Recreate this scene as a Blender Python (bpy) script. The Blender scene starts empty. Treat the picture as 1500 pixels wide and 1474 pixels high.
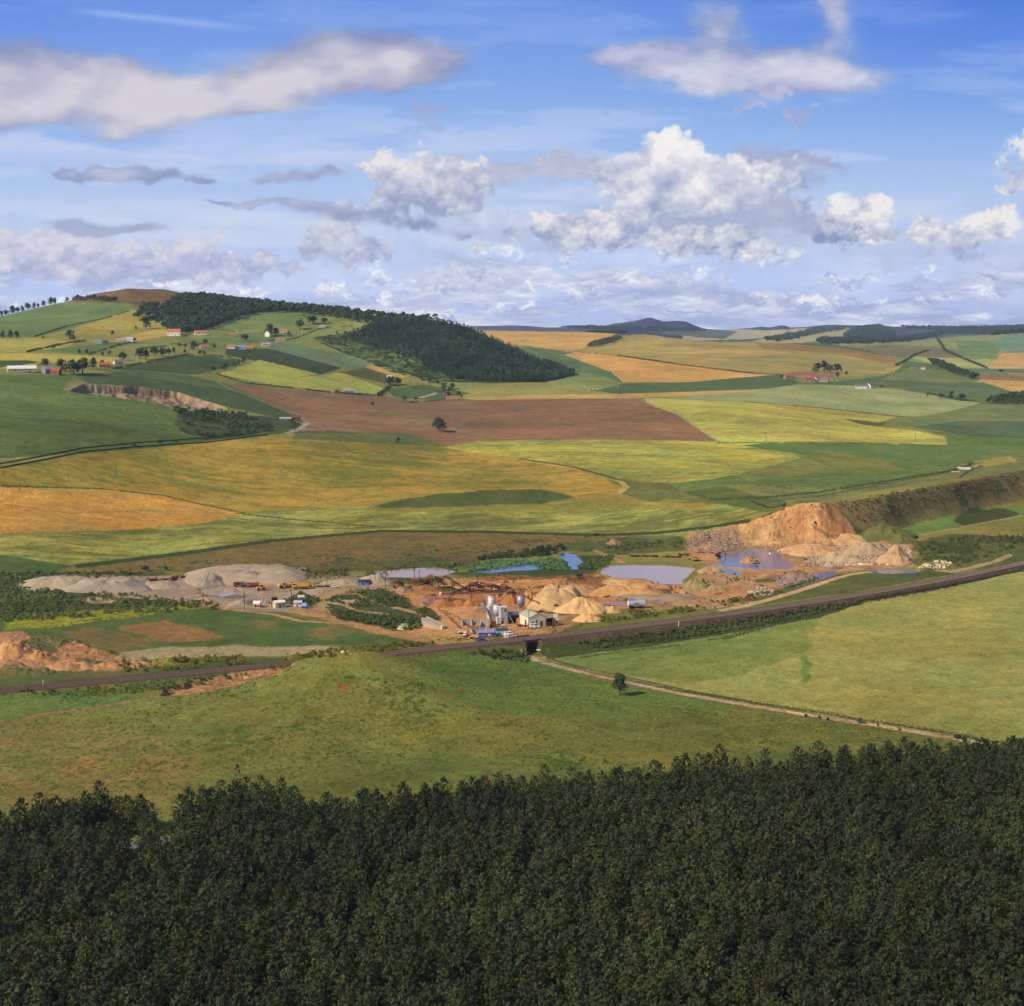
import bpy, math, random
import numpy as np
C = bpy.context.scene.collection
RAD = math.radians
# ------------------------------------------------------------------ camera, light, exposure
H, F, CX, CY, P = 150.0, 2178.0, 750.0, 737.0, math.atan((737-482)/2178.0)
cam_d = bpy.data.cameras.new('camera'); cam = bpy.data.objects.new('camera', cam_d); C.objects.link(cam)
cam.location = (0, 0, H); cam.rotation_euler = (math.pi/2-P, 0, 0)
cam_d.sensor_fit = 'HORIZONTAL'; cam_d.sensor_width = 36; cam_d.lens = 36*F/1500
cam_d.clip_start = 1; cam_d.clip_end = 200000
bpy.context.scene.camera = cam
SUN_EL, SUN_AZ = RAD(37), RAD(-122)       # azimuth from +Y, negative = left
wd = bpy.data.worlds.new('World'); bpy.context.scene.world = wd; wd.use_nodes = True
nt = wd.node_tree; bg = nt.nodes['Background']
sky = nt.nodes.new('ShaderNodeTexSky'); sky.sky_type = 'NISHITA'; sky.sun_disc = False
sky.sun_elevation = SUN_EL; sky.sun_rotation = SUN_AZ; sky.altitude = 100
nt.links.new(sky.outputs[0], bg.inputs[0]); bg.inputs[1].default_value = 0.10
sl = bpy.data.lights.new('sun', 'SUN'); sl.energy = 4.2; sl.angle = RAD(0.5); sl.color = (1.0, 0.92, 0.79)
sun = bpy.data.objects.new('sun', sl); C.objects.link(sun)
sun.rotation_euler = (math.pi/2-SUN_EL, 0, math.pi-SUN_AZ); sun.location = (-300, 0, 600)
vs = bpy.context.scene.view_settings
vs.view_transform = 'Standard'; vs.look = 'None'; vs.gamma = 1; vs.exposure = 0
try: bpy.context.scene.cycles.max_bounces = 5; bpy.context.scene.cycles.transparent_max_bounces = 6; bpy.context.scene.cycles.volume_bounces = 0
except Exception: pass
random.seed(7)
RNG = np.random.default_rng(11)
# ------------------------------------------------------------------ numeric helpers
_L = np.random.default_rng(3).random((8, 512, 512)).astype(np.float32)
def vnoise(x, y, seed=0):
    g = _L[seed % 8]; ox = seed*37.13; oy = seed*91.7
    x = np.asarray(x, dtype=np.float64)+ox; y = np.asarray(y, dtype=np.float64)+oy
    xi = np.floor(x).astype(np.int64); yi = np.floor(y).astype(np.int64); fx = x-xi; fy = y-yi
    fx = fx**3*(fx*(fx*6-15)+10); fy = fy**3*(fy*(fy*6-15)+10)
    a = g[xi & 511, yi & 511]; b = g[(xi+1) & 511, yi & 511]; c = g[xi & 511, (yi+1) & 511]; d = g[(xi+1) & 511, (yi+1) & 511]
    return (a*(1-fx)+b*fx)*(1-fy)+(c*(1-fx)+d*fx)*fy
def fbm(x, y, sc, o=4, seed=0, g=.5):                     # about 0..1, mean .5
    s = 0.; a = 1.; t = 0.
    for k in range(o):
        r = .62+k*1.17+seed; cr = math.cos(r)*2**k/sc; sr = math.sin(r)*2**k/sc
        s = s+a*vnoise(x*cr-y*sr, x*sr+y*cr, seed+k); t += a; a *= g
    return s/t
def lin(c): c = np.asarray(c, float)/255; return np.where(c <= .04045, c/12.92, ((c+.055)/1.055)**2.4)
def sst(a, b, x): t = np.clip((x-a)/(b-a), 0, 1); return t*t*(3-2*t)
def ray(px, py):                                          # direction through a point of the photograph -> azimuth, slope
    u = (np.asarray(px, float)-CX)/F; v = (np.asarray(py, float)-CY)/F
    dy = math.cos(P)-v*math.sin(P); dz = -math.sin(P)-v*math.cos(P); h = np.hypot(u, dy)
    return np.arctan2(u, dy), dz/h
def G(px, py, z):                                         # world xy where that ray meets height z
    a, s = ray(px, py); R = (z-H)/s
    return np.array([R*math.sin(a), R*math.cos(a)])
# ------------------------------------------------------------------ terrain grid (azimuth x range)
def rows():
    r = list(np.linspace(20, 250, 24))[:-1]
    def ext(to, st):
        while r[-1] < to: r.append(r[-1]+st)
    r.append(250); ext(470, 2.2); ext(1000, 1.05); ext(1200, 1.3); ext(2100, 2.3); ext(3200, 4)
    while r[-1] < 12000: r.append(r[-1]*1.009)
    while r[-1] < 13400: r.append(r[-1]*1.03)
    return np.array(r)
RR = rows()
NA = 1950
azf = np.linspace(RAD(-26.6), RAD(26.6), NA)
azo = np.geomspace(1, (180-26.6)/.5*1, 44)*.5
AZ = np.concatenate([-(RAD(26.6)+np.radians(azo))[::-1], azf, RAD(26.6)+np.radians(azo)])
AZ[0] = -math.pi; AZ[-1] = math.pi
A2, R2 = np.meshgrid(AZ, RR, indexing='ij'); X2 = R2*np.sin(A2); Y2 = R2*np.cos(A2)
# feature lines of the land, nearest first: (column, range, row seen in the photo) or (column, range, None, height)
LN = [
 [(-200,20,None,2),(1700,20,None,2)],
 [(-200,300,None,2),(1700,300,None,2)],
 [(-200,440,None,5),(0,440,None,5),(300,455,None,5),(750,460,None,5),(1200,490,None,5),(1700,520,None,6)],
 [(-200,530,None,4),(0,530,None,4),(440,560,None,6),(750,580,None,4),(1000,610,None,3),(1500,690,None,4),(1700,720,None,4)],
 [(-200,575,None,5),(0,585,None,4),(440,625,None,5),(750,668,None,.3),(900,690,None,1),(1200,765,None,2.5),(1500,900,None,3.5),(1700,980,None,4)],
 [(-200,640,None,3),(0,640,None,2.5),(300,680,None,1.5),(440,690,None,1.5),(750,715,None,.3),(1000,770,None,1),(1200,830,None,1.2),(1500,975,None,5),(1700,1060,None,6)],
 [(-200,900,None,4),(0,890,None,3.5),(220,900,None,2),(400,915,None,1.3),(1000,1000,None,1.2),(1100,1020,None,1.3),(1240,1035,None,1.5),(1300,1075,None,7),(1400,1150,None,11),(1500,1250,None,12),(1700,1400,None,12)],
 [(-200,1000,None,20),(0,1000,None,18),(200,980,None,10),(430,985,None,6),(800,1030,None,6),(950,1040,None,6),(1010,1045,775),(1080,1050,768),(1130,1052,752),(1165,1055,738),(1200,1058,737),(1250,1085,733),(1300,1110,722),(1400,1190,706),(1500,1320,687),(1700,1500,660)],
 [(-200,1100,735),(0,1100,735),(200,1100,738),(430,1110,745),(600,1120,742),(800,1130,742),(1000,1130,738),(1130,1130,733),(1250,1150,722),(1400,1260,697),(1500,1400,678),(1700,1600,655)],
 [(-200,1150,688),(0,1150,684),(150,1220,663),(300,1300,648),(430,1350,636),(560,1400,640),(650,1400,655),(850,1450,645),(1050,1500,646),(1150,1500,650),(1300,1520,662),(1500,1560,656),(1700,1700,640)],
 [(-200,1600,552),(0,1600,548),(120,1600,552),(200,1600,562),(300,1610,580),(430,1620,603),(560,1650,605),(650,1750,600),(850,1800,593),(1050,1800,592),(1150,1800,604),(1300,1850,615),(1500,1850,618),(1700,1850,618)],
 [(-200,1800,522),(0,1800,522),(150,1800,528),(300,1850,536),(430,1900,555),(560,1950,582),(650,2000,585),(720,2050,566),(800,2080,562),(850,2100,558),(1000,2100,574),(1150,2100,573),(1300,2150,575),(1500,2150,588),(1700,2150,590)],
 [(-200,2250,492),(0,2250,492),(150,2250,492),(300,2250,498),(430,2250,510),(560,2250,520),(650,2250,505),(720,2230,522),(800,2220,549),(850,2230,551),(1000,2400,553),(1150,2450,552),(1300,2500,557),(1500,2500,570),(1700,2500,570)],
 [(-200,2850,480),(0,2900,464),(50,2900,453),(100,2950,442),(140,3000,429),(190,3000,422),(240,3000,424),(300,2950,434),(330,2900,440),(430,2750,452),(500,2650,459),(560,2550,464),(600,2500,466),(640,2450,469),(680,2400,478),(720,2350,495),(780,2330,524),(820,2330,542),(850,2380,546),(1000,2700,531),(1150,2800,530),(1300,2900,533),(1500,2900,547),(1700,2900,550)],
 [(-200,3500,520),(600,3500,520),(720,3500,506),(780,3500,510),(850,3500,511),(1000,3500,509),(1150,3400,512),(1300,3500,519),(1500,3600,524),(1700,3600,524)],
 [(-200,4500,512),(650,4500,512),(720,4300,487),(850,4300,489),(900,4200,490),(950,4200,490),(1000,4200,497),(1060,4200,502),(1150,4200,502),(1200,4300,504),(1300,4700,506),(1400,4800,497),(1500,5000,489),(1700,5000,486)],
 [(-200,6500,495),(700,6500,491),(850,6500,489),(1000,6500,489),(1050,6500,492),(1150,6500,493),(1250,6500,497),(1500,6500,498),(1700,6500,498)],
 [(-200,9000,482),(700,9000,478),(760,9000,477),(800,9000,480),(850,9000,481),(880,9000,479),(900,9000,474),(915,9000,472),(930,9000,470),(942,9000,467),(952,9000,465),(962,9000,468),(972,9000,471),(990,9000,470),(1004,9000,471),(1018,9000,477),(1032,9000,482),(1060,9000,484),(1100,9000,481),(1115,9000,479),(1130,9000,480),(1142,9000,477),(1150,9000,477),(1158,9000,480),(1180,9000,479),(1210,9000,476),(1260,9000,477),(1280,9000,475),(1310,9000,479),(1345,9000,478),(1400,9000,481),(1450,9000,479),(1500,9000,479),(1700,9000,479)],
 [(-200,13000,490),(1700,13000,490)],
 [(-200,50000,None,0),(1700,50000,None,0)],
]
KR = []; KZ = []
for ln in LN:
    pa = []; pr = []; pz = []
    for t in ln:
        a, s = ray(t[0], t[2] if t[2] is not None else 700)
        pa.append(a); pr.append(t[1]); pz.append(t[3] if t[2] is None else H+t[1]*s)
    KR.append(np.interp(AZ, pa, pr)); KZ.append(np.interp(AZ, pa, pz))
KR = np.array(KR); KZ = np.array(KZ)
def smcol(a, n):
    k = np.hanning(2*n+1); k /= k.sum(); return np.array([np.convolve(np.pad(r, n, mode='edge'), k, 'valid') for r in a])
KR0 = KR.copy(); KR[:, 44:-44] = smcol(KR[:, 44:-44], 16); KR[8:13, 44:-44] = smcol(KR0[8:13, 44:-44], 60)
KZs = KZ.copy(); KZs[:, 44:-44] = smcol(KZ[:, 44:-44], 50)
for _i, _n in ((6, 12), (7, 12), (13, 9), (15, 16), (17, 4)): KZs[_i, 44:-44] = smcol(KZ[_i:_i+1, 44:-44], _n)[0]
KZ = KZs
def pchip(kr, kz, r):                                    # monotone cubic in range for one azimuth
    h = np.diff(kr); d = np.diff(kz)/h; m = np.zeros_like(kz); m[0] = d[0]; m[-1] = d[-1]
    s = d[:-1]*d[1:] > 0
    m[1:-1] = np.where(s, 2*d[:-1]*d[1:]/np.where(s, d[:-1]+d[1:], 1), 0)
    i = np.clip(np.searchsorted(kr, r)-1, 0, len(kr)-2); t = (r-kr[i])/h[i]
    return kz[i]*(1+2*t)*(1-t)**2+m[i]*h[i]*t*(1-t)**2+kz[i+1]*t*t*(3-2*t)+m[i+1]*h[i]*t*t*(t-1)
Z2 = np.array([pchip(KR[:, i], KZ[:, i], RR) for i in range(len(AZ))])
_j = (RR > 1085) & (RR < 1400); _w = np.hanning(75)[1:-1]; _w /= _w.sum(); _b = Z2[44:-44][:, _j]; _s = np.array([np.convolve(np.pad(c_, 36, mode='edge'), _w, 'valid') for c_ in _b.T]).T
_f = np.interp(RR[_j], [1085, 1120, 1330, 1400], [0, 1, 1, 0])[None]*np.interp(AZ[44:-44], ray([1100, 1120, 1160, 1185], [715]*4)[0], [0, 1, 1, 0])[:, None]; _z = Z2[44:-44]; _z[:, _j] = _b*(1-_f)+_s*_f
# gentle undulation
amp = np.interp(R2, [300, 700, 1000, 1300, 2500, 5000, 9000, 50000], [.5, .5, .7, 2.0, 4.5, 8, 2.5, 0])
wl = 1.0
Z2 += amp*((fbm(X2, Y2, 90, 3, 1)-.5)*1.2+(fbm(X2, Y2, 420, 2, 5)-.5)*np.interp(R2, [1000, 3000], [.3, 1.6]))
# railway line (world xy of its centre)
RLH = 6.0
_rp = np.array([G(a, b, RLH) for a, b in [(-700, 1083), (-60, 1016), (0, 1008), (150, 995), (430, 969), (540, 958), (640, 950), (780, 938), (900, 923), (1000, 911), (1150, 889), (1250, 871), (1400, 841), (1500, 820), (1620, 795)]])
_pf = np.polyfit(_rp[:, 0], _rp[:, 1], 3)
def rail_y(x): return np.polyval(_pf, x)
def rail_sl(x): return np.polyval(np.polyder(_pf), x)
def rail_d(x, y): return (y-rail_y(x))/np.sqrt(1+rail_sl(x)**2)   # signed distance, + is beyond
RX0, RX1 = -420, 420
bump = 14.0*np.exp(-(((X2+66)/np.where(X2 < -66, 34, 48))**2+((Y2-592)/28)**2)) + 3.5*np.exp(-(((X2+120)/60)**2+((Y2-565)/26)**2)) + 4*np.exp(-(((X2+40)/40)**2+((Y2-560)/30)**2))
Z2 += bump
inr = (X2 > -700) & (X2 < 700) & (Y2 > 0) & (R2 < 1400)
d = np.where(inr, rail_d(X2, Y2), 999); s = np.maximum(0, (np.abs(d)-5.2)/1.5)
Z2 = np.where(inr, np.clip(Z2, RLH-.35-s, RLH-.35+s), Z2)
# underpass at the bridge
BX = float(G(771, 945, 3)[0]); BY = float(rail_y(BX)); BS = float(rail_sl(BX)); bn = np.array([-BS, 1.])/math.hypot(BS, 1); bt = np.array([bn[1], -bn[0]])
ct = (X2-BX)*bt[0]+(Y2-BY)*bt[1]; cn = (X2-BX)*bn[0]+(Y2-BY)*bn[1]
Z2 = np.where((np.abs(ct) < 3.2+np.maximum(0, np.abs(cn)-6)*.5) & (np.abs(cn) < 16), np.minimum(Z2, .4), Z2)
# ------------------------------------------------------------------ ray casting on the terrain
def build_index():
    global TMAX
    T = (Z2-H)/R2
    TMAX = np.maximum.accumulate(T[44:44+NA], axis=1)
build_index()
def pin(px, py, zmax=3.0):
    """world points on the land seen at photo positions (vectorised); returns x, y, z"""
    px = np.atleast_1d(np.asarray(px, float)); py = np.atleast_1d(np.asarray(py, float))
    a, s = ray(px, py); ii = (a-azf[0])/(azf[1]-azf[0]); i = np.clip(np.round(ii).astype(int), 0, NA-1)
    out = np.empty((len(px), 3))
    for k in range(len(px)):
        col = TMAX[i[k]]; j = int(np.searchsorted(col, s[k]))
        j = min(max(j, 1), len(RR)-1); T0 = col[j-1]; T1 = col[j]
        t = 0 if T1 <= T0 else (s[k]-T0)/(T1-T0); t = min(max(t, 0), 1)
        # interpolate at the crossing cell using the true surface
        Rv = RR[j-1]+(RR[j]-RR[j-1])*t if s[k] <= col[-1] else 12500
        out[k] = (Rv*math.sin(a[k]), Rv*math.cos(a[k]), 0)
    out[:, 2] = zat(out[:, 0], out[:, 1])
    return out
def zat(x, y):
    x = np.asarray(x, float); y = np.asarray(y, float)
    a = np.arctan2(x, y); R = np.hypot(x, y)
    fi = np.interp(a, AZ, np.arange(len(AZ))); fj = np.interp(R, RR, np.arange(len(RR)))
    i = np.clip(fi.astype(int), 0, len(AZ)-2); j = np.clip(fj.astype(int), 0, len(RR)-2); u = fi-i; v = fj-j
    return (Z2[i, j]*(1-u)+Z2[i+1, j]*u)*(1-v)+(Z2[i, j+1]*(1-u)+Z2[i+1, j+1]*u)*v
def dens(poly, st=4):
    o = []
    for (a, b), (c, d2) in zip(poly, poly[1:]+poly[:1]):
        n = max(1, int(math.hypot(c-a, d2-b)/st))
        o += [(a+(c-a)*k/n, b+(d2-b)*k/n) for k in range(n)]
    return o
def worldpoly(poly, st=4):
    q = dens(poly, st); w = pin([p[0] for p in q], [p[1] for p in q]); return w
LR = np.log(RR)
def mask(poly, jit=1.0, st=4, world=None):
    """grid vertices inside a land parcel; returns (i0,i1,j0,j1,boolean block)"""
    w = worldpoly(poly, st) if world is None else world
    pa = np.arctan2(w[:, 0], w[:, 1]); pr = np.hypot(w[:, 0], w[:, 1])
    i0 = max(0, np.searchsorted(AZ, pa.min()-.002)); i1 = min(len(AZ), np.searchsorted(AZ, pa.max()+.002)+1)
    m = 4*jit+3
    j0 = max(0, np.searchsorted(RR, pr.min()-m)-1); j1 = min(len(RR), np.searchsorted(RR, pr.max()+m)+2)
    a = A2[i0:i1, j0:j1]; r = R2[i0:i1, j0:j1]
    if jit > 0:
        x = X2[i0:i1, j0:j1]; y = Y2[i0:i1, j0:j1]
        r = r+(fbm(x, y, 9*jit, 3, 2)-.5)*4*jit; a = a+(fbm(x, y, 9*jit, 3, 4)-.5)*4*jit/r
    # even-odd rule, edges walked in azimuth
    ins = np.zeros(a.shape, bool)
    pb = np.roll(pa, -1); rb = np.roll(pr, -1)
    for k in range(len(pa)):
        if pa[k] == pb[k]: continue
        lo, hi = min(pa[k], pb[k]), max(pa[k], pb[k])
        ia = np.searchsorted(AZ[i0:i1], lo-.0004*(jit+1)*3); ib = np.searchsorted(AZ[i0:i1], hi+.0004*(jit+1)*3)
        ia = max(0, ia-2); ib = min(i1-i0, ib+2)
        aa = a[ia:ib]; rr = r[ia:ib]
        c = ((pa[k] > aa) != (pb[k] > aa)) & (rr < (rb[k]-pr[k])*(aa-pa[k])/(pb[k]-pa[k])+pr[k])
        ins[ia:ib] ^= c
    return i0, i1, j0, j1, ins
# ------------------------------------------------------------------ ponds, pits and scarps cut into the land
def blur(m, n):
    m = m.astype(np.float32)
    for ax in (0, 1):
        k = np.hanning(2*n+3)[1:-1]; k /= k.sum()
        m = np.apply_along_axis(lambda v: np.convolve(v, k, 'same'), ax, m)
    return m
def pts(s):
    q = [[float(v) for v in p.split(',')] for p in s.split()]
    for p in q:                                           # parcels that run out of the view run on well beyond it
        if p[0] <= -38: p[0] = -330
        if p[0] >= 1548: p[0] = 1830
    return [tuple(p) for p in q]
PONDS = {                       # outline in the photograph, water level
 'reed': ('545,838 590,833 640,831 668,838 650,843 600,846 560,844', 1.0),
 'strip': ('695,838 740,830 775,824 800,830 790,835 750,837 715,840', 1.0),
 'bend': ('818,816 826,808 840,812 850,820 858,828 845,834 836,834 833,824', 1.0),
 'main': ('882,830 920,828 980,829 1020,833 1012,842 998,850 1000,856 960,856 945,848 900,847 878,840', 1.0),
 'blue': ('1055,812 1088,806 1098,798 1120,799 1128,806 1142,810 1148,818 1168,829 1160,833 1110,834 1075,830 1042,827 1060,822 1050,818', 1.0),
 'pool': ('1048,832 1070,832 1086,838 1082,844 1060,838', 1.0),
 'bank': ('1183,850 1195,838 1230,834 1222,840 1200,850 1184,853', 1.0),
 'ditch': ('1265,833 1300,829 1350,830 1340,835 1290,836', 1.1),
 'wash': ('1130,856 1160,854 1178,857 1165,860 1140,859', 1.0),
 'yard': ('290,863 320,860 350,861 352,867 325,873 300,868', 1.0),
 'brown': ('870,884 900,879 940,880 985,882 960,886 900,887', .9),
 'slurry': ('615,879 640,874 650,882 625,883', .9),
 'puddle': ('688,885 702,884 712,889 700,891', .8),
}
PW = {}
for k, (s_, zw) in PONDS.items():
    w = worldpoly(pts(s_), 3); PW[k] = w
    for j_, n_, f in ((0.8, 9, 0), (0.8, 2, 1)):
        i0, i1, j0, j1, m = mask(None, j_, world=w)
        e = 26; i0 = max(0, i0-e); i1 += e; j0 = max(0, j0-e); j1 += e
        mm = np.zeros((i1-i0, j1-j0)); mm[e:e+m.shape[0], e:e+m.shape[1]] = m
        if f == 0: mb = np.clip(blur(mm, 16)*3, 0, 1); Z2[i0:i1, j0:j1] = Z2[i0:i1, j0:j1]*(1-mb)+(zw+.28)*mb
        else: mb = blur(mm, 3); Z2[i0:i1, j0:j1] -= .6*mb
def scarp(top, bot, hgt, rag=1.2):
    """a cut face: the ground above the top line stays, the face falls to the bottom line; dug hgt metres, healing backwards"""
    poly = pts(top)+pts(bot)[::-1]; w = worldpoly(poly, 3); i0, i1, j0, j1, m = mask(None, rag, world=w)
    e = 20; i0 -= e; i1 += e; j0 -= e; j1 += e; i0 = max(0, i0)
    mm = np.zeros((i1-i0, j1-j0)); mm[-(m.shape[0]+e):-e, e:e+m.shape[1]] = m
    x = X2[i0:i1, j0:j1]; y = Y2[i0:i1, j0:j1]
    Z2[i0:i1, j0:j1] -= hgt*sst(6.5, 12, np.abs(rail_d(x, y)))*blur(mm, 2)*(.55+.9*fbm(x, y, 9, 3, 6))
scarp('238,1008 290,996 350,985 400,974 430,966', '238,1018 300,1013 360,1000 405,990 432,974', 2.2)
scarp('100,572 125,564 200,567 260,575 330,597', '112,574 160,580 240,592 300,602 330,606', 8, 2.5)
# rough diggings: broken ground over the pit floor and cliff
def rough(s_, a, sc, e=0, seed=3):
    w = worldpoly(pts(s_), 5); i0, i1, j0, j1, m = mask(None, 2, world=w)
    x = X2[i0:i1, j0:j1]; y = Y2[i0:i1, j0:j1]; n = fbm(x, y, sc, 5, seed, .6)
    n = np.abs(n-.5)*2 if e else n-.5
    mb = blur(m, 4); Z2[i0:i1, j0:j1] += a*n*mb
rough('1010,795 1010,778 1080,768 1130,752 1170,739 1200,738 1240,760 1255,782 1240,800 1130,800 1060,802', 3.4, 26, 1)
rough('1010,795 1010,778 1080,768 1130,752 1170,739 1200,738 1240,760 1255,782 1240,800 1130,800 1060,802', 1.6, 7)
rough('1175,805 1240,790 1330,793 1340,828 1260,828 1230,832 1180,830', 2.4, 5)
rough('1005,806 1010,780 1080,775 1085,800 1050,812', 2.2, 4)
rough('690,852 880,842 1000,858 1030,890 880,900 850,905 800,880 700,880', 2.2, 14)
rough('1040,860 1120,838 1180,850 1120,880 1050,888', 2.0, 8)
rough('0,935 70,930 190,965 330,958 260,972 90,990 0,985', 4.0, 16, 1)
rough('0,850 90,850 200,870 330,885 330,895 0,905', 3.2, 12)
rough('1225,737 1500,690 1560,690 1560,720 1500,735 1290,785 1250,775', 1.2, 22)
rough('1260,790 1330,770 1350,790 1310,800', 2, 8)
rough('480,880 600,880 640,900 600,925 480,905', 2.2, 12)
rough('1340,800 1480,790 1500,810 1420,830 1350,835', 2.5, 9)
build_index()
# ------------------------------------------------------------------ colour of the ground, parcel by parcel
T_ = np.interp(R2, [20, 480, 700, 1000, 3000, 6000, 9000], [0, 1, 2, 3, 4, 5, 6])
COL = np.empty(X2.shape+(3,), np.float32)
for c in range(3):
    COL[..., c] = np.interp(T_, range(7), [lin((60, 58, 34))[c], lin((118, 112, 48))[c], lin((110, 105, 50))[c], lin((135, 125, 60))[c], lin((128, 135, 70))[c], lin((150, 150, 100))[c], lin((80, 90, 80))[c]])
NOI = (fbm(X2, Y2, 60, 4, 2)-.5)*.5
COL *= (1+NOI[..., None]).astype(np.float32); del NOI
def calm(c_, r):
    if c_[1] > c_[0]: c_ = np.array([max(c_[0], (.62 if c_[2] < .45*c_[1] else .46)*c_[1]), c_[1], max(c_[2], .13*c_[1])])
    l_ = float(c_@np.array([.3, .6, .1])); sat = (.86 if c_[1] > c_[0] else .95) if np.median(r) > 720 else .90
    g_ = np.array([1.04, .97, .86]) if c_[1] > c_[0] else np.array([1.02, .98, .90])
    return (l_+(c_-l_)*sat)*g_*(.93 if np.median(r) > 980 else .86 if np.median(r) > 720 else .95)
def paint(s_, c1, kind='g', c2=None, amt=1.0, jit=1.0, ang=None):
    i0, i1, j0, j1, m = mask(pts(s_), jit) if isinstance(s_, str) else mask(None, jit, world=s_)
    if not m.any(): return
    soft = jit >= 3
    if soft:                                              # natural patches fade into each other
        e = 14; i0b, i1b, j0b, j1b = max(0, i0-e), min(len(AZ), i1+e), max(0, j0-e), min(len(RR), j1+e)
        mm = np.zeros((i1b-i0b, j1b-j0b)); mm[i0-i0b:i0-i0b+m.shape[0], j0-j0b:j0-j0b+m.shape[1]] = m
        xx = X2[i0b:i1b, j0b:j1b]; yy = Y2[i0b:i1b, j0b:j1b]; kk = float(np.clip(np.median(R2[i0b:i1b, j0b:j1b])/900, .6, 4))
        al = sst(.28, .72, blur(mm, 10)+(fbm(xx/kk, yy/kk, 12, 5, 3, .65)-.5)*.9); i0, i1, j0, j1 = i0b, i1b, j0b, j1b; m = al > .01; al = al[m][:, None]
    x = X2[i0:i1, j0:j1][m]; y = Y2[i0:i1, j0:j1][m]; r = R2[i0:i1, j0:j1][m]; k = float(np.clip(np.median(r)/1200, .5, 4))
    c1 = calm(lin(c1), r); c2 = c1*np.array([.72, .78, .70]) if c2 is None else calm(lin(c2), r)
    if kind == 'g':    n = .62*fbm(x/k, y/k, 26, 4, 1, .6)+.38*fbm(x/k, y/k, 3.2, 2, 3)
    elif kind == 'e':  n = .6*fbm(x/k, y/k, 14, 5, 4, .7)+.4*fbm(x/k, y/k, 1.6, 2, 3)
    elif kind == 'p':  a = .2 if ang is None else ang; u = x*math.cos(a)+y*math.sin(a); v = -x*math.sin(a)+y*math.cos(a); n = .5*fbm(u/8, v, 5, 3, 1)+.5*fbm(x/k, y/k, 60, 4, 2)
    else:                                                # crops laid by wind: streaks and patches
        a = .05 if ang is None else ang; w = (fbm(x, y, 120, 2, 6)-.5)*60
        u = x*math.cos(a)+y*math.sin(a); v = -x*math.sin(a)+y*math.cos(a)+w
        n = .30*fbm(u/7/k, v/k, 6, 4, 1, .65)+.50*fbm(u/2.2/k, v/k, 42, 5, 2, .62)+.20*fbm(u/2.5, v, 3, 2, 5)
    n = np.clip((n-.5)*(3.1 if kind == 's' else 2.4)*amt+.5, 0, 1)[:, None]
    blk = COL[i0:i1, j0:j1]; nc = c1*(1-n)+c2*n; blk[m] = nc if not soft else blk[m]*(1-al)+nc*al
    return m
def path(s_, wd_, c1, amt=1.0, c2=None):
    """a strip of given width in metres along a line on the ground"""
    q = pts(s_); q = dens(q, 3)[:int(sum(max(1, int(math.hypot(q[i+1][0]-q[i][0], q[i+1][1]-q[i][1])/3)) for i in range(len(q)-1)))+1] if len(q) > 1 else q
    w = pin([p[0] for p in q], [p[1] for p in q])[:, :2]
    t = np.gradient(w, axis=0); t /= np.maximum(1e-6, np.hypot(t[:, 0], t[:, 1]))[:, None]; n = np.stack([-t[:, 1], t[:, 0]], 1)*wd_/2
    poly = np.concatenate([w+n, (w-n)[::-1]]); paint(poly, c1, 'e', c2, amt, .25)
exec_par = None  # far hill rows below carry blue distance haze in their colour
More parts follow.
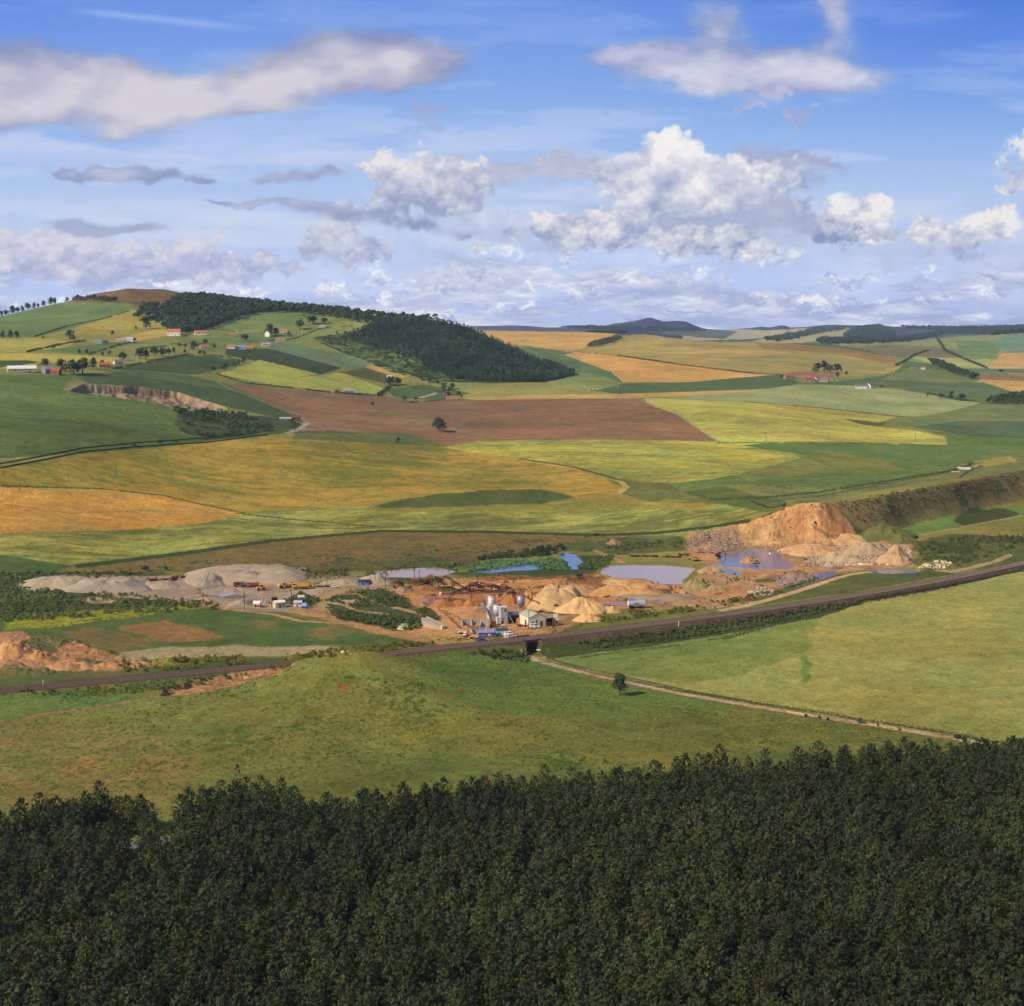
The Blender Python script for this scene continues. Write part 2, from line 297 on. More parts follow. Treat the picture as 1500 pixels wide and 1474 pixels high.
for L in """
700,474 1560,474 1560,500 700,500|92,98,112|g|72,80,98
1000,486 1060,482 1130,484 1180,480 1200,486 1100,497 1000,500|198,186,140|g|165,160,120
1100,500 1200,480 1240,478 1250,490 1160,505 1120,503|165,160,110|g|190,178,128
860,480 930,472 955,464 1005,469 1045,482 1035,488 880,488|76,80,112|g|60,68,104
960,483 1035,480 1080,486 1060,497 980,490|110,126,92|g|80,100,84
1205,505 1240,495 1310,490 1320,500 1240,508|192,175,120|g
1310,497 1400,486 1500,484 1500,494 1400,500|110,125,80|g
1235,492 1250,480 1290,477 1312,490 1310,498 1240,498|52,66,70|g|62,78,76
1230,507 1330,500 1400,493 1500,488 1560,486 1560,570 1430,560 1330,530|128,142,72|g|150,155,84
1228,512 1300,505 1380,508 1415,518 1395,526 1320,524|134,122,84|g|118,112,74
1400,499 1450,500 1465,515 1450,526 1405,520|118,145,74|g
1450,500 1480,490 1560,488 1560,517 1468,517|120,148,112|g|108,136,104
1468,517 1560,516 1560,541 1447,540|214,170,96|g|196,152,84
1325,522 1458,527 1447,540 1395,540|168,172,80|g|182,180,92
1395,540 1560,541 1560,546 1400,547|100,134,96|g
1415,546 1560,547 1560,568 1430,556|168,134,72|g|120,110,72
1430,562 1435,556 1560,572 1560,580 1490,577|216,172,84|g|196,150,74
700,484 880,487 912,490 850,512 840,516 757,505 700,500|214,170,82|s|196,150,74
850,515 900,492 950,490 1000,497 1060,503 1130,502 1190,506 1240,512 1290,523 1322,534 1315,545 1240,552 1100,546 1000,534 900,520|196,164,80|s|156,140,70
1010,536 1100,522 1190,516 1300,532 1312,536 1280,549 1230,553 1100,546|172,155,80|g|154,142,74
1105,502 1180,504 1240,510 1300,522 1322,534 1295,532 1230,519 1165,514 1120,512|176,134,62|e|120,110,60
1150,503 1205,502 1262,511 1300,522 1240,511|96,122,60|g
822,518 850,515 900,520 1000,534 1100,546 1160,549 1085,553 1010,560 912,560 895,545|222,170,84|s|206,152,72|.7
757,505 840,517 825,520 895,545 913,560 880,556 845,548 800,523|84,124,66|g|98,132,66
800,560 848,549 846,545 885,551 918,566 900,570 850,573|142,152,70|g|124,140,66
870,573 915,562 1010,560 1090,553 1150,548 1172,561 1120,571 1000,576 905,577|60,108,58|g|70,116,60
660,576 720,563 800,558 850,570 905,577 740,584 660,586|158,150,74|s|142,140,68
680,583 740,580 905,577 1100,571 1165,567 1168,571 1000,581 900,584 700,587|206,172,84|g|190,150,74
1150,564 1230,558 1290,552 1318,540 1325,528 1370,534 1436,556 1400,565 1320,568 1250,565|84,122,62|g|72,112,58
1335,537 1436,557 1400,562 1290,556 1320,545|132,136,66|g|104,126,62
1320,569 1400,563 1440,560 1492,577 1430,588 1335,578|70,116,66|g|84,126,72
1440,580 1560,578 1560,600 1400,605|112,124,62|g
975,583 1095,574 1170,563 1250,565 1320,571 1390,583 1436,591 1380,605 1340,611 1200,597 1090,589|160,168,98|g|144,156,90|1.0|0.5
1290,620 1380,605 1440,592 1560,594 1560,618 1400,618 1340,625|130,140,70|g|110,126,64
1232,613 1275,612 1300,618 1290,626 1250,621|104,118,46|g
1336,626 1400,617 1560,617 1560,652 1430,642 1380,632|56,108,66|g|70,120,70
1040,650 1120,646 1388,652 1388,638 1340,628 1430,640 1560,650 1560,662 1440,667 1400,690 1300,706 1200,716 1100,722 1000,716 950,706 1100,690 1160,670|96,132,50|g|82,118,48
1180,640 1235,626 1262,628 1210,648|140,144,64|g|||3
945,583 1090,589 1200,598 1313,611 1290,619 1232,613 1262,622 1340,631 1384,640 1388,653 1300,651 1200,649 1120,649 1085,653 1050,646 1000,613 950,597|196,192,76|s|172,150,70|1.3
1060,690 1120,680 1180,672 1240,690 1100,706|116,136,54|g|150,132,56||3
1185,668 1240,664 1300,676 1330,690 1250,696|112,134,52|g|140,128,50||3
1050,705 1200,716 1300,704 1400,688 1440,668 1560,660 1560,672 1400,700 1300,716 1180,738 1120,734|130,134,62|g|112,114,54||3
1425,676 1480,668 1490,676 1430,686|176,160,66|g
310,560 400,570 555,578 600,589 680,586 930,583 1002,612 1050,646 900,645 700,648 650,656 600,636 450,632 430,612 380,592 330,572|152,116,76|p|132,100,66|.9|0.6
545,595 560,600 600,612 640,616 620,619 570,608|124,130,60|g
650,656 700,646 900,644 1050,647 1185,668 1100,690 1050,701 985,708 900,702 800,682 700,664|188,178,66|s|126,134,48|1.3
-60,690 0,684 150,663 300,649 430,637 560,641 650,656 760,674 870,692 915,715 910,724 830,730 700,720 600,730 530,742 350,750 200,770 -60,790|188,150,52|s|128,124,44|1.4|1|0.12
430,632 600,634 650,655 560,650 430,643|98,112,50|g|112,118,50
440,648 640,655 660,663 500,660|118,118,44|s|140,128,46||3
-60,712 60,712 150,716 250,728 290,738 362,753 310,766 200,776 -60,790|208,158,64|s|182,136,56|1.0
-60,800 0,786 200,776 300,766 362,753 530,742 600,745 700,745 830,734 915,724 1000,722 1150,736 1140,748 1080,766 1040,770 880,782 600,778 400,792 120,830 60,824 -60,812|112,116,42|s|172,168,74|1.5|3|0.22
460,745 540,743 600,742 800,738 900,732 1000,745 860,748 700,752|134,128,46|s|150,150,60||3
830,728 870,722 935,728 960,738 880,742|160,136,54|s|||3
935,735 1045,738 1030,746 945,743|180,150,60|s|||3
1000,720 1060,712 1160,738 1130,752 1040,735|104,116,44|g|||3
535,743 600,729 700,718 780,716 850,727 800,737 650,744|92,104,42|g|74,92,38||3
880,700 915,716 910,726 960,736 1000,720 985,708|98,110,42|g|112,118,46||3
-60,808 0,812 60,822 112,830 60,842 -60,842|62,116,48|g|50,100,42
105,832 400,794 560,779 880,783 1000,786 1012,800 900,806 800,808 700,822 600,834 440,836 300,836 200,842|140,112,58|e|112,100,50|1.0
150,838 300,830 700,818 700,835 420,838|116,104,46|e|96,100,46||3
820,795 900,786 1005,784 1010,806 900,812 850,808|104,112,48|g|84,96,40||3
-60,440 60,452 80,441 140,427 190,420 240,422 300,430 350,440 300,460 200,452 120,446|140,98,54|e|98,92,48
-60,470 0,460 80,443 130,443 190,444 205,452 60,494 -60,494|112,136,66|g|100,124,60
45,495 100,484 190,455 268,457 235,480 150,502 100,500|172,154,66|s|150,140,60
150,502 235,481 262,487 200,501|200,166,76|s|180,150,66
-60,497 60,495 110,502 100,508 40,516 -60,514|188,176,72|s|164,160,66
-60,516 60,517 175,524 165,533 60,532 40,540 -60,545|190,176,72|s|170,162,66
-60,530 40,528 60,531 0,538|70,96,52|g
58,514 185,500 200,503 130,520|112,134,62|g
128,520 192,503 275,505 262,512 170,521|152,150,66|s|134,140,62
262,500 400,484 480,482 420,500 300,506|120,138,64|g|104,126,60
310,482 360,458 440,455 482,462 450,472 395,484 330,482|118,140,64|g|104,128,60
400,500 470,481 550,475 545,481 480,497 430,500|136,148,64|g|120,134,60
165,541 270,520 345,524 352,534 290,549 200,545|60,100,50|g|54,92,46
290,515 400,510 395,522 330,526|140,144,62|g|110,124,56
270,505 330,498 400,500 330,512|128,140,62|g|104,122,54
395,501 440,505 540,530 552,535 520,541 470,530 395,511|74,130,84|g|86,140,90|.6
330,510 395,511 500,539 470,549 390,532 330,520|66,82,46|g|78,92,50
320,548 380,527 470,549 500,546 568,571 555,580 400,564|186,186,68|s|166,170,62
535,537 550,533 597,552 575,556|200,160,80|s
498,546 535,538 590,556 580,566|104,104,56|g
565,571 620,563 690,576 650,587 580,583|72,102,48|g|90,116,52
100,547 220,545 310,560 430,608 445,613 420,616 250,577 130,562|62,104,56|g|54,96,50
150,543 260,546 330,562 440,606 330,570 230,556|84,122,60|g|70,110,54
-60,546 110,549 95,565 130,576 240,592 262,604 255,622 272,635 300,646 -60,692|98,130,54|g|84,118,48
-60,606 100,614 200,628 290,640 300,648 150,662 -60,692|70,118,44|g|58,104,40
262,604 330,606 420,612 445,622 430,634 300,646 272,635 255,622|88,104,48|g|66,80,40
""".strip().split('\n'):
    f = L.split('|'); c = lambda t: tuple(float(v) for v in t.split(','))
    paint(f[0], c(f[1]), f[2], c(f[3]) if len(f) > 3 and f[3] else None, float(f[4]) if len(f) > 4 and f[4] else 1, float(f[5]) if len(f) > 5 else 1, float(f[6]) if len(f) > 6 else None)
# wood floors on the hill
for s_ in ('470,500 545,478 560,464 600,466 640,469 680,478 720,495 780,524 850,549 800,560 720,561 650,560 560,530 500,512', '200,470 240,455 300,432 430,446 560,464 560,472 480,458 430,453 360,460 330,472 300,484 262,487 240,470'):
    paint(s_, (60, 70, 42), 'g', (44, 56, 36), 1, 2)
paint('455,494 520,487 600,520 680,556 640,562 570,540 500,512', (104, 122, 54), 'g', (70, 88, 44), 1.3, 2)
# heather bank, flats and rough ground on the right
for L in """
1170,742 1240,736 1300,724 1400,708 1500,690 1560,682 1560,722 1500,732 1440,745 1350,765 1290,785 1250,783|146,122,76|e|104,102,56|1.3
1230,765 1290,785 1330,788 1270,792|96,104,44|g
1290,785 1350,765 1440,745 1560,722 1560,745 1480,765 1380,775 1335,785|112,140,48|g|92,124,46
1395,762 1420,750 1470,744 1500,750 1480,760 1420,772|84,84,36|e|70,76,34||3
1260,790 1300,772 1345,785 1330,792|78,84,42|e|96,96,46||3
1400,782 1500,760 1560,758 1560,790 1480,792|150,138,66|g|128,124,56||3
1335,796 1400,782 1500,786 1560,786 1560,800 1470,825 1400,832 1345,838|82,96,40|e|112,104,52|1.2|3
-60,842 60,838 230,838 260,842 100,850 -60,856|74,82,40|e|92,92,44
-60,850 80,850 200,872 330,885 300,892 120,905 -60,912|82,84,42|e|70,80,36||3
-60,908 120,904 320,884 420,900 520,925 600,938 480,948 300,945 170,960 60,932 -60,938|92,118,46|g|74,108,46
0,905 120,893 330,884 300,892 120,908 0,930|150,146,34|e|96,118,42|1.2|3
190,915 240,908 300,922 350,938 250,943 215,938 170,920|176,124,70|e|150,112,62||3
80,925 140,915 230,945 160,958|104,112,52|g|142,112,60||3
360,908 420,912 400,925 370,918|150,122,64|e|96,112,48||3
440,925 500,915 540,922 480,935|146,116,60|e|96,112,48||3
170,958 250,948 480,945 505,950 440,960 200,966|180,156,106|e|164,140,92||3
200,966 430,958 500,952 600,940 640,944 520,962 430,968 230,982 190,980|88,98,36|e|150,136,36|1.1|3
-60,930 30,925 60,940 100,938 190,965 240,975 90,988 -60,990|190,138,90|e|160,112,72
20,940 50,935 70,960 30,965|72,90,42|e|||3
-60,990 100,990 240,976 420,962 420,975 250,1000 0,1012 -60,1015|96,108,46|g|84,92,42
""".strip().split('\n'):
    f = L.split('|'); paint(f[0], c(f[1]), f[2], c(f[3]) if len(f) > 3 and f[3] else None, float(f[4]) if len(f) > 4 and f[4] else 1, float(f[5]) if len(f) > 5 else 1)
# the pit
for L in """
20,856 60,843 150,842 280,845 310,830 445,831 450,845 540,850 560,845 600,842 600,860 620,870 700,848 800,838 880,842 1000,858 1040,830 1005,806 1008,782 1080,768 1130,752 1170,738 1200,736 1240,760 1258,785 1335,795 1340,830 1230,838 1180,862 1100,885 1040,892 900,893 870,905 820,925 780,936 640,943 560,930 480,908 440,900 400,895 330,893 255,882 150,872 80,858|196,150,98|e|168,122,76|1.1
20,856 60,843 150,842 280,845 310,830 445,831 450,845 540,850 450,880 420,897 330,893 255,882 150,872 80,858|178,154,128|e|158,134,108|1.0
450,845 560,842 600,836 640,850 560,860 470,870|172,150,118|e|150,128,96||3
560,868 700,850 880,842 1000,858 1000,880 880,885 780,880 700,905 620,885|188,124,70|e|206,150,90|1.1|3
620,870 700,858 720,880 640,890|166,108,66|e|186,122,72||3
600,905 660,885 760,890 830,905 820,920 780,935 640,943 620,925|206,152,96|e|190,136,84||3
1005,806 1010,780 1080,775 1088,802 1050,812|176,140,106|e|120,100,76|1.6|3
1080,768 1130,752 1170,738 1200,736 1240,760 1258,785 1230,798 1140,800 1090,800|218,168,110|e|186,132,80|1.2
1198,742 1215,742 1240,762 1252,780 1228,786 1206,778|186,136,86|e|150,108,70|1.2|3
1085,772 1130,756 1150,770 1110,800 1080,795|182,134,88|e|206,156,104|1.2|3
1175,808 1240,792 1330,795 1335,828 1260,828 1232,834 1180,830|178,150,116|e|120,98,72|1.6|3
1120,800 1240,788 1330,793 1250,808 1170,812|188,146,100|e|||3
690,838 800,830 870,836 880,845 700,850|128,98,58|e|160,112,64||3
600,838 690,832 780,826 880,812 870,842 700,846|84,98,44|e|66,84,38||3
560,846 640,848 680,852 600,856|96,104,48|e|||3
470,882 500,870 560,868 600,880 640,905 600,925 520,915 480,900|86,92,42|e|70,78,36|1.2|3
1050,885 1110,872 1190,848 1240,838 1230,846 1120,880|112,104,46|e|84,92,38||3
1180,852 1250,840 1420,835 1490,815 1500,822 1250,868 1100,888|108,112,46|g|86,98,40
""".strip().split('\n'):
    f = L.split('|'); paint(f[0], c(f[1]), f[2], c(f[3]) if len(f) > 3 and f[3] else None, float(f[4]) if len(f) > 4 and f[4] else 1, float(f[5]) if len(f) > 5 else 1)
rs0 = random.Random(4)
for k in range(80):                                       # wet, dry and stony patches on the pit floor
    x_ = rs0.uniform(600, 1240); y_ = rs0.uniform(844, 925)
    w_ = rs0.uniform(8, 38); h_ = w_*rs0.uniform(.08, .2)
    if y_+h_+4 > np.interp(x_+w_, [600, 830, 900, 1040, 1100, 1180, 1240], [925, 912, 890, 888, 876, 855, 832]): continue
    cc = rs0.choice([(150, 96, 58), (222, 176, 116), (176, 112, 62), (160, 132, 104), (206, 148, 86), (128, 92, 62), (118, 106, 58)])
    paint(' '.join('%.1f,%.1f' % (x_+w_*math.cos(t), y_+h_*math.sin(t)) for t in np.linspace(0, 6.28, 9)[:-1]), cc, 'e', None, 1.2, 3)
for k in range(26):
    x_ = rs0.uniform(60, 560); y_ = rs0.uniform(848, 884); w_ = rs0.uniform(8, 34); h_ = w_*rs0.uniform(.08, .18); cc = rs0.choice([(190, 168, 140), (150, 128, 104), (196, 160, 116), (134, 112, 90)])
    paint(' '.join('%.1f,%.1f' % (x_+w_*math.cos(t), y_+h_*math.sin(t)) for t in np.linspace(0, 6.28, 9)[:-1]), cc, 'e', None, 1.2, 3)
for s_ in ('650,895 672,905 690,920 700,932', '642,892 660,905 676,922 684,936', '740,924 780,922 830,908 850,900', '640,888 700,890 760,892 800,898', '790,868 800,880 806,890', '860,902 900,896 940,890', '560,855 600,866 640,876', '460,868 500,862 560,862', '1060,880 1100,872 1140,862 1200,845', '1100,800 1160,806 1240,796 1300,792', '1190,770 1210,784 1240,790'):
    for o_ in (-1.2, 1.2): path(' '.join('%s,%.1f' % (q_.split(',')[0], float(q_.split(',')[1])+o_) for q_ in s_.split()), .9, (150, 104, 66))
# meadow in front of the railway
for L in """
-60,1030 0,1018 200,1005 240,1018 430,975 480,968 560,962 700,960 780,962 870,990 1000,1016 1200,1048 1430,1085 1560,1095 1560,1200 -60,1290|124,122,44|g|104,110,40|1.0
-60,1090 60,1062 240,1080 300,1130 260,1180 -60,1230|142,116,54|g|112,112,44|1.3|3
230,1040 440,985 560,1000 640,1060 500,1100 300,1100|122,118,44|g|104,108,40|1.0|3
650,962 780,964 870,990 1000,1016 1100,1036 900,1050 720,1040 600,990|98,122,40|g|108,126,44|.8|3
480,968 700,1040 680,1090 560,1020|108,120,38|g|126,124,44||3
-60,1022 100,1015 240,1022 100,1045 0,1056 -60,1062|104,122,46|g|90,112,42
780,962 850,958 1000,938 1100,922 1200,902 1260,880 1500,838 1560,826 1560,1110 1430,1083 1200,1046 1000,1012 870,984|164,156,70|g|146,148,62|.9
800,962 860,958 1000,938 1200,905 1180,960 1000,1005 880,985|132,144,60|g|116,134,54|.9|3
780,940 900,925 1100,896 1250,872 1270,882 1200,905 1000,940 850,960 800,966|88,94,40|e|72,86,36|1.2
1170,945 1186,960 1184,985 1168,1002 1160,998 1174,972|126,142,58|g|||3
490,1008 505,1004 514,1010 506,1016 496,1015|160,98,56|e
670,1012 682,1008 686,1013 674,1016|150,100,52|e
""".strip().split('\n'):
    f = L.split('|'); paint(f[0], c(f[1]), f[2], c(f[3]) if len(f) > 3 and f[3] else None, float(f[4]) if len(f) > 4 and f[4] else 1, float(f[5]) if len(f) > 5 else 1)
w_ = np.arange(-75, 330, 4.0); n_ = np.hypot(1, rail_sl(w_)); o_ = lambda q: np.column_stack([w_+rail_sl(w_)/n_*-q, rail_y(w_)+q/n_])
paint(np.concatenate([o_(-4.5), np.column_stack([w_+rail_sl(w_)/n_*np.interp(w_, [-10, 30], [5.8, 8.6]), rail_y(w_)-np.interp(w_, [-10, 30], [5.8, 8.6])/n_])[::-1]]), (112, 92, 74), 'e', (90, 74, 56), 1.2, .4)
paint('236,1012 290,996 350,985 400,974 430,966 432,973 405,990 360,1002 300,1015 240,1020', (196, 140, 84), 'e', (160, 108, 62), 1.2, .5)
paint('90,570 125,562 200,566 260,574 330,596 318,606 240,593 160,581 120,577', (184, 150, 112), 'e', (134, 110, 88), 1.5, 1)
# yellow ragwort and gorse flecks in the meadow, bare scrapes
def flecks(s_, col, sc, thr, seed):
    i0, i1, j0, j1, m = mask(pts(s_), 3); x = X2[i0:i1, j0:j1]; y = Y2[i0:i1, j0:j1]
    n = fbm(x, y, sc, 2, seed)*.6+fbm(x, y, 22, 3, 7)*.4; k = m & (n > thr)
    COL[i0:i1, j0:j1][k] = lin(col)
flecks('0,905 160,893 300,890 200,905 0,925', (152, 144, 36), 1.5, .54, 4)
flecks('600,915 640,930 700,942 600,940', (140, 132, 50), 1.6, .60, 4)
flecks('300,985 640,1000 600,1100 300,1100', (78, 92, 34), 1.8, .64, 5)
flecks('-60,1030 1000,1030 1500,1110 -60,1250', (84, 96, 36), 2.0, .68, 6)
flecks('120,832 900,783 1000,800 600,830 220,838', (74, 80, 40), 3.2, .62, 1)
flecks('1050,705 1300,704 1440,668 1440,690 1180,738', (92, 100, 46), 3, .6, 1)
flecks('1080,768 1200,738 1258,785 1330,798 1335,828 1100,800', (150, 116, 78), 2.0, .66, 2)
flecks('1180,805 1330,800 1330,826 1200,830', (222, 202, 160), 1.4, .6, 3)
flecks('460,495 520,487 600,520 680,556 640,562 560,540', (52, 66, 36), 6, .52, 3)
flecks('255,600 440,612 445,625 300,646', (46, 58, 32), 7, .54, 3)
# tracks and lines
SD = (190, 148, 102)
path('-50,1075 0,1062 60,1046 130,1038 190,1028 235,1018', 3.0, (156, 112, 72))
path('250,878 340,893 400,900 440,910 520,914 570,926 620,940', 4.0, (200, 150, 100))
path('510,862 480,872 470,885 500,905', 5.5, (190, 146, 96))
path('520,865 555,885 600,895 640,905', 5, (184, 148, 92))
path('495,880 520,895 570,900', 3, (190, 140, 90))
path('1054,895 1090,888 1128,878 1175,864 1222,848 1245,842 1265,839 1290,837', 5.2, (214, 174, 124))
path('1370,835 1395,838 1430,830 1460,822 1480,812', 5.5, (196, 158, 112))
path('870,806 885,812 905,820 915,826', 4, (196, 150, 98))
path('150,541 230,545 300,552 340,570 400,592 435,606 450,620', 4, (150, 140, 110))
path('450,620 440,628 420,635', 6, (176, 166, 150))
path('425,630 470,628 520,631', 9, (150, 136, 128))
path('615,583 640,576 650,575', 8, (190, 160, 130))
path('355,508 400,500 420,496 470,484', 3.5, (170, 140, 104))
path('440,552 480,548 500,540', 3, (150, 120, 84))
path('395,503 440,512 500,530 540,540', 2.5, (130, 116, 80))
path('-50,608 0,610 100,618 200,632 262,642', 3.5, (112, 98, 60))
path('0,712 150,716 240,726 290,738 360,752', 3, (98, 104, 44))
path('0,738 100,752 220,748 330,752', 1.6, (150, 124, 62)); path('350,760 480,775 600,770', 1.5, (96, 96, 40)); path('420,690 520,700 640,695 760,712', 1.6, (140, 124, 56)); path('1080,610 1180,622 1300,640', 2, (176, 160, 80)); path('700,660 820,664 960,668 1100,670', 2, (150, 144, 62))
path('110,830 260,812 400,792 560,778 700,779 880,784 960,781 1040,772 1100,762', 8, (58, 84, 40))
path('770,675 860,690 910,706 918,714 905,724', 5, (186, 166, 84))
path('760,672 840,684 910,704', 5, (110, 96, 50))
path('345,752 440,762 560,772', 3, (84, 92, 40))
path('945,585 962,597 985,599 1000,612 1030,632 1052,646', 4, (180, 170, 110))
path('1120,735 1200,727 1300,708 1400,690', 3, (70, 74, 40))
path('1110,676 1180,668', 2, (90, 96, 40))
path('1440,682 1420,690 1405,700', 3, (70, 90, 44))
path('850,516 905,521 1000,535 1100,547 1160,550', 9, (112, 100, 52))
path('1312,536 1340,520 1365,512', 8, (110, 100, 56))
path('1372,490 1385,515 1447,540', 9, (110, 100, 62))
path('1345,785 1420,770 1500,755', 3, (178, 148, 92))

path('767,950 771,959 786,967 810,974 860,987 900,996 1000,1017 1100,1034 1200,1050 1300,1065 1430,1087 1480,1094', 4.2, (222, 184, 138), 1.2, (166, 124, 84))
path('800,964 830,972 860,980 900,988 1000,1010 1100,1028', 2.6, (104, 104, 50))
path('1000,1012 1100,1029 1200,1044 1430,1081', 1.6, (92, 90, 46))
path('860,989 900,998 1000,1020 1100,1037 1200,1053', 1.0, (96, 104, 48))
# growth and wear at every scale, in the land's own colour
Vr = .40*(fbm(X2, Y2, 7, 3, 2, .7)-.5)+.55*(fbm(X2, Y2, 55, 5, 4, .6)-.5)+.30*(fbm(X2*.5, Y2, 240, 3, 1)-.5)
COL *= (1+Vr[..., None]*np.array([1.0, .9, 1.05])).astype(np.float32)
nr = R2 < 1150; xn = X2[nr]; yn = Y2[nr]; COL[nr] *= (1+.42*(fbm(xn, yn, 1.7, 2, 5, .8)-.5)+.25*(fbm(xn*1.0, yn, 4.5, 2, 6)-.5))[:, None].astype(np.float32)
nr = (R2 >= 1150) & (R2 < 3300); xn = X2[nr]; yn = Y2[nr]; COL[nr] *= (1+.34*(fbm(xn, yn*.6, 4.2, 2, 5, .8)-.5))[:, None].astype(np.float32); del nr, xn, yn
Vr = (fbm(X2, Y2, 38, 4, 6, .6)-.5)*.40; COL[..., 0] *= 1+Vr; COL[..., 2] *= 1-Vr*.6; del Vr

path('1062,769 1085,767 1105,761 1130,752 1150,745', 1.8, (84, 64, 48))  # dark line paints the shade below the cliff's undercut rim
for s_ in ('40,934 80,930 104,940 92,958 58,966 36,954', '-60,978 60,980 150,984 240,978 200,990 60,996 -60,1000', '100,962 150,966 170,974 120,976'):
    paint(s_, (84, 100, 44), 'e', (120, 104, 60), 1.3, 3)
# ------------------------------------------------------------------ sky colours, as a function of direction
def sky_cols(px, py, gx, gy):
    """px, py: where each direction meets the picture plane; gx, gy: grid spacing there (for cloud relief)"""
    def fb(x, y, sc, o=4, seed=0, g=.5): return fbm(x, y, sc, o, seed, g)
    X = [0, 60, 130, 200, 260, 330, 400, 440, 480, 560]
    top = np.array([(104, 146, 226), (116, 156, 230), (132, 170, 234), (152, 186, 238), (170, 198, 240), (188, 208, 242), (180, 198, 238), (172, 188, 232), (170, 184, 228), (168, 180, 222)], float)
    B = np.stack([np.interp(py, X, top[:, c]) for c in range(3)], -1)
    dk = sst(700, 1500, px)*sst(300, -50, py)+.35*sst(250, 0, px)*sst(140, 0, py)
    B = B*(1-dk[..., None]*np.array([.26, .15, .03]))
    def over(B, a, c): return B*(1-a[..., None])+np.asarray(c, float)*a[..., None]
    # thin high veils
    v = fb(px+py*1.5, py*7-px*.35, 240, 5, 2, .55); a = .62*sst(.46, .72, v)*np.interp(py, [0, 60, 190, 260, 330, 420], [.25, .25, .55, .9, 1, .6])
    B = over(B, a, (214, 222, 246))
    a = .75*np.exp(-((py-225-(px-400)*.02)/26)**2)*sst(.38, .6, fb(px, py*5, 160, 4, 4))*sst(900, 500, px); B = over(B, a, (206, 214, 242))
    a = .5*np.exp(-((py-20-px*.10)/5)**2)*sst(100, 180, px)*sst(420, 300, px); B = over(B, a, (176, 200, 244))
    a = .8*np.exp(-((py-330)/34)**2)*sst(.30, .6, fb(px, py*5, 200, 4, 5)); B = over(B, a, (216, 224, 244))
    def field(E, wx=0, wsc=60, seed=0):
        wx1 = (fb(px, py, wsc, 4, seed)-.5)*wx; wy1 = (fb(px, py, wsc, 4, seed+3)-.5)*wx*.6
        D = np.full(px.shape, -9.)
        for (cx, cy, rx, ry) in E:
            m = np.minimum(6, ((px+wx1-cx)/rx)**2+((py+wy1-cy)/ry)**2); D = np.maximum(D, 1-m)+.0
            D = np.where(D > -9, D, D)
        return D
    def sunion(E, wx, wsc, seed):
        wx1 = (fb(px, py, wsc, 4, seed)-.5)*wx; wy1 = (fb(px, py, wsc, 4, seed+3)-.5)*wx*.6
        S = 0
        for (cx, cy, rx, ry) in E: S = S+np.exp(-1.6*(((px+wx1-cx)/rx)**2+((py+wy1-cy)/ry)**2))
        return S
    def puff(B, E, lit, shd, seed, wx=40, wsc=50, thr=.28, soft=.12, rel=1., bil=.5, bsc=34, alpha=1.):
        PX, PY, GX, GY = px, py, gx, gy
        x0 = min(e[0]-2.2*e[2] for e in E)-60; x1 = max(e[0]+2.2*e[2] for e in E)+60; y0 = min(e[1]-2.4*e[3] for e in E)-30; y1 = max(e[1]+2.4*e[3] for e in E)+30
        ii = np.where((PX.max(1) >= x0) & (PX.min(1) <= x1))[0]; jj = np.where((PY.max(0) >= y0) & (PY.min(0) <= y1))[0]
        if len(ii) < 3 or len(jj) < 3: return B
        sl_ = (slice(ii[0], ii[-1]+1), slice(jj[0], jj[-1]+1)); return cloud(B, sl_, E, lit, shd, seed, wx, wsc, thr, soft, rel, bil, bsc, alpha)
    def cloud(B, sl_, E, lit, shd, seed, wx, wsc, thr, soft, rel, bil, bsc, alpha):
        x = px[sl_]; y = py[sl_]; gx_ = gx[sl_]; gy_ = gy[sl_]
        wx1 = (fb(x, y, wsc, 5, seed, .6)-.5)*wx*2.4; wy1 = (fb(x, y, wsc, 5, seed+3, .6)-.5)*wx*1.3
        S = 0
        for (cx, cy, rx, ry) in E: S = S+np.exp(-1.25*(((x+wx1-cx)/rx)**2+((y+wy1-cy)/ry)**2))
        n = fb(x, y*1.3, bsc*1.5, 6, seed+1, .58); f = fb(x, y*1.7, bsc*.5, 5, seed+3, .62)
        tt = thr*(.8 if rel >= 1 else .5); S2 = S*(1+(1.5 if rel >= 1 else 1.0)*(n-.5))+.42*(n-.5)+(.26 if rel >= 1 else .12)*(f-.5)
        dx = np.gradient(np.sqrt(S+.02), axis=0)/gx_; dy = np.gradient(np.sqrt(S+.02), axis=1)/gy_
        L = .5+.45*np.tanh(20*(dx*.40+dy*.66)*min(rel, 1))
        if rel >= 1:
            rs_ = np.random.default_rng(seed*17+int(abs(E[0][0]))); W = np.full(x.shape, 1e-6); A = np.zeros(x.shape)
            ux = x+(f-.5)*9+wx1*.5; uy = y+(fb(x, y, 14, 3, seed+5)-.5)*9+wy1*.5
            for (cx, cy, rx, ry) in E:
                for q_ in range(int(6+rx*ry/75)):
                    t_ = rs_.uniform(0, 6.283); u_ = math.sqrt(rs_.uniform(0, 1))*.95; r_ = min(rx, ry)*rs_.uniform(.28, .62)
                    bx = cx+rx*u_*math.cos(t_); by = cy+ry*u_*math.sin(t_)*.9; dd = ((ux-bx)**2+(uy-by)**2*1.15)/r_**2
                    k_ = dd < 1.0; hh = np.sqrt(1-dd[k_]); w_ = np.exp(2.4*hh)*hh**1.2*np.exp((by-cy)/ry*.6)
                    A[k_] += w_*(.36+.74*(-(ux[k_]-bx)/r_*.46-(uy[k_]-by)/r_*.80+.30*hh)); W[k_] += w_
            m_ = np.clip(W/4, 0, 1); L = L*(1-.62*m_)+.62*m_*np.clip(A/W, 0, 1)
            S2 = S2+.10*(m_-.5)
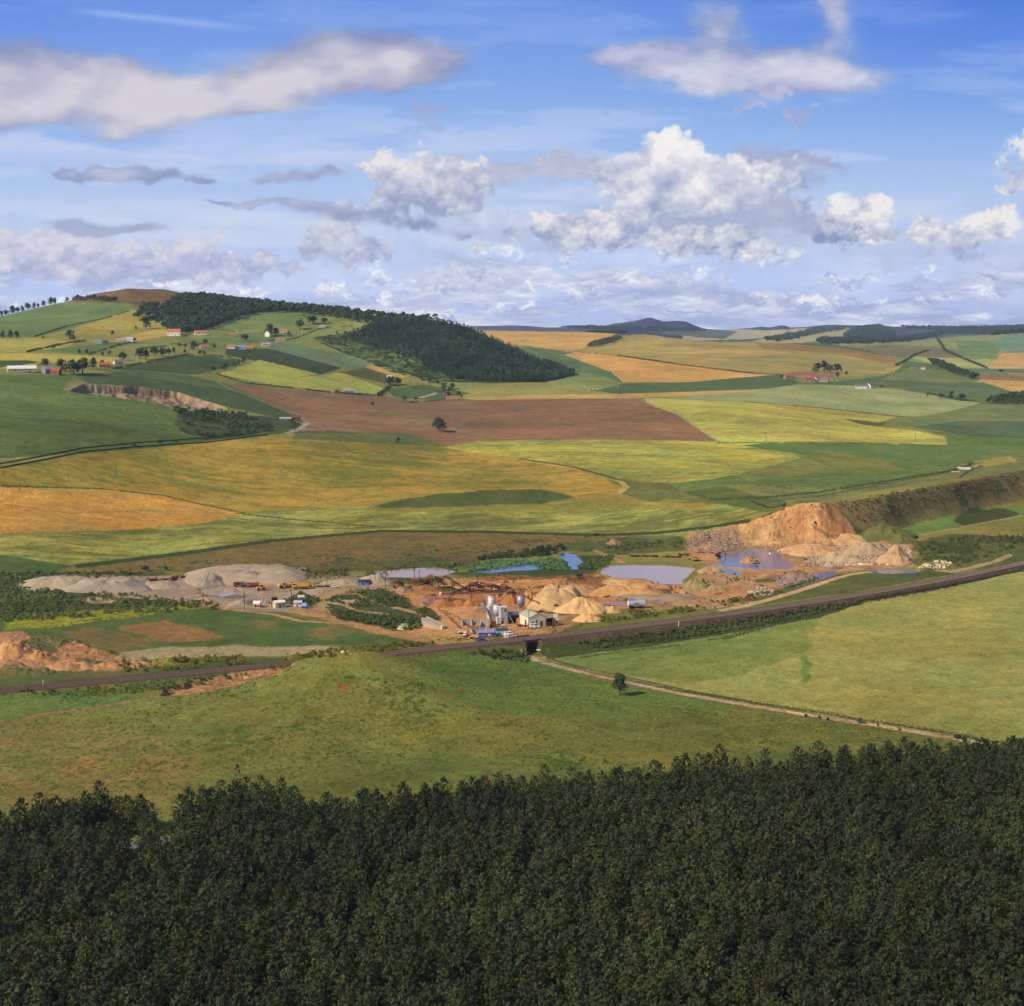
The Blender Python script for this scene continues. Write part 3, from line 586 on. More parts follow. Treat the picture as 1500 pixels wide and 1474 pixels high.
        a = alpha*sst(tt, tt+soft*1.5+(.26 if rel >= 1 else .60), S2); a = a*np.clip(.72+.28*sst(tt, tt+.9, S2)+.25*(f-.5), 0, 1)
        ymid = sum(e[1]*e[2] for e in E)/sum(e[2] for e in E); yh = max(e[3] for e in E)*1.3
        core = sst(tt, tt+.75, S2)
        pt = fb(x, y*1.4, bsc*1.1, 5, seed+4, .62)-.5
        L = np.clip((1.5 if rel >= 1 else .6)*pt+L*(.80 if rel >= 1 else .6)+(.40 if rel >= 1 else .22)*np.clip(-(y-ymid)/yh, -1, 1)+.12*(f-.5)*2+.14+.16*(core-.5)*(1 if rel < .8 else 0), 0, 1)[..., None]
        if rel < .8:
            core = sst(tt+.05, tt+2.3, S2); L = np.clip(.12+.75*core+1.9*(fb(x, y*2.2, bsc*1.6, 5, seed+6, .6)-.5)+.22*(L[..., 0]-.5), 0, 1)[..., None]
        c = np.asarray(shd, float)*(1-L)+np.asarray(lit, float)*L
        B = B.copy(); B[sl_] = B[sl_]*(1-a[..., None])+c*a[..., None]; return B
    # broken layer low over the land
    q = fb(px, py*3.4, 130, 6, 6, .62); cov = np.interp(py, [330, 372, 410, 445, 480, 520], [-.35, -.12, .06, .14, .2, .24])
    a = sst(.48, .62, q+cov); qq = np.gradient(q, axis=1)/gy; L = np.clip(.40+9*qq+1.6*(fb(px, py*4, 60, 4, 1)-.5), 0, 1)[..., None]
    B = over(B, a*.9, np.asarray((152, 164, 206.))*(1-L)+np.asarray((236, 236, 244.))*L)
    rs = np.random.default_rng(5)
    for row, (y0, n, r) in enumerate(((452, 60, 13), (432, 46, 17), (408, 34, 22), (385, 22, 25))):
        E = [(rs.uniform(-1500, 3000) if i % 3 else rs.uniform(0, 1500), y0+rs.normal(0, 9), r*rs.uniform(.8, 2.4), r*rs.uniform(.3, .6)) for i in range(n)]
        B = puff(B, E, (252, 250, 250), (146, 158, 200), row, 30, 26, .42, .16, 1.1, .5, 18, .8)
    B = puff(B, [(30, 352, 90, 22), (110, 358, 70, 24), (210, 372, 60, 18), (310, 362, 44, 22), (20, 385, 120, 24), (150, 395, 130, 22), (330, 392, 90, 20), (240, 400, 120, 20), (420, 385, 50, 14)], (224, 220, 230), (158, 166, 202), 3, 40, 40, .34, .16, 1., .6, 30, .9)
    B = puff(B, [(170, 335, 80, 9), (225, 333, 50, 8), (110, 340, 60, 8)], (170, 178, 208), (150, 160, 196), 5, 25, 60, .4, .3, .4, .2, 40, .85)
    B = puff(B, [(480, 345, 42, 34), (462, 365, 26, 20), (500, 325, 36, 24), (560, 362, 36, 22), (548, 378, 34, 12), (520, 385, 20, 8)], (222, 220, 230), (150, 162, 200), 2, 36, 34, .34, .14, 1.1, .6, 24, .95)
    B = puff(B, [(710, 374, 18, 9), (797, 387, 9, 6), (640, 400, 60, 12), (740, 402, 40, 10), (680, 420, 80, 12), (870, 404, 14, 9), (1090, 440, 80, 9), (950, 415, 60, 10), (1020, 425, 60, 12)], (208, 212, 230), (156, 168, 204), 6, 30, 22, .4, .14, 1, .6, 14, .85)
    # grey lens-shaped clouds
    G1, G2 = (186, 192, 216), (140, 152, 192)
    B = puff(B, [(160, 262, 84, 13), (240, 268, 66, 11), (110, 260, 30, 5), (300, 274, 24, 4), (190, 256, 40, 8)], G1, G2, 1, 24, 50, .42, .2, .5, .2, 40, .95)
    B = puff(B, [(440, 264, 66, 19), (400, 268, 30, 9), (480, 258, 34, 10)], G1, G2, 2, 24, 50, .42, .3, .5, .3, 40, .9)
    B = puff(B, [(400, 302, 70, 5), (460, 306, 70, 8), (540, 318, 80, 12), (620, 332, 80, 12), (690, 345, 34, 8), (350, 304, 40, 3)], G1, G2, 4, 24, 60, .42, .25, .5, .25, 40, .95)
    B = puff(B, [(620, 320, 130, 20), (760, 330, 120, 18), (900, 300, 160, 40), (1050, 320, 160, 40), (1180, 330, 140, 26), (1330, 375, 150, 22), (1480, 380, 120, 24), (700, 380, 160, 14), (1000, 395, 200, 14), (480, 400, 160, 16)], (204, 208, 228), (168, 180, 214), 6, 80, 80, .40, .5, .5, .3, 60, .62)
    # towering cumulus left of centre
    B = puff(B, [(545, 238, 22, 18), (580, 250, 38, 32), (600, 285, 52, 30), (640, 255, 44, 30), (655, 240, 30, 22), (690, 275, 34, 36), (705, 255, 26, 20), (650, 300, 60, 26), (560, 295, 24, 16)], (238, 234, 234), (156, 168, 202), 3, 44, 36, .36, .1, 1.3, .8, 30)
    B = puff(B, [(620, 180, 34, 14), (650, 196, 26, 12), (605, 205, 20, 8), (640, 170, 40, 8)], (170, 182, 216), (156, 170, 210), 5, 40, 30, .45, .3, .5, .5, 26, .7)
    # the great cumulus right of centre
    B = puff(B, [(1090, 245, 100, 26), (1180, 235, 44, 14), (1150, 262, 70, 18), (1200, 242, 26, 7)], (190, 194, 216), (154, 166, 202), 4, 44, 50, .36, .16, .9, .5, 30, .95)
    B = puff(B, [(800, 252, 62, 16), (860, 262, 62, 24), (760, 250, 44, 10), (730, 262, 40, 10)], (214, 212, 224), (160, 170, 204), 2, 40, 50, .36, .16, .9, .5, 30, .95)
    B = puff(B, [(955, 235, 52, 28), (985, 228, 46, 26), (930, 270, 52, 36), (1000, 270, 60, 44), (1055, 265, 56, 40), (1080, 292, 60, 32), (960, 302, 62, 26), (1120, 300, 54, 34), (1045, 300, 50, 30), (1150, 310, 44, 24), (890, 268, 44, 26), (1110, 262, 54, 30)], (250, 246, 242), (158, 170, 204), 0, 42, 44, .36, .1, 1.2, .75, 40)
    B = puff(B, [(1150, 318, 60, 22), (1060, 330, 80, 14), (960, 332, 60, 14)], (196, 200, 220), (156, 168, 204), 5, 40, 40, .36, .16, .9, .5, 28, .9)
    B = puff(B, [(1245, 312, 52, 26), (1285, 322, 34, 26), (1210, 328, 34, 26), (1240, 342, 60, 14), (1270, 348, 40, 9)], (246, 242, 240), (140, 154, 194), 6, 30, 34, .38, .1, 1.2, .7, 30)
    B = puff(B, [(880, 322, 48, 18), (860, 345, 60, 20), (910, 350, 46, 16), (800, 340, 44, 20), (840, 332, 34, 18), (930, 345, 44, 22)], (240, 236, 236), (152, 164, 200), 1, 36, 34, .38, .1, 1.2, .7, 28)
    B = puff(B, [(1040, 348, 50, 18), (1075, 362, 62, 20), (1010, 365, 44, 16), (1110, 372, 44, 16), (970, 360, 34, 22), (1000, 345, 34, 18)], (240, 236, 236), (142, 156, 196), 7, 36, 34, .38, .1, 1.2, .7, 28)
    B = puff(B, [(1370, 338, 46, 18), (1420, 345, 50, 20), (1450, 322, 26, 20), (1475, 340, 34, 16), (1400, 372, 50, 15), (1350, 350, 30, 9)], (246, 242, 240), (156, 168, 204), 3, 30, 34, .38, .1, 1.2, .7, 28)
    B = puff(B, [(1498, 215, 30, 30), (1490, 248, 34, 20), (1500, 275, 40, 16), (1465, 285, 26, 10), (1560, 240, 60, 60)], (238, 236, 238), (166, 174, 206), 2, 36, 34, .38, .18, 1., .6, 28)
    # soft grey-lilac clouds high up
    S1, S2 = (206, 202, 218), (160, 166, 204)
    B = puff(B, [(1050, 45, 50, 38), (1062, 88, 50, 36), (1218, 24, 44, 34), (1208, 66, 42, 36), (955, 100, 76, 26), (1010, 108, 86, 32), (1085, 122, 110, 32), (1170, 116, 100, 32), (1240, 122, 76, 24), (885, 92, 54, 14), (1055, 3, 60, 10), (1130, 100, 70, 26)], (222, 218, 230), (150, 160, 200), 5, 30, 80, .40, .34, .7, .35, 80, .92)
    B = puff(B, [(1125, 148, 36, 16), (1095, 168, 26, 8), (1155, 178, 22, 11), (1160, 195, 14, 10), (1188, 165, 20, 5)], (218, 214, 226), S2, 2, 36, 40, .42, .3, .8, .4, 34, .92)
    B = puff(B, [(885, 177, 24, 4), (1265, 160, 40, 5), (1400, 180, 18, 5), (1365, 205, 24, 4), (1495, 95, 24, 20), (1290, 130, 30, 8)], (162, 176, 218), (156, 170, 214), 1, 30, 40, .45, .4, .4, .2, 30, .7)
    B = puff(B, [(-40, 110, 120, 46), (60, 112, 110, 34), (40, 160, 160, 36), (190, 130, 110, 28), (200, 178, 70, 22), (190, 205, 34, 14), (270, 180, 44, 30), (300, 140, 110, 26), (400, 115, 120, 28), (360, 160, 120, 14), (500, 92, 130, 40), (620, 90, 64, 34), (600, 120, 70, 26), (440, 135, 120, 20), (-60, 180, 120, 30), (-160, 150, 160, 60), (110, 150, 130, 40), (200, 150, 110, 30), (560, 105, 110, 34)], (218, 212, 220), (138, 146, 186), 0, 34, 130, .42, .34, .55, .18, 120, .97)
    return np.clip(B, 0, 255)
SKY_R = 60000.
saz = np.concatenate([np.linspace(RAD(-75), RAD(-20.6), 120)[:-1], np.linspace(RAD(-20.6), RAD(20.6), 1250), np.linspace(RAD(20.6), RAD(75), 120)[1:]])
sel = np.concatenate([np.linspace(RAD(-3), RAD(-.6), 6)[:-1], np.linspace(RAD(-.6), RAD(14), 440), np.linspace(RAD(14), RAD(42), 60)[1:]])
def sky_grid():
    a, e = np.meshgrid(saz, sel, indexing='ij'); x = np.sin(a)*np.cos(e); y = np.cos(a)*np.cos(e); z = np.sin(e)
    # plate carree-like plane for the clouds so that they stay round away from the middle
    px = CX+F*np.tan(np.clip(a, -.37, .37))+F*1.15*(a-np.clip(a, -.37, .37)); py = 482-F*np.tan(np.minimum(e, .75))/np.cos(np.clip(a, -.37, .37))
    py = py+(P*0)
    gx = np.abs(np.gradient(px, axis=0)); gy = np.abs(np.gradient(py, axis=1))
    return x, y, z, px, py, gx, gy
# ------------------------------------------------------------------ materials and mesh building
def mat(name, rgb=None, rough=.9, attr=False, noise=0, nsc=1.0, spec=.2, metal=0, bump=0, rnd=0, trans=0):
    m = bpy.data.materials.new(name); m.use_nodes = True; n = m.node_tree; b = n.nodes['Principled BSDF']
    b.inputs['Roughness'].default_value = rough; b.inputs['Specular IOR Level'].default_value = spec; b.inputs['Metallic'].default_value = metal
    src = None
    if attr:
        a = n.nodes.new('ShaderNodeAttribute'); a.attribute_name = 'Col'; src = a.outputs['Color']
    else:
        q = n.nodes.new('ShaderNodeRGB'); q.outputs[0].default_value = tuple(lin(rgb))+(1,); src = q.outputs[0]
    if noise or bump:
        tc = n.nodes.new('ShaderNodeTexCoord'); t = n.nodes.new('ShaderNodeTexNoise'); t.inputs['Scale'].default_value = nsc; t.inputs['Detail'].default_value = 5; t.inputs['Roughness'].default_value = .65
        n.links.new(tc.outputs['Object'], t.inputs['Vector'])
    if noise:
        r = n.nodes.new('ShaderNodeMapRange'); r.inputs[1].default_value = .25; r.inputs[2].default_value = .75; r.inputs[3].default_value = 1-noise; r.inputs[4].default_value = 1+noise
        n.links.new(t.outputs[0], r.inputs[0]); v = n.nodes.new('ShaderNodeVectorMath'); v.operation = 'SCALE'
        n.links.new(src, v.inputs[0]); n.links.new(r.outputs[0], v.inputs['Scale']); src = v.outputs[0]
    if rnd:
        o = n.nodes.new('ShaderNodeObjectInfo'); r = n.nodes.new('ShaderNodeMapRange'); r.inputs[3].default_value = 1-rnd; r.inputs[4].default_value = 1+rnd
        n.links.new(o.outputs['Random'], r.inputs[0]); v = n.nodes.new('ShaderNodeVectorMath'); v.operation = 'SCALE'
        n.links.new(src, v.inputs[0]); n.links.new(r.outputs[0], v.inputs['Scale']); src = v.outputs[0]
    n.links.new(src, b.inputs['Base Color'])
    if bump:
        u = n.nodes.new('ShaderNodeBump'); u.inputs['Strength'].default_value = 1; u.inputs['Distance'].default_value = bump
        n.links.new(t.outputs[0], u.inputs['Height']); n.links.new(u.outputs[0], b.inputs['Normal'])
    return m
def mesh(name, V, Fc, m=None, parent=None, col=None, smooth=False):
    me = bpy.data.meshes.new(name); V = np.asarray(V, np.float32).reshape(-1, 3)
    if isinstance(Fc, np.ndarray):
        me.vertices.add(len(V)); me.vertices.foreach_set('co', V.ravel())
        k = Fc.shape[1]; me.loops.add(Fc.size); me.loops.foreach_set('vertex_index', Fc.ravel().astype(np.int32))
        me.polygons.add(len(Fc)); me.polygons.foreach_set('loop_start', np.arange(0, Fc.size, k, dtype=np.int32))
        me.update(calc_edges=True)
    else: me.from_pydata([tuple(v) for v in V.tolist()], [], Fc); me.update()
    if col is not None:
        a = me.color_attributes.new('Col', 'FLOAT_COLOR', 'POINT'); c4 = np.ones((len(V), 4), np.float32); c4[:, :3] = col; a.data.foreach_set('color', c4.ravel())
    if m: me.materials.append(m)
    if smooth: me.polygons.foreach_set('use_smooth', np.ones(len(me.polygons), bool))
    o = bpy.data.objects.new(name, me); C.objects.link(o)
    if parent: o.parent = parent
    return o
def tag(o, label=None, cat=None, group=None, kind=None):
    if label: o['label'] = label
    if cat: o['category'] = cat
    if group: o['group'] = group
    if kind: o['kind'] = kind
    return o
def empty(name, loc, rz, label, cat, group=None):
    o = bpy.data.objects.new(name, None); C.objects.link(o); o.location = loc; o.rotation_euler = (0, 0, rz); o.empty_display_size = .1
    return tag(o, label, cat, group)
# ------------------------------------------------------------------ the ground
Ia = np.arange(len(AZ)-1)[:, None]; Jr = np.arange(len(RR)-1)[None]; b0 = Ia*len(RR)+Jr
FG = np.stack([b0, b0+len(RR), b0+len(RR)+1, b0+1], -1).reshape(-1, 4)
gm = mat('ground', attr=True, rough=1, spec=.05, noise=.42, nsc=.8, bump=.3)
g = mesh('ground', np.stack([X2, Y2, Z2], -1), FG, gm, col=np.clip(COL.reshape(-1, 3), 0, 1), smooth=True)
tag(g, kind='structure'); del FG, b0
# ------------------------------------------------------------------ sky backdrop: a far curved shell with its clouds
sx, sy, sz, spx, spy, sgx, sgy = sky_grid()
SC = lin(sky_cols(spx, spy, sgx, sgy)); SC *= (1+.42*sst(330, 470, spy)[..., None]*np.array([1.1, 1.0, .75])); SC = SC.reshape(-1, 3)
ni, nj = sx.shape; Ia = np.arange(ni-1)[:, None]; Ja = np.arange(nj-1)[None]; b0 = Ia*nj+Ja
sm = bpy.data.materials.new('sky'); sm.use_nodes = True; n = sm.node_tree; n.nodes.clear()
at_ = n.nodes.new('ShaderNodeAttribute'); at_.attribute_name = 'Col'; em = n.nodes.new('ShaderNodeEmission'); ou = n.nodes.new('ShaderNodeOutputMaterial')
n.links.new(at_.outputs['Color'], em.inputs[0]); n.links.new(em.outputs[0], ou.inputs[0])
tag(mesh('sky', np.stack([sx, sy, sz], -1)*SKY_R+np.array([0, 0, H]), np.stack([b0, b0+1, b0+nj+1, b0+nj], -1).reshape(-1, 4), sm, col=SC, smooth=True), kind='structure')
del sx, sy, sz, spx, spy, sgx, sgy, SC
# ------------------------------------------------------------------ water
wm = {}
for nm, cc in (('brown', (160, 104, 64)), ('lilac', (178, 146, 124)), ('blue', (82, 106, 142))):  # the blue base colour stands in for reflected sky
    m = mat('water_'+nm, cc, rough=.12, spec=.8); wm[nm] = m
    n = m.node_tree; t = n.nodes.new('ShaderNodeTexNoise'); t.inputs['Scale'].default_value = .5; t.inputs['Detail'].default_value = 3
    tc = n.nodes.new('ShaderNodeTexCoord'); n.links.new(tc.outputs['Object'], t.inputs['Vector']); u = n.nodes.new('ShaderNodeBump'); u.inputs['Distance'].default_value = .05; u.inputs['Strength'].default_value = .6
    n.links.new(t.outputs[0], u.inputs['Height']); n.links.new(u.outputs[0], n.nodes['Principled BSDF'].inputs['Normal'])
for k, w in PW.items():
    zw = PONDS[k][1]; ctr = w[:, :2].mean(0); q = w[:, :2].copy()
    t = np.roll(q, -1, 0)-np.roll(q, 1, 0); t /= np.maximum(1e-6, np.hypot(t[:, 0], t[:, 1]))[:, None]
    ar = np.sum(q[:, 0]*np.roll(q[:, 1], -1)-np.roll(q[:, 0], -1)*q[:, 1]); nn = np.stack([t[:, 1], -t[:, 0]], 1)*(1 if ar > 0 else -1)
    q = q+nn*1.2
    V = np.column_stack([q, np.full(len(q), zw)]); fa = list(range(len(q)))
    if ar < 0: fa = fa[::-1]
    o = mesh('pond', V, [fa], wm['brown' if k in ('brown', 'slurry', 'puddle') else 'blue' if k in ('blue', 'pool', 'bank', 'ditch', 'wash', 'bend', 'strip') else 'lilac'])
    tag(o, kind='structure')
# ------------------------------------------------------------------ foliage
def rnd_unit(n): v = RNG.normal(size=(n, 3)); return v/np.linalg.norm(v, axis=1)[:, None]
def cards(Pc, D, ln, wd, N=None):
    """leafy triangles at points Pc growing along D"""
    n = len(Pc); s = np.cross(D, rnd_unit(n) if N is None else N+rnd_unit(n)*.45); s /= np.maximum(1e-6, np.linalg.norm(s, axis=1))[:, None]
    ln = np.broadcast_to(ln, (n,))[:, None]; wd = np.broadcast_to(wd, (n,))[:, None]
    return np.stack([Pc-s*wd/2-D*ln*.3, Pc+s*wd/2-D*ln*.3, Pc+D*ln*.7], 1)        # n,3,3
def pine_shape(h, rad, lev, br, tu, base=.22, up=.28, size=.62):
    Ps = []; Ds = []; Ns = []
    for k in range(lev):
        t = k/(lev-1); z = h*(base+(1-base)*t); r = rad*(min(1, (1-t)*2.3+.16))**.7*(.85+.3*RNG.random())
        nb = max(3, int(br*(.45+.55*(1-t)))); a0 = RNG.random()*6.28
        for b in range(nb):
            a = a0+6.283*b/nb+RNG.normal()*.18; L = r*RNG.uniform(.75, 1.15)
            for q in range(tu):
                f = .35+.65*(q+RNG.random())/tu; d_ = np.array([math.cos(a), math.sin(a), 0])
                p = d_*L*f+np.array([0, 0, z+L*f*(.10+.30*t)+RNG.normal()*.12*size])
                for m in range(3):
                    Ps.append(p+RNG.normal(size=3)*.20*size); dr = RNG.random() < .62; v = d_*(.65-.3*t)+np.array([0, 0, -.30+.1*t if dr else up+.5*t])+RNG.normal(size=3)*.30; Ds.append(v/np.linalg.norm(v)); Ns.append(d_*(.75-.35*t)+np.array([0, 0, .55+.4*t]))
    for m in range(8): Ps.append(np.array([0, 0, h*(.95+.008*m)])+RNG.normal(size=3)*.08); v = np.array([0, 0, 1.])+RNG.normal(size=3)*.45; Ds.append(v/np.linalg.norm(v)); Ns.append(rnd_unit(1)[0])
    Ps = np.array(Ps); Ds = np.array(Ds); n = len(Ps)
    T = cards(Ps, Ds, size*RNG.uniform(.8, 1.5, n), size*RNG.uniform(.42, .7, n), np.array(Ns))
    c = np.repeat((.78+.5*RNG.random((n//3+1, 1))), 3, 0)[:n]*np.array([1, 1, 1])+RNG.normal(size=(n, 3))*.05
    c = c*(1+.12*np.sin(Ps[:, :1]*1.7+Ps[:, 2:]*2.3))
    return T, c
def leaf_shape(h, rad, n, lobes=9, base=.28, size=.8, squash=1.0):
    Lc = []
    for k in range(lobes):
        a = 6.283*k/lobes*2.4+RNG.random(); t = RNG.random(); rr = rad*(.25+.4*RNG.random())
        Lc.append((math.cos(a)*rr*(1-.6*t), math.sin(a)*rr*(1-.6*t), h*(base+.22+(.86-base-.22)*t), rad*RNG.uniform(.38, .58)*(1-.25*t)))
    Ps = []; Ds = []; Ns = []
    for i in range(n):
        x, y, z, r = Lc[RNG.integers(len(Lc))]; d_ = rnd_unit(1)[0]
        if d_[2] < -.35 and RNG.random() < .6: d_[2] = abs(d_[2])
        Ps.append(np.array([x, y, z])+d_*r*np.array([1, 1, .8*squash])*RNG.uniform(.72, 1.05)); v = np.cross(d_, RNG.normal(size=3))+d_*.25; Ds.append(v/np.linalg.norm(v)); Ns.append(d_+np.array([0, 0, .25]))
    Ps = np.array(Ps); Ds = np.array(Ds); Ps[:, 2] = np.clip(Ps[:, 2], h*base*.6, h*1.02)
    T = cards(Ps, Ds, size*RNG.uniform(.8, 1.4, n), size*RNG.uniform(.7, 1.2, n), np.array(Ns))
    lob = .85+.3*RNG.random(n); c = lob[:, None]*np.array([1, 1, 1])+RNG.normal(size=(n, 3))*.05
    return T, c
def trunk_shape(h, r, limbs=3, lean=.0, spread=.5):
    V = []; Fc = []
    def tube(p0, p1, r0, r1, n=6):
        p0 = np.array(p0, float); p1 = np.array(p1, float); d_ = p1-p0; d_ /= np.linalg.norm(d_); u = np.cross(d_, (0.3, 1, .1)); u /= np.linalg.norm(u); w = np.cross(d_, u); b = len(V)
        for p, rr in ((p0, r0), (p1, r1)):
            for k in range(n): a = 6.283*k/n; V.append(p+(u*math.cos(a)+w*math.sin(a))*rr)
        for k in range(n): Fc.append((b+k, b+(k+1) % n, b+n+(k+1) % n, b+n+k))
    tube((0, 0, -.4), (lean*h*.5, 0, h*.45), r, r*.7); tube((lean*h*.5, 0, h*.45), (lean*h, 0, h*.9), r*.7, r*.18)
    for k in range(limbs):
        a = 6.283*k/limbs+1; z = h*(.3+.12*k); tube((lean*z*.9, 0, z), (math.cos(a)*h*spread*.5, math.sin(a)*h*spread*.5, z+h*.22), r*.4, r*.12, 5)
    return V, Fc
BARK = mat('bark', (86, 70, 54), noise=.3, nsc=3)
FOL = {}
def fol(name, rgb, rnd=.22):
    """leaf material: tint times the Col variation of each spray"""
    m = bpy.data.materials.new(name); m.use_nodes = True; n = m.node_tree; b = n.nodes['Principled BSDF']; b.inputs['Roughness'].default_value = .75; b.inputs['Specular IOR Level'].default_value = .15
    a = n.nodes.new('ShaderNodeAttribute'); a.attribute_name = 'Col'; o = n.nodes.new('ShaderNodeObjectInfo'); r = n.nodes.new('ShaderNodeMapRange'); r.inputs[3].default_value = 1-rnd; r.inputs[4].default_value = 1+rnd
    v = n.nodes.new('ShaderNodeVectorMath'); v.operation = 'SCALE'; w = n.nodes.new('ShaderNodeVectorMath'); w.operation = 'MULTIPLY'; w.inputs[1].default_value = tuple(lin(rgb))
    n.links.new(o.outputs['Random'], r.inputs[0]); n.links.new(a.outputs['Color'], v.inputs[0]); n.links.new(r.outputs[0], v.inputs['Scale']); n.links.new(v.outputs[0], w.inputs[0]); n.links.new(w.outputs[0], b.inputs['Base Color'])
    t = n.nodes.new('ShaderNodeBsdfTranslucent'); n.links.new(w.outputs[0], t.inputs[0]); mx = n.nodes.new('ShaderNodeMixShader'); mx.inputs[0].default_value = .25
    out = n.nodes['Material Output']; n.links.new(b.outputs[0], mx.inputs[1]); n.links.new(t.outputs[0], mx.inputs[2]); n.links.new(mx.outputs[0], out.inputs[0]); return m
MPINE = fol('pine_needles', (72, 79, 46)); MLEAF = fol('leaves', (78, 94, 58)); MBUSH = fol('bush_leaves', (104, 116, 60)); MFIR = fol('hill_needles', (80, 100, 72)); MGORSE = fol('gorse', (128, 126, 48)); MHEATH = fol('heather_leaves', (140, 122, 78)); MREED = fol('reeds', (106, 138, 84)); MDEAD = fol('dead_needles', (120, 62, 36))
def tri_mesh(name, T, c, m, parent=None):
    n = len(T); return mesh(name, T.reshape(-1, 3), np.arange(n*3, dtype=np.int32).reshape(-1, 3), m, parent, col=np.repeat(np.clip(c, .2, 2.2), 3, 0))
STM0 = None
def scatter_mesh(name, shapes, XY, sc, m, label, tint=None, zoff=0.0, kind='stuff', cat='wood'):
    """many small plants that nobody would count, in one mesh"""
    allT = []; allC = []; n = len(XY); rz = RNG.random(n)*6.283; z = zat(XY[:, 0], XY[:, 1])+zoff; w = RNG.integers(len(shapes), size=n); sc = np.broadcast_to(sc, (n,))
    tv = 1+RNG.normal(size=(n, 1))*.14 if tint is None else tint
    if m is MPINE: pass
    tv = tv*(1+.9*(fbm(XY[:, :1], XY[:, 1:2], 34, 3, 5, .6)-.5)) if m is not STM0 else tv
    tv = np.broadcast_to(tv, (n, 3)) if tv.shape[1] == 1 else tv; tv = tv*(1+RNG.normal(size=(n, 3))*.04)
    for k, (T, c) in enumerate(shapes):
        q = np.where(w == k)[0]
        if not len(q): continue
        cs = np.cos(rz[q])[:, None, None]; sn = np.sin(rz[q])[:, None, None]; s_ = sc[q][:, None, None]
        x = T[None, ..., 0]*s_; y = T[None, ..., 1]*s_; zz = T[None, ..., 2]*s_
        X = np.stack([x*cs-y*sn+XY[q, 0][:, None, None], x*sn+y*cs+XY[q, 1][:, None, None], zz+z[q][:, None, None]], -1)
        allT.append(X.reshape(-1, 3, 3)); allC.append((c[None]*tv[q][:, None, :]).reshape(-1, 3))
    o = tri_mesh(name, np.concatenate(allT), np.concatenate(allC), m); return tag(o, label, cat, None, kind)
# ------------------------------------------------------------------ the plantation in front
PV = [pine_shape(9.3+.55*((k*3) % 5), 2.15+.16*((k*2) % 5), 11, 8, 3, size=.72) for k in range(5)]
sp = 3.55; cand = []
for gx_ in np.arange(-285, 286, sp):
    for gy_ in np.arange(245, 560, sp): cand.append((gx_+RNG.normal()*.75, gy_+RNG.normal()*.75))
cand = np.array(cand); ca = np.arctan2(cand[:, 0], cand[:, 1]); cr = np.hypot(cand[:, 0], cand[:, 1])
TL = [(-200, 1185), (0, 1180), (60, 1166), (110, 1160), (150, 1155), (205, 1158), (226, 1172), (232, 1222), (256, 1222), (262, 1152), (300, 1144), (350, 1138), (420, 1140), (460, 1146), (520, 1142), (560, 1150), (600, 1140), (680, 1138), (760, 1130), (860, 1116), (960, 1110), (1020, 1098), (1100, 1102), (1200, 1094), (1300, 1088), (1380, 1092), (1440, 1082), (1500, 1078), (1700, 1070)]
ta, ts = ray([t[0] for t in TL], [t[1] for t in TL]); edge = np.interp(ca, ta, (16.0-H)/ts)+(fbm(cand[:, 0], cand[:, 1], 14, 2, 2)-.5)*9
ga0 = ray(186, 1235)[0]; ga1 = ray(209, 1235)[0]
ok = (RNG.random(len(cr)) > .05) & (fbm(cand[:, 0], cand[:, 1], 11, 2, 6) > .22) & (cr > 262) & (cr < edge) & (np.abs(ca) < RAD(26)) & ~((ca > ga0) & (ca < ga1) & (cr > 385) & (cr < 428))
road_r = np.interp(ca, ray([-200, 195, 568, 1385, 1700], [1235]*5)[0], [412, 420, 435, 477, 492]); ok &= np.abs(cr-road_r) > 3.6
for (a_, b_, w_) in ((568, 1208, 6), (1385, 1146, 16)):     # small gaps where the road glints through
    z0 = ray(a_-w_/2, b_)[0]; z1 = ray(a_+w_/2, b_)[0]; rr_ = float(np.interp(ray(a_, b_)[0], ray([-200, 195, 568, 1385, 1700], [1235]*5)[0], [412, 420, 435, 477, 492]))
    ok &= ~((ca > z0) & (ca < z1) & (cr > rr_-26) & (cr < rr_))
XYp = cand[ok]; rp = cr[ok]; o_ = np.argsort(rp/np.cos(ca[ok])); XYp = XYp[o_]; ap = ca[ok][o_]; rp = rp[o_]
vis = np.where((np.abs(ap) < RAD(18.6)) & (rp > 276))[0][:300]
rest = np.setdiff1d(np.arange(len(XYp)), vis)
protos = []
for k, (T, c) in enumerate(PV):
    cm = tri_mesh('crown', T, c, MPINE); V, Fc = trunk_shape(9, .14, 3); tm = mesh('trunk', V, Fc, BARK); protos.append((cm, tm))
for q, i in enumerate(vis):
    x, y = XYp[i]; e = empty('pine_tree', (x, y, float(zat(x, y))-.1), random.random()*6.28, 'dark green pine standing in the close-packed plantation at the bottom of the picture', 'pine tree', 'nearest pines of the plantation')
    s_ = random.uniform(.86, 1.14); e.scale = (s_*random.uniform(.92, 1.08), s_, s_)
    cm, tm = protos[q % 5]
    for p_ in (cm, tm):
        if q < 5: p_.parent = e
        else: c2 = p_.copy(); C.objects.link(c2); c2.parent = e
tn = 1+RNG.normal(size=(len(rest), 1))*.16+RNG.normal(size=(len(rest), 3))*np.array([.05, .02, .05])
brn = RNG.random(len(rest)) < .05; tn[brn] = tn[brn]*np.array([1.25, 1.0, .8])
scatter_mesh('pine_plantation', PV, XYp[rest], RNG.uniform(.84, 1.16, len(rest)), MPINE, 'dense dark green conifer plantation filling the foreground up to the meadow edge', tn, -.1)
dw = G(716, 1139, 18.3); e = empty('dead_pine', (dw[0], dw[1], float(zat(*dw))), 0, 'rust brown dead pine at the far edge of the plantation', 'pine tree')
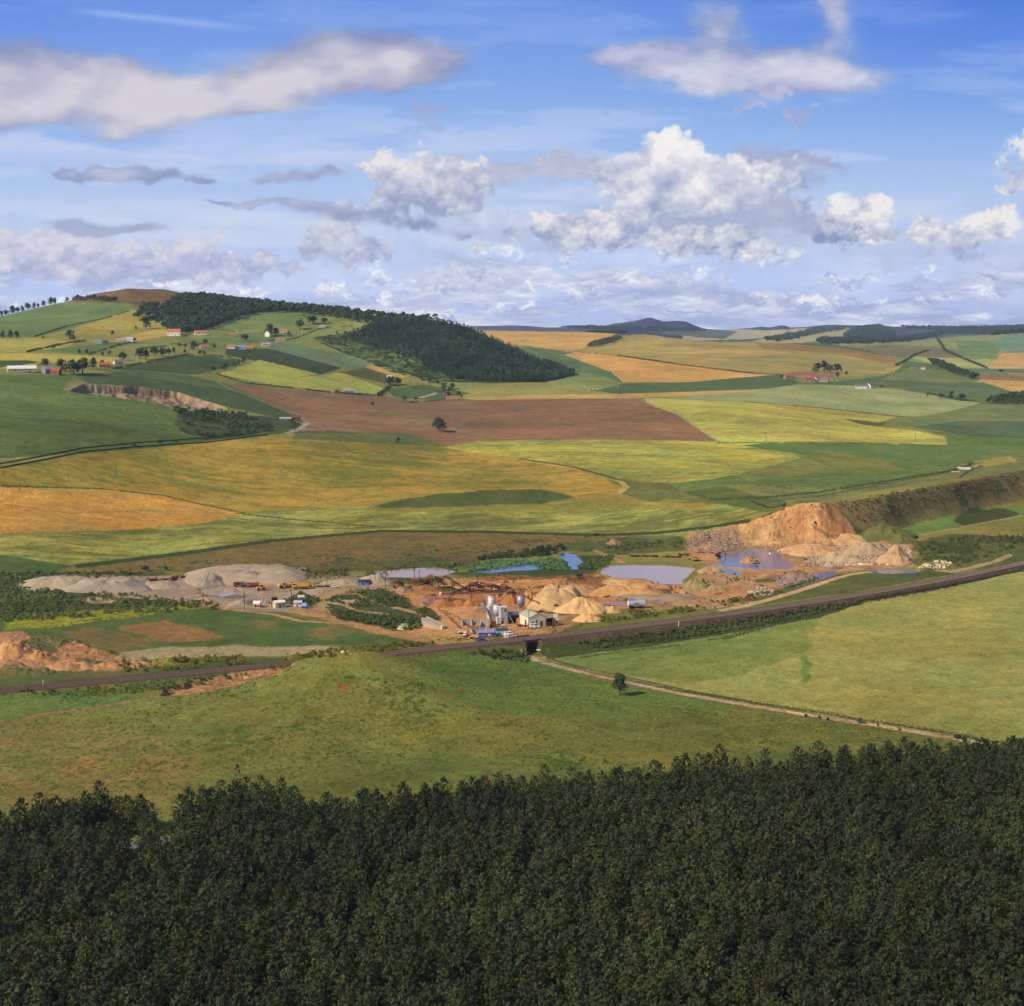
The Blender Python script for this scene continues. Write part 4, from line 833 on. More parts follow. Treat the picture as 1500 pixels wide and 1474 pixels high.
T, c = pine_shape(12.5, 1.9, 12, 7, 3, size=.7); tri_mesh('crown', T, c, MDEAD, e); V, Fc = trunk_shape(9, .14); mesh('trunk', V, Fc, BARK, e)
dw = pin(348, 1160)[0]; R_ = math.hypot(dw[0], dw[1]); ux, uy = G(348, 1135, 16.5); e = empty('tall_pine', (ux, uy, float(zat(ux, uy))), 0, 'taller thin pine rising above the plantation edge on the left', 'pine tree')
T, c = pine_shape(14.5, 1.5, 12, 6, 2, base=.35, size=.6); tri_mesh('crown', T, c*1.1, MPINE, e); V, Fc = trunk_shape(13, .16); mesh('trunk', V, Fc, BARK, e)
# ------------------------------------------------------------------ woods on the hill
def in_poly(s_, spc, jit=.3):
    w = worldpoly(pts(s_), 4); xs = np.arange(w[:, 0].min(), w[:, 0].max(), spc); ys = np.arange(w[:, 1].min(), w[:, 1].max(), spc)
    gx_, gy_ = np.meshgrid(xs, ys); q = np.column_stack([gx_.ravel(), gy_.ravel()]); q = q+RNG.normal(size=q.shape)*spc*jit
    ins = np.zeros(len(q), bool); a = w[:, :2]; b = np.roll(a, -1, 0)
    for (x0, y0), (x1, y1) in zip(a, b):
        if y0 == y1: continue
        ins ^= ((y0 > q[:, 1]) != (y1 > q[:, 1])) & (q[:, 0] < (x1-x0)*(q[:, 1]-y0)/(y1-y0)+x0)
    return q[ins]
FV = [pine_shape(9.5, 3.0, 5, 5, 1, base=.3, size=2.0) for k in range(4)]
LV = [leaf_shape(11, 5.0, 70, 7, size=1.9) for k in range(4)]
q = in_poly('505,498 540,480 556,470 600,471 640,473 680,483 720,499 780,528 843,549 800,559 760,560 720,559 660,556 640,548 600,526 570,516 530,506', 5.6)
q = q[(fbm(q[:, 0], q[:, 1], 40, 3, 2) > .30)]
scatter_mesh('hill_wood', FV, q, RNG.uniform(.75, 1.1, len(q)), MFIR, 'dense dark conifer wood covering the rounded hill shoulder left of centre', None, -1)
q = in_poly('195,470 210,450 240,452 262,437 300,436 335,442 400,448 430,454 470,462 520,466 545,478 520,474 480,466 440,458 380,459 340,471 300,484 262,492 240,484 230,478 250,470 225,466', 8.2)
q = np.concatenate([q, in_poly('300,438 440,452 560,465 640,471 600,476 480,464 380,454', 8)])
scatter_mesh('hill_belt', LV, q, RNG.uniform(.8, 1.35, len(q)), MLEAF, 'dark mixed woodland belt running along the crest of the left hill', None, -1)
q = in_poly('430,502 505,487 560,505 610,530 660,552 690,562 650,566 600,545 540,520 480,507', 12, .5); q = q[fbm(q[:, 0], q[:, 1], 45, 3, 5) > .50]
scatter_mesh('hillside_scrub', LV, q, RNG.uniform(.25, .7, len(q)), MLEAF, 'scattered dark scrub thinning down the grassy slope below the hill wood', None, -.5, cat='scrub')
for s_, lb in (('1200,499 1240,496 1300,496 1340,494 1380,487 1440,485 1500,484 1500,491 1390,492 1320,503 1230,507 1195,506', 'long dark wood on the crest of the far right hill'), ('1120,500 1165,490 1200,482 1240,480 1240,484 1190,492 1140,503', 'narrow dark wood between pale far fields right of the distant hill'), ('820,481 870,480 960,482 1040,485 1000,487 900,485', 'dark woods at the foot of the distant blue hill'), ('1235,491 1255,481 1290,478 1311,489 1309,496 1240,497', 'dark conifer wood on a small far knoll'), ('1320,479 1400,481 1500,479 1560,479 1560,484 1400,486 1330,483', 'far dark wood along the horizon at the right')):
    q = in_poly(s_, 24, .35); scatter_mesh('far_wood', LV[:2], q[:4000], RNG.uniform(1.0, 1.9, len(q[:4000])), MFIR, lb, None, -2)
for s_, lb, m_ in (('858,510 868,503 885,499 905,494 912,496 900,503 880,508', 'dark scrub strip between the gold fields right of the hill', MLEAF), ('1360,529 1375,531 1405,543 1436,553 1425,556 1395,549 1365,535', 'dark hedge of trees along the fold right of the farm', MLEAF), ('1436,592 1460,585 1500,578 1560,574 1560,592 1480,594', 'dark wood at the right edge above the teal field', MLEAF), ('860,487 880,485 920,489 912,491', 'small dark wood on the skyline above the gold fields', MLEAF)):
    q = in_poly(s_, 7, .4); scatter_mesh('scrub_strip', LV, q, RNG.uniform(.5, .9, len(q)), m_, lb, None, -.6, cat='scrub')
# scrub, heather, gorse and reeds near the pit
BV = [leaf_shape(2.2, 1.6, 60, 6, base=.05, size=.55, squash=.7) for k in range(4)]
def scrub(name, s_, spc, sc, m, lb, thr=.0, nsc=12, seed=1, cat='scrub'):
    q = in_poly(s_, spc, .5)
    if thr: q = q[fbm(q[:, 0], q[:, 1], nsc, 3, seed) > thr]
    if len(q): scatter_mesh(name, BV, q, RNG.uniform(sc*.6, sc*1.3, len(q)), m, lb, None, -.25, cat=cat)
scrub('gorse_scrub', '470,884 500,868 560,865 600,880 600,890 520,890 500,885', 2.2, .8, MBUSH, 'green scrub on the bank between the yard tracks', .40)
scrub('gorse_scrub', '475,888 500,896 560,904 605,905 625,918 600,924 540,915 490,906', 2.0, .9, MBUSH, 'dark green scrub bank along the sandy track left of the yard', .3)
scrub('gorse_scrub', '520,870 560,864 600,880 590,888 550,880', 2.0, .8, MBUSH, 'scrub mound behind the concrete ramp', .3)
scrub('gorse_scrub', '605,895 625,890 645,905 640,915 620,905', 1.8, .8, MBUSH, 'bright scrub clump above the concrete ramp', .0)
scrub('heather_scrub', '-50,852 40,852 90,870 200,872 330,886 310,893 180,902 0,912 -50,912', 2.6, .9, MBUSH, 'dark olive scrub covering the old tip at the left edge', .42)
scrub('gorse_scrub', '170,972 210,966 430,960 500,953 600,941 640,944 560,956 430,968 240,984 180,986', 2.4, .8, MGORSE, 'yellow green gorse along the far side of the railway on the left', .42)
scrub('gorse_scrub', '830,945 900,934 1000,920 1100,902 1200,886 1268,880 1230,893 1100,920 1000,936 880,950', 1.7, .7, MBUSH, 'dense green scrub on the railway embankment above the right field', .12)
scrub('gorse_scrub', '668,958 700,955 762,952 778,960 775,972 740,968 700,964', 1.8, .85, MBUSH, 'dark bushes on the embankment left of the bridge', .25)
scrub('heather_scrub', '1175,741 1240,735 1300,723 1400,707 1500,689 1560,684 1560,712 1500,716 1400,733 1300,760 1260,765 1240,752', 2.5, .62, MHEATH, 'brown heather covering the long steep bank on the right', .30)
scrub('heather_scrub', '1225,741 1300,727 1400,711 1500,694 1560,690 1560,700 1400,722 1260,752', 4.2, .8, MBUSH, 'dark green scrub along the top of the long bank on the right', .46)
scrub('heather_scrub', '1260,790 1290,770 1320,778 1345,786 1330,790', 2.4, .8, MBUSH, 'scrubby mound beside the orange cliff', .3)
scrub('gorse_scrub', '1345,800 1400,786 1500,786 1500,800 1450,815 1400,830 1350,822', 3, .9, MBUSH, 'rough green scrub between the rubble and the railway', .47)
scrub('gorse_scrub', '1050,884 1110,870 1170,855 1205,845 1200,850 1120,873 1060,888', 2.2, .8, MGORSE, 'gorse bank beside the sandy haul track', .35)
scrub('gorse_scrub', '880,905 930,895 1030,888 1040,893 950,905 860,918', 2.2, .7, MGORSE, 'low gorse between the tank and the railway', .5)
scrub('reed_bed', '665,836 720,822 770,820 790,826 740,833 700,838', 2.0, .8, MREED, 'pale green reed bed between the two upper ponds', 0)
scrub('reed_bed', '775,826 800,818 822,822 835,838 800,836', 2.0, .8, MREED, 'green reeds on the spit by the curving pond', 0)
scrub('pond_scrub', '690,822 740,810 790,803 825,800 828,808 800,815 740,819', 2.6, 1.2, MLEAF, 'dark willow scrub behind the upper ponds', .25)
scrub('pond_scrub', '850,815 870,820 900,815 890,830 862,838 845,834 860,826', 2.2, .9, MBUSH, 'green scrub on the bank between the curving pond and the lilac pond', .3)
scrub('pond_scrub', '560,832 640,827 680,826 660,833 600,833 560,836', 2.6, .9, MBUSH, 'mixed green scrub along the back of the reedy pond', .35)
scrub('pond_scrub', '430,836 520,834 560,838 540,846 450,843', 2.8, .8, MBUSH, 'scrub behind the yellow loaders', .45)
scrub('pond_scrub', '-40,840 100,838 240,838 200,846 60,850 -40,856', 2.8, .9, MBUSH, 'rough scrub behind the long gravel bank at left', .4)
scrub('pond_scrub', '890,800 1000,790 1005,800 960,806 880,808', 2.8, .9, MBUSH, 'scrub beside the rubble slope', .45)
scrub('gorse_scrub', '410,885 440,868 470,880 455,890', 2.0, .8, MBUSH, 'dark scrub mound by the blue tank', .1)
scrub('quarry_scrub', '255,598 330,606 420,612 445,620 430,632 300,644 262,632', 6, 1.9, MLEAF, 'dark scrub on the rough ground below the old quarry', .47, 40)

# tufts and ragwort standing in the meadow
TV = []
for k in range(4):
    n_ = 9; T = cards(RNG.normal(size=(n_, 3))*np.array([.25, .25, .05])+np.array([0, 0, .1]), np.array([0, 0, 1.])+RNG.normal(size=(n_, 3))*.5, .55, .22); TV.append((T, np.ones((n_, 3))*(.8+.4*RNG.random((n_, 1)))))
MTUFT = fol('meadow_tufts', (120, 122, 52)); MRAG = fol('ragwort', (168, 152, 46)); MDOCK = fol('dock', (92, 96, 44))
def tufts(name, s_, spc, sc, m, lb, thr, nsc, seed):
    q = in_poly(s_, spc, .5); q = q[fbm(q[:, 0], q[:, 1], nsc, 4, seed, .6)+.10*RNG.normal(size=len(q)) > thr]
    if len(q): scatter_mesh(name, TV, q, RNG.uniform(sc*.5, sc*1.5, len(q)), m, lb, None, -.05, cat='grass')
MEAD = '-50,1060 200,1015 440,972 640,962 770,966 870,995 1000,1022 1200,1054 1440,1092 1440,1130 1000,1130 600,1170 230,1200 -50,1215'
tufts('grass_tufts', MEAD, 2.0, .75, MTUFT, 'grass tufts over the meadow in front of the railway', .50, 20, 2)
tufts('dock_tufts', MEAD, 2.6, .8, MDOCK, 'darker weed tufts over the meadow', .68, 26, 5)
tufts('ragwort', '850,1036 1000,1028 1250,1070 1440,1098 1250,1112 900,1080', 2.0, .62, MRAG, 'yellow ragwort flowering beside the farm track', .50, 14, 3)
tufts('ragwort', '480,990 1000,1035 1000,1110 480,1150', 2.4, .55, MRAG, 'scattered yellow ragwort in the middle of the meadow', .60, 18, 6)
tufts('grass_tufts', '850,968 1000,950 1250,905 1300,880 1500,845 1500,1070 1430,1070 1200,1036 1000,1005', 4.5, .6, MTUFT, 'thin tufts in the right hand field', .60, 30, 4)
# ------------------------------------------------------------------ small mesh kit
class MB:
    def __init__(s): s.V = []; s.F = []
    def quad(s, pts_):
        b = len(s.V); s.V += [tuple(p) for p in pts_]; s.F.append(tuple(range(b, b+len(pts_)))); return s
    def hexa(s, P8):
        b = len(s.V); s.V += [tuple(p) for p in P8]
        for f in ((0, 3, 2, 1), (4, 5, 6, 7), (0, 1, 5, 4), (1, 2, 6, 5), (2, 3, 7, 6), (3, 0, 4, 7)): s.F.append(tuple(b+i for i in f))
        return s
    def box(s, c, d_, rz=0, tx=0, ty=0):
        """box about c, size d_, turned by rz; tx, ty taper the top"""
        x, y, z = [v/2 for v in d_]; cs, sn = math.cos(rz), math.sin(rz); o = []
        for zz, k, l in ((-z, 1, 1), (z, 1-tx, 1-ty)):
            for u, v in ((-x*k, -y*l), (x*k, -y*l), (x*k, y*l), (-x*k, y*l)): o.append((c[0]+u*cs-v*sn, c[1]+u*sn+v*cs, c[2]+zz))
        return s.hexa(o)
    def bar(s, a, b, w, h=None):
        a = np.array(a, float); b = np.array(b, float); h = h or w; d_ = b-a; d_ /= np.linalg.norm(d_); u = np.cross(d_, (0, 0, 1.)); u = u/np.linalg.norm(u) if np.linalg.norm(u) > 1e-3 else np.array([1., 0, 0]); v = np.cross(u, d_)
        return s.hexa([a-u*w/2-v*h/2, a+u*w/2-v*h/2, a+u*w/2+v*h/2, a-u*w/2+v*h/2, b-u*w/2-v*h/2, b+u*w/2-v*h/2, b+u*w/2+v*h/2, b-u*w/2+v*h/2])
    def cyl(s, a, b, r0, r1=None, n=12, caps=True):
        r1 = r0 if r1 is None else r1; a = np.array(a, float); b = np.array(b, float); d_ = (b-a)/np.linalg.norm(b-a); u = np.cross(d_, (0, 0, 1.)); u = u/np.linalg.norm(u) if np.linalg.norm(u) > 1e-3 else np.array([1., 0, 0]); w = np.cross(d_, u); k0 = len(s.V)
        for p, r in ((a, r0), (b, r1)):
            for k in range(n): t = 6.28318*k/n; s.V.append(tuple(p+(u*math.cos(t)+w*math.sin(t))*r))
        for k in range(n): s.F.append((k0+k, k0+(k+1) % n, k0+n+(k+1) % n, k0+n+k))
        if caps: s.F.append(tuple(k0+k for k in range(n))[::-1]); s.F.append(tuple(k0+n+k for k in range(n)))
        return s
    def gable(s, L, W, z0, z1, over=.3, th=.18):
        """two roof slabs, ridge along x"""
        for sg in (-1, 1):
            y0 = sg*(W/2+over); dz = (z1-z0)*over/(W/2); e = L/2+over
            a = [(-e, y0, z0-dz), (e, y0, z0-dz), (e, sg*.0, z1), (-e, sg*.0, z1)]
            if sg > 0: a = a[::-1]
            s.hexa(a+[(p[0], p[1], p[2]+th) for p in a])
        return s
    def obj(s, name, m, parent=None, smooth=False): return mesh(name, s.V, s.F, m, parent, smooth=smooth)
def at(px, py): p = pin(px, py)[0]; return p
def az_of(p): return math.atan2(p[0], p[1])
def put(name, px, py, turn, label, cat, group=None, dz=0.):
    p = at(px, py); return empty(name, (p[0], p[1], p[2]+dz), -az_of(p)+RAD(turn), label, cat, group)
_M = {}
def M_(rgb, rough=.8, metal=0, noise=.12, nsc=1.5, spec=.3):
    k = (rgb, rough, metal, noise)
    if k not in _M: _M[k] = mat('paint_%d' % len(_M), rgb, rough=rough, metal=metal, noise=noise, nsc=nsc, spec=spec)
    return _M[k]
GLASS = mat('window_glass', (40, 46, 54), rough=.15, spec=.8); DARK = M_((38, 34, 32), .9); TYRE = M_((40, 38, 37), .9)
# ------------------------------------------------------------------ railway
xs = np.arange(-360, 520, 1.0); rc = np.column_stack([xs, rail_y(xs)]); sl_ = rail_sl(xs); tg = np.column_stack([np.ones_like(xs), sl_]); tg /= np.hypot(1, sl_)[:, None]; nm = np.column_stack([-tg[:, 1], tg[:, 0]])
def ribbon(name, prof, m, parent=None, c0=rc, n0=nm, closed=False):
    V = []; n = len(prof)
    for p, q in zip(c0, n0):
        for o, z in prof: V.append((p[0]+q[0]*o, p[1]+q[1]*o, z))
    Fc = []
    for i in range(len(c0)-1):
        for k in range(n-1 if not closed else n): a = i*n+k; b = i*n+(k+1) % n; Fc.append((a, a+n, b+n, b))
    return mesh(name, V, Fc, m, parent)
BAL = mat('ballast', (90, 70, 56), noise=.35, nsc=1.2, bump=.1); tag(ribbon('railway_bed', [(-5.6, 5.25), (-4.6, 5.95), (4.6, 5.95), (5.6, 5.25)], BAL), kind='structure')
STEEL = M_((120, 86, 68), .5, .5); SLP = M_((166, 142, 120), .9)
L_ = np.concatenate([[0], np.cumsum(np.hypot(*np.diff(rc, axis=0).T))])
for off, lb in ((-1.85, 'nearer line of the double railway, running along the low embankment'), (1.85, 'farther line of the double railway, on the quarry side of the embankment')):
    b_ = empty('railway_track', (BX, BY, 0), 0, lb, 'railway track', 'two railway lines'); off_ = off
    for g_ in (-.75, .75):
        o = ribbon('rail', [(off+g_-.08, 6.05), (off+g_-.08, 6.26), (off+g_+.08, 6.26), (off+g_+.08, 6.05)], STEEL); o.parent = b_; o.location = (-BX, -BY, 0)
    ss = np.arange(1, L_[-1], .72); sx_ = np.interp(ss, L_, rc[:, 0]); sy_ = rail_y(sx_); an = np.arctan(rail_sl(sx_)); ctr = np.column_stack([sx_-np.sin(an)*off, sy_+np.cos(an)*off]); rr_ = np.abs(sx_-BX-15); od = np.argsort(rr_)
    sm0 = MB().box((0, 0, 6.02), (.27, 2.6, .16)); so = sm0.obj('sleeper', SLP, b_)
    for q, i in enumerate(od[:100]):
        o = so if q == 0 else so.copy()
        if q: C.objects.link(o); o.parent = b_
        o.location = (ctr[i, 0]-BX, ctr[i, 1]-BY, 0); o.rotation_euler = (0, 0, an[i])
    mb = MB()
    for i in od[100:]: mb.box((ctr[i, 0]-BX, ctr[i, 1]-BY, 6.02), (.27, 2.6, .16), an[i])
    tag(mb.obj('sleeper_row', SLP, b_), kind='stuff')
# bridge over the farm track
STONE = mat('bridge_stone', (150, 124, 96), noise=.3, nsc=1.5); RUSTY = M_((92, 66, 52), .8, 0, .3)
br = empty('railway_bridge', (BX, BY, 0), math.atan(BS), 'small girder railway bridge with railings over the sandy farm track', 'bridge')
for sx_ in (-1, 1):
    MB().box((sx_*3.75, 0, 2.4), (1.1, 10.6, 5.6)).obj('abutment', STONE, br)
    w_ = MB(); w_.hexa([(sx_*3.4, -5.3, -.6), (sx_*4.2, -5.4, -.6), (sx_*9.6, -10.5, -.6), (sx_*8.8, -11.0, -.6), (sx_*3.4, -5.3, 5.7), (sx_*4.2, -5.4, 5.7), (sx_*9.6, -10.5, 1.1), (sx_*8.8, -11.0, 1.1)]); w_.obj('wing_wall', STONE, br)
MB().box((0, 0, 5.4), (8.4, 10.2, .62)).obj('deck', RUSTY, br)
for sy_ in (-1, 1):
    MB().box((0, sy_*5.32, 5.65), (9.4, .3, 1.2)).obj('girder', RUSTY, br)
    r_ = MB()
    for k in range(9): r_.bar((-6.4+1.6*k, sy_*5.5, 5.9), (-6.4+1.6*k, sy_*5.5, 7.4), .12)
    for z_ in (6.8, 7.35): r_.bar((-6.4, sy_*5.5, z_), (6.4, sy_*5.5, z_), .1)
    r_.obj('railing', M_((128, 116, 104), .7), br)
sg = put('notice_board', 789, 957, 0, 'white T shaped notice board beside the bridge wing wall', 'sign'); MB().box((0, 0, 1.6), (2.0, .1, .55)).obj('board', M_((235, 228, 200)), sg); MB().bar((0, .1, -.3), (0, .1, 1.6), .14).obj('post', M_((200, 190, 160)), sg)
for px_, py_, lb in ((63, 1004, 'white post beside the railway at far left'), (994, 917, 'small white marker post on the railway bank')):
    o = put('marker_post', px_, py_, 0, lb, 'post'); MB().box((0, 0, .9), (.32, .32, 2.0)).obj('shaft', M_((236, 230, 214)), o); MB().box((0, 0, 2.0), (.42, .42, .2)).obj('cap', M_((236, 230, 214)), o)
# ------------------------------------------------------------------ hedges, walls and fences
def along(s_, step):
    q = dens(pts(s_), 2); q = q[:-max(1, int(math.hypot(pts(s_)[0][0]-pts(s_)[-1][0], pts(s_)[0][1]-pts(s_)[-1][1])/2))]; w = pin([p[0] for p in q], [p[1] for p in q])[:, :2]
    L = np.concatenate([[0], np.cumsum(np.hypot(*np.diff(w, axis=0).T))]); n = max(2, int(L[-1]/step)); t = np.linspace(0, L[-1], n); return np.column_stack([np.interp(t, L, w[:, 0]), np.interp(t, L, w[:, 1])])
def hedge(s_, h, w, label, m=None, gap=0., cat='hedge', group='hedges between the fields'):
    a = along(s_, .9 if h < 2 else 1.3); c0 = a.mean(0); zz = zat(a[:, 0], a[:, 1]); keep = fbm(a[:, 0], a[:, 1], 18, 2, 3) > gap; a = a[keep]; zz = zz[keep]
    if len(a) < 2: return
    n = 7; P_ = np.repeat(np.column_stack([a, zz]), n, 0); hh = h*(.6+.8*fbm(P_[:, 0], P_[:, 1], 9, 2, 2)); P_ = P_+RNG.normal(size=P_.shape)*np.array([w*.3, w*.3, 0]); P_[:, 2] += RNG.random(len(P_))*hh
    D = rnd_unit(len(P_)); D[:, 2] = np.abs(D[:, 2])+.2; D /= np.linalg.norm(D, axis=1)[:, None]
    T = cards(P_, D, h*.5*RNG.uniform(.7, 1.3, len(P_)), h*.5); z0 = float(zat(*c0)); T = T-np.array([c0[0], c0[1], z0])
    o = tri_mesh('hedge' if cat == 'hedge' else cat.replace(' ', '_'), T, np.repeat(.75+.5*RNG.random((len(P_), 1)), 3, 1), m or MLEAF); o.location = (c0[0], c0[1], z0); tag(o, label, cat, group)
for s_, h, w, lb, gap in (
 ('50,494 100,478 150,468 190,456', 2.0, 2, 'hedge between the upper green field and the ochre field on the left hill', .3),
 ('40,516 100,503 128,500', 2.2, 2, 'short hedge below the lone field tree on the left hill', .2),
 ('130,520 185,503 262,505', 2, 2, 'hedge above the row of big trees on the left hill', .45),
 ('165,541 220,530 275,520 345,524', 1.8, 2, 'hedge along the top of the dark green field behind the farm', .4),
 ('200,512 262,506 300,505', 1.8, 2, 'hedge running to the cottages on the left hillside', .45),
 ('318,549 360,562 400,566 480,575 555,580', 1.8, 2, 'hedge between the lemon yellow field and the ploughed field', .35),
 ('554,580 563,573 573,566', 3.4, 4, 'thick dark hedge at the right tip of the lemon yellow field', 0),
 ('470,503 510,520 550,530 600,548 640,556', 2.4, 3, 'broken hedge under the scrubby slope beside the teal field', .35),
 ('395,500 430,497 470,482 530,477', 2, 2, 'hedge under the pasture with the red soil patch', .4),
 ('310,482 340,486 400,486 430,486', 2.2, 3, 'hedge below the pasture next to the dark tree belt', .4),
 ('905,521 960,529 1000,535 1100,547 1160,551', 2, 3, 'dark winding hedge between the two gold hill fields', .1),
 ('1050,650 1120,649 1200,649 1300,651 1388,654', 1.4, 1.5, 'field edge hedge under the bright striped yellow field at right', .2),
 ('1090,589 1200,598 1313,611 1345,612', 1.2, 1.5, 'thin hedge between the pale grey green field and the yellow field', .3),
 ('1040,733 1120,730 1200,722 1300,706 1400,689 1425,680', 1.5, 1.5, 'long low hedge above the heather bank at right', .25),
 ('1100,735 1125,745 1150,740', 1.3, 2, 'tuft hedge behind the orange cliff', .2),
 ('1368,490 1385,514 1415,527 1447,540', 3, 4, 'hedge down the far right hillside fields', .2),
 ('1312,536 1325,530 1340,520 1362,513', 3, 4, 'hedge at the shoulder of the far right green slope', .3),
 ('960,1006 1000,1014 1100,1030 1200,1044 1300,1060 1430,1081', .9, 1.6, 'rough hedge bank on the upper side of the pale farm track', .25),
 ('845,965 900,957 1000,946 1060,935', .9, 1.0, 'thin fence line hedge below the embankment scrub', .3),
 ('1060,937 1120,920 1180,905 1225,892 1262,880', 1.2, 1.6, 'dark hedge at the upper edge of the right hand field', .1),
 ('1262,880 1330,868 1380,860 1440,848 1500,836 1550,826', 1.3, 1.4, 'dark hedge between the right hand field and the railway', .05),
 ('1360,577 1400,586 1430,588', 2.4, 4, 'hedge of low trees below the teal field at right', .2),
 ('600,590 650,587 680,586', 1.4, 2, 'hedge strip at the top of the big ploughed field', .3),
 ('430,634 470,633 520,636', 1.2, 3, 'rough edge in front of the grey spoil yard', .3)):
    hedge(s_, h, w, lb, None, gap)
def wall(s_, h, label, rgb, name='stone_wall', cat='wall'):
    a = along(s_, 3.0); V = []; Fc = []; t = np.gradient(a, axis=0); t /= np.hypot(t[:, 0], t[:, 1])[:, None]; n = np.column_stack([-t[:, 1], t[:, 0]])*.3; z = zat(a[:, 0], a[:, 1]); c0 = a[len(a)//2]; z0 = float(z[len(a)//2])
    for p, q, zz in zip(a, n, z):
        k = h*(.85+.3*random.random())
        for sx_, hz in ((-1, -.3), (-1, k), (1, k), (1, -.3)): V.append((p[0]+q[0]*sx_-c0[0], p[1]+q[1]*sx_-c0[1], zz+hz-z0))
    for i in range(len(a)-1):
        for k in range(3): Fc.append((i*4+k, i*4+4+k, i*4+5+k, i*4+1+k))
    Fc.append((0, 1, 2, 3)); b = (len(a)-1)*4; Fc.append((b, b+3, b+2, b+1))
    o = mesh(name, V, Fc, M_(rgb, .9, 0, .35)); o.location = (c0[0], c0[1], z0); return tag(o, label, cat)
wall('0,686 60,675 120,663 200,655 300,649 395,637', .9, 'dark field wall on the lower side of the lane across the left fields', (84, 74, 60))
wall('-40,688 0,680 60,669 120,657 200,649 262,645 300,642', .8, 'dark field wall on the upper side of the lane across the left fields', (80, 70, 56))
def fence(s_, label, h=1.2, step=3.0):
    a = along(s_, step); z = zat(a[:, 0], a[:, 1]); c0 = a[len(a)//2]; z0 = float(z[len(a)//2]); e = empty('wire_fence', (c0[0], c0[1], z0), 0, label, 'fence', 'post and wire fences'); n = len(a)
    pm = MB().box((0, 0, h/2-.15), (.14, .14, h+.3)).obj('post', M_((150, 134, 110)), e); stuff = MB()
    for i in range(n):
        if i < 100:
            o = pm if i == 0 else pm.copy()
            if i: C.objects.link(o); o.parent = e
            o.location = (a[i, 0]-c0[0], a[i, 1]-c0[1], z[i]-z0)
    w_ = MB()
    for k in (.45, .8, 1.1):
        for i in range(min(n, 100)-1): w_.bar((a[i, 0]-c0[0], a[i, 1]-c0[1], z[i]-z0+k*h/1.2), (a[i+1, 0]-c0[0], a[i+1, 1]-c0[1], z[i+1]-z0+k*h/1.2), .025)
    w_.obj('wire', M_((140, 130, 116)), e)
fence('800,969 820,976 860,984 900,991 950,1001', 'post and wire fence along the upper side of the farm track near the bridge')
fence('790,974 850,992 900,1002 1000,1020 1100,1036', 'post and wire fence along the meadow side of the farm track')
fence('1000,944 1100,926 1200,902 1255,884', 'pale post and wire fence under the embankment scrub', 1.2, 2.6)
fence('560,975 600,985 660,998 700,1012 735,1030', 'faint post and wire fence running down the meadow behind the knoll', 1.1, 4)
# ------------------------------------------------------------------ trees one can tell apart
BL = [leaf_shape(10, 5.2, 190, 11, base=.06, size=1.6) for k in range(3)]+[leaf_shape(10, 4.0, 170, 10, base=.08, size=1.5) for k in range(2)]
TM = []
V, Fc = trunk_shape(10, .35, 3)
TR0 = bpy.data.meshes.new('trunk'); TR0.from_pydata(V, [], Fc); TR0.materials.append(BARK)
for T, c in BL:
    n = len(T); me = bpy.data.meshes.new('crown'); me.from_pydata(T.reshape(-1, 3).tolist(), [], np.arange(n*3).reshape(-1, 3).tolist()); a_ = me.color_attributes.new('Col', 'FLOAT_COLOR', 'POINT'); c4 = np.ones((n*3, 4), np.float32); c4[:, :3] = np.repeat(c, 3, 0); a_.data.foreach_set('color', c4.ravel()); me.materials.append(MLEAF); TM.append(me)
def tree(px, py, hpx, label, group=None, wid=1.0, name='broadleaf_tree', crown=None, cat='tree'):
    p = at(px, py); sc = hpx*1.12*math.hypot(p[0], p[1])/2178/10; e = empty(name, (p[0], p[1], p[2]-.2), random.random()*6.28, label, cat, group); e.scale = (sc*wid, sc*wid, sc)
    for nm_, me in (('crown', crown or random.choice(TM)), ('trunk', TR0)): o = bpy.data.objects.new(nm_, me); C.objects.link(o); o.parent = e
    return e
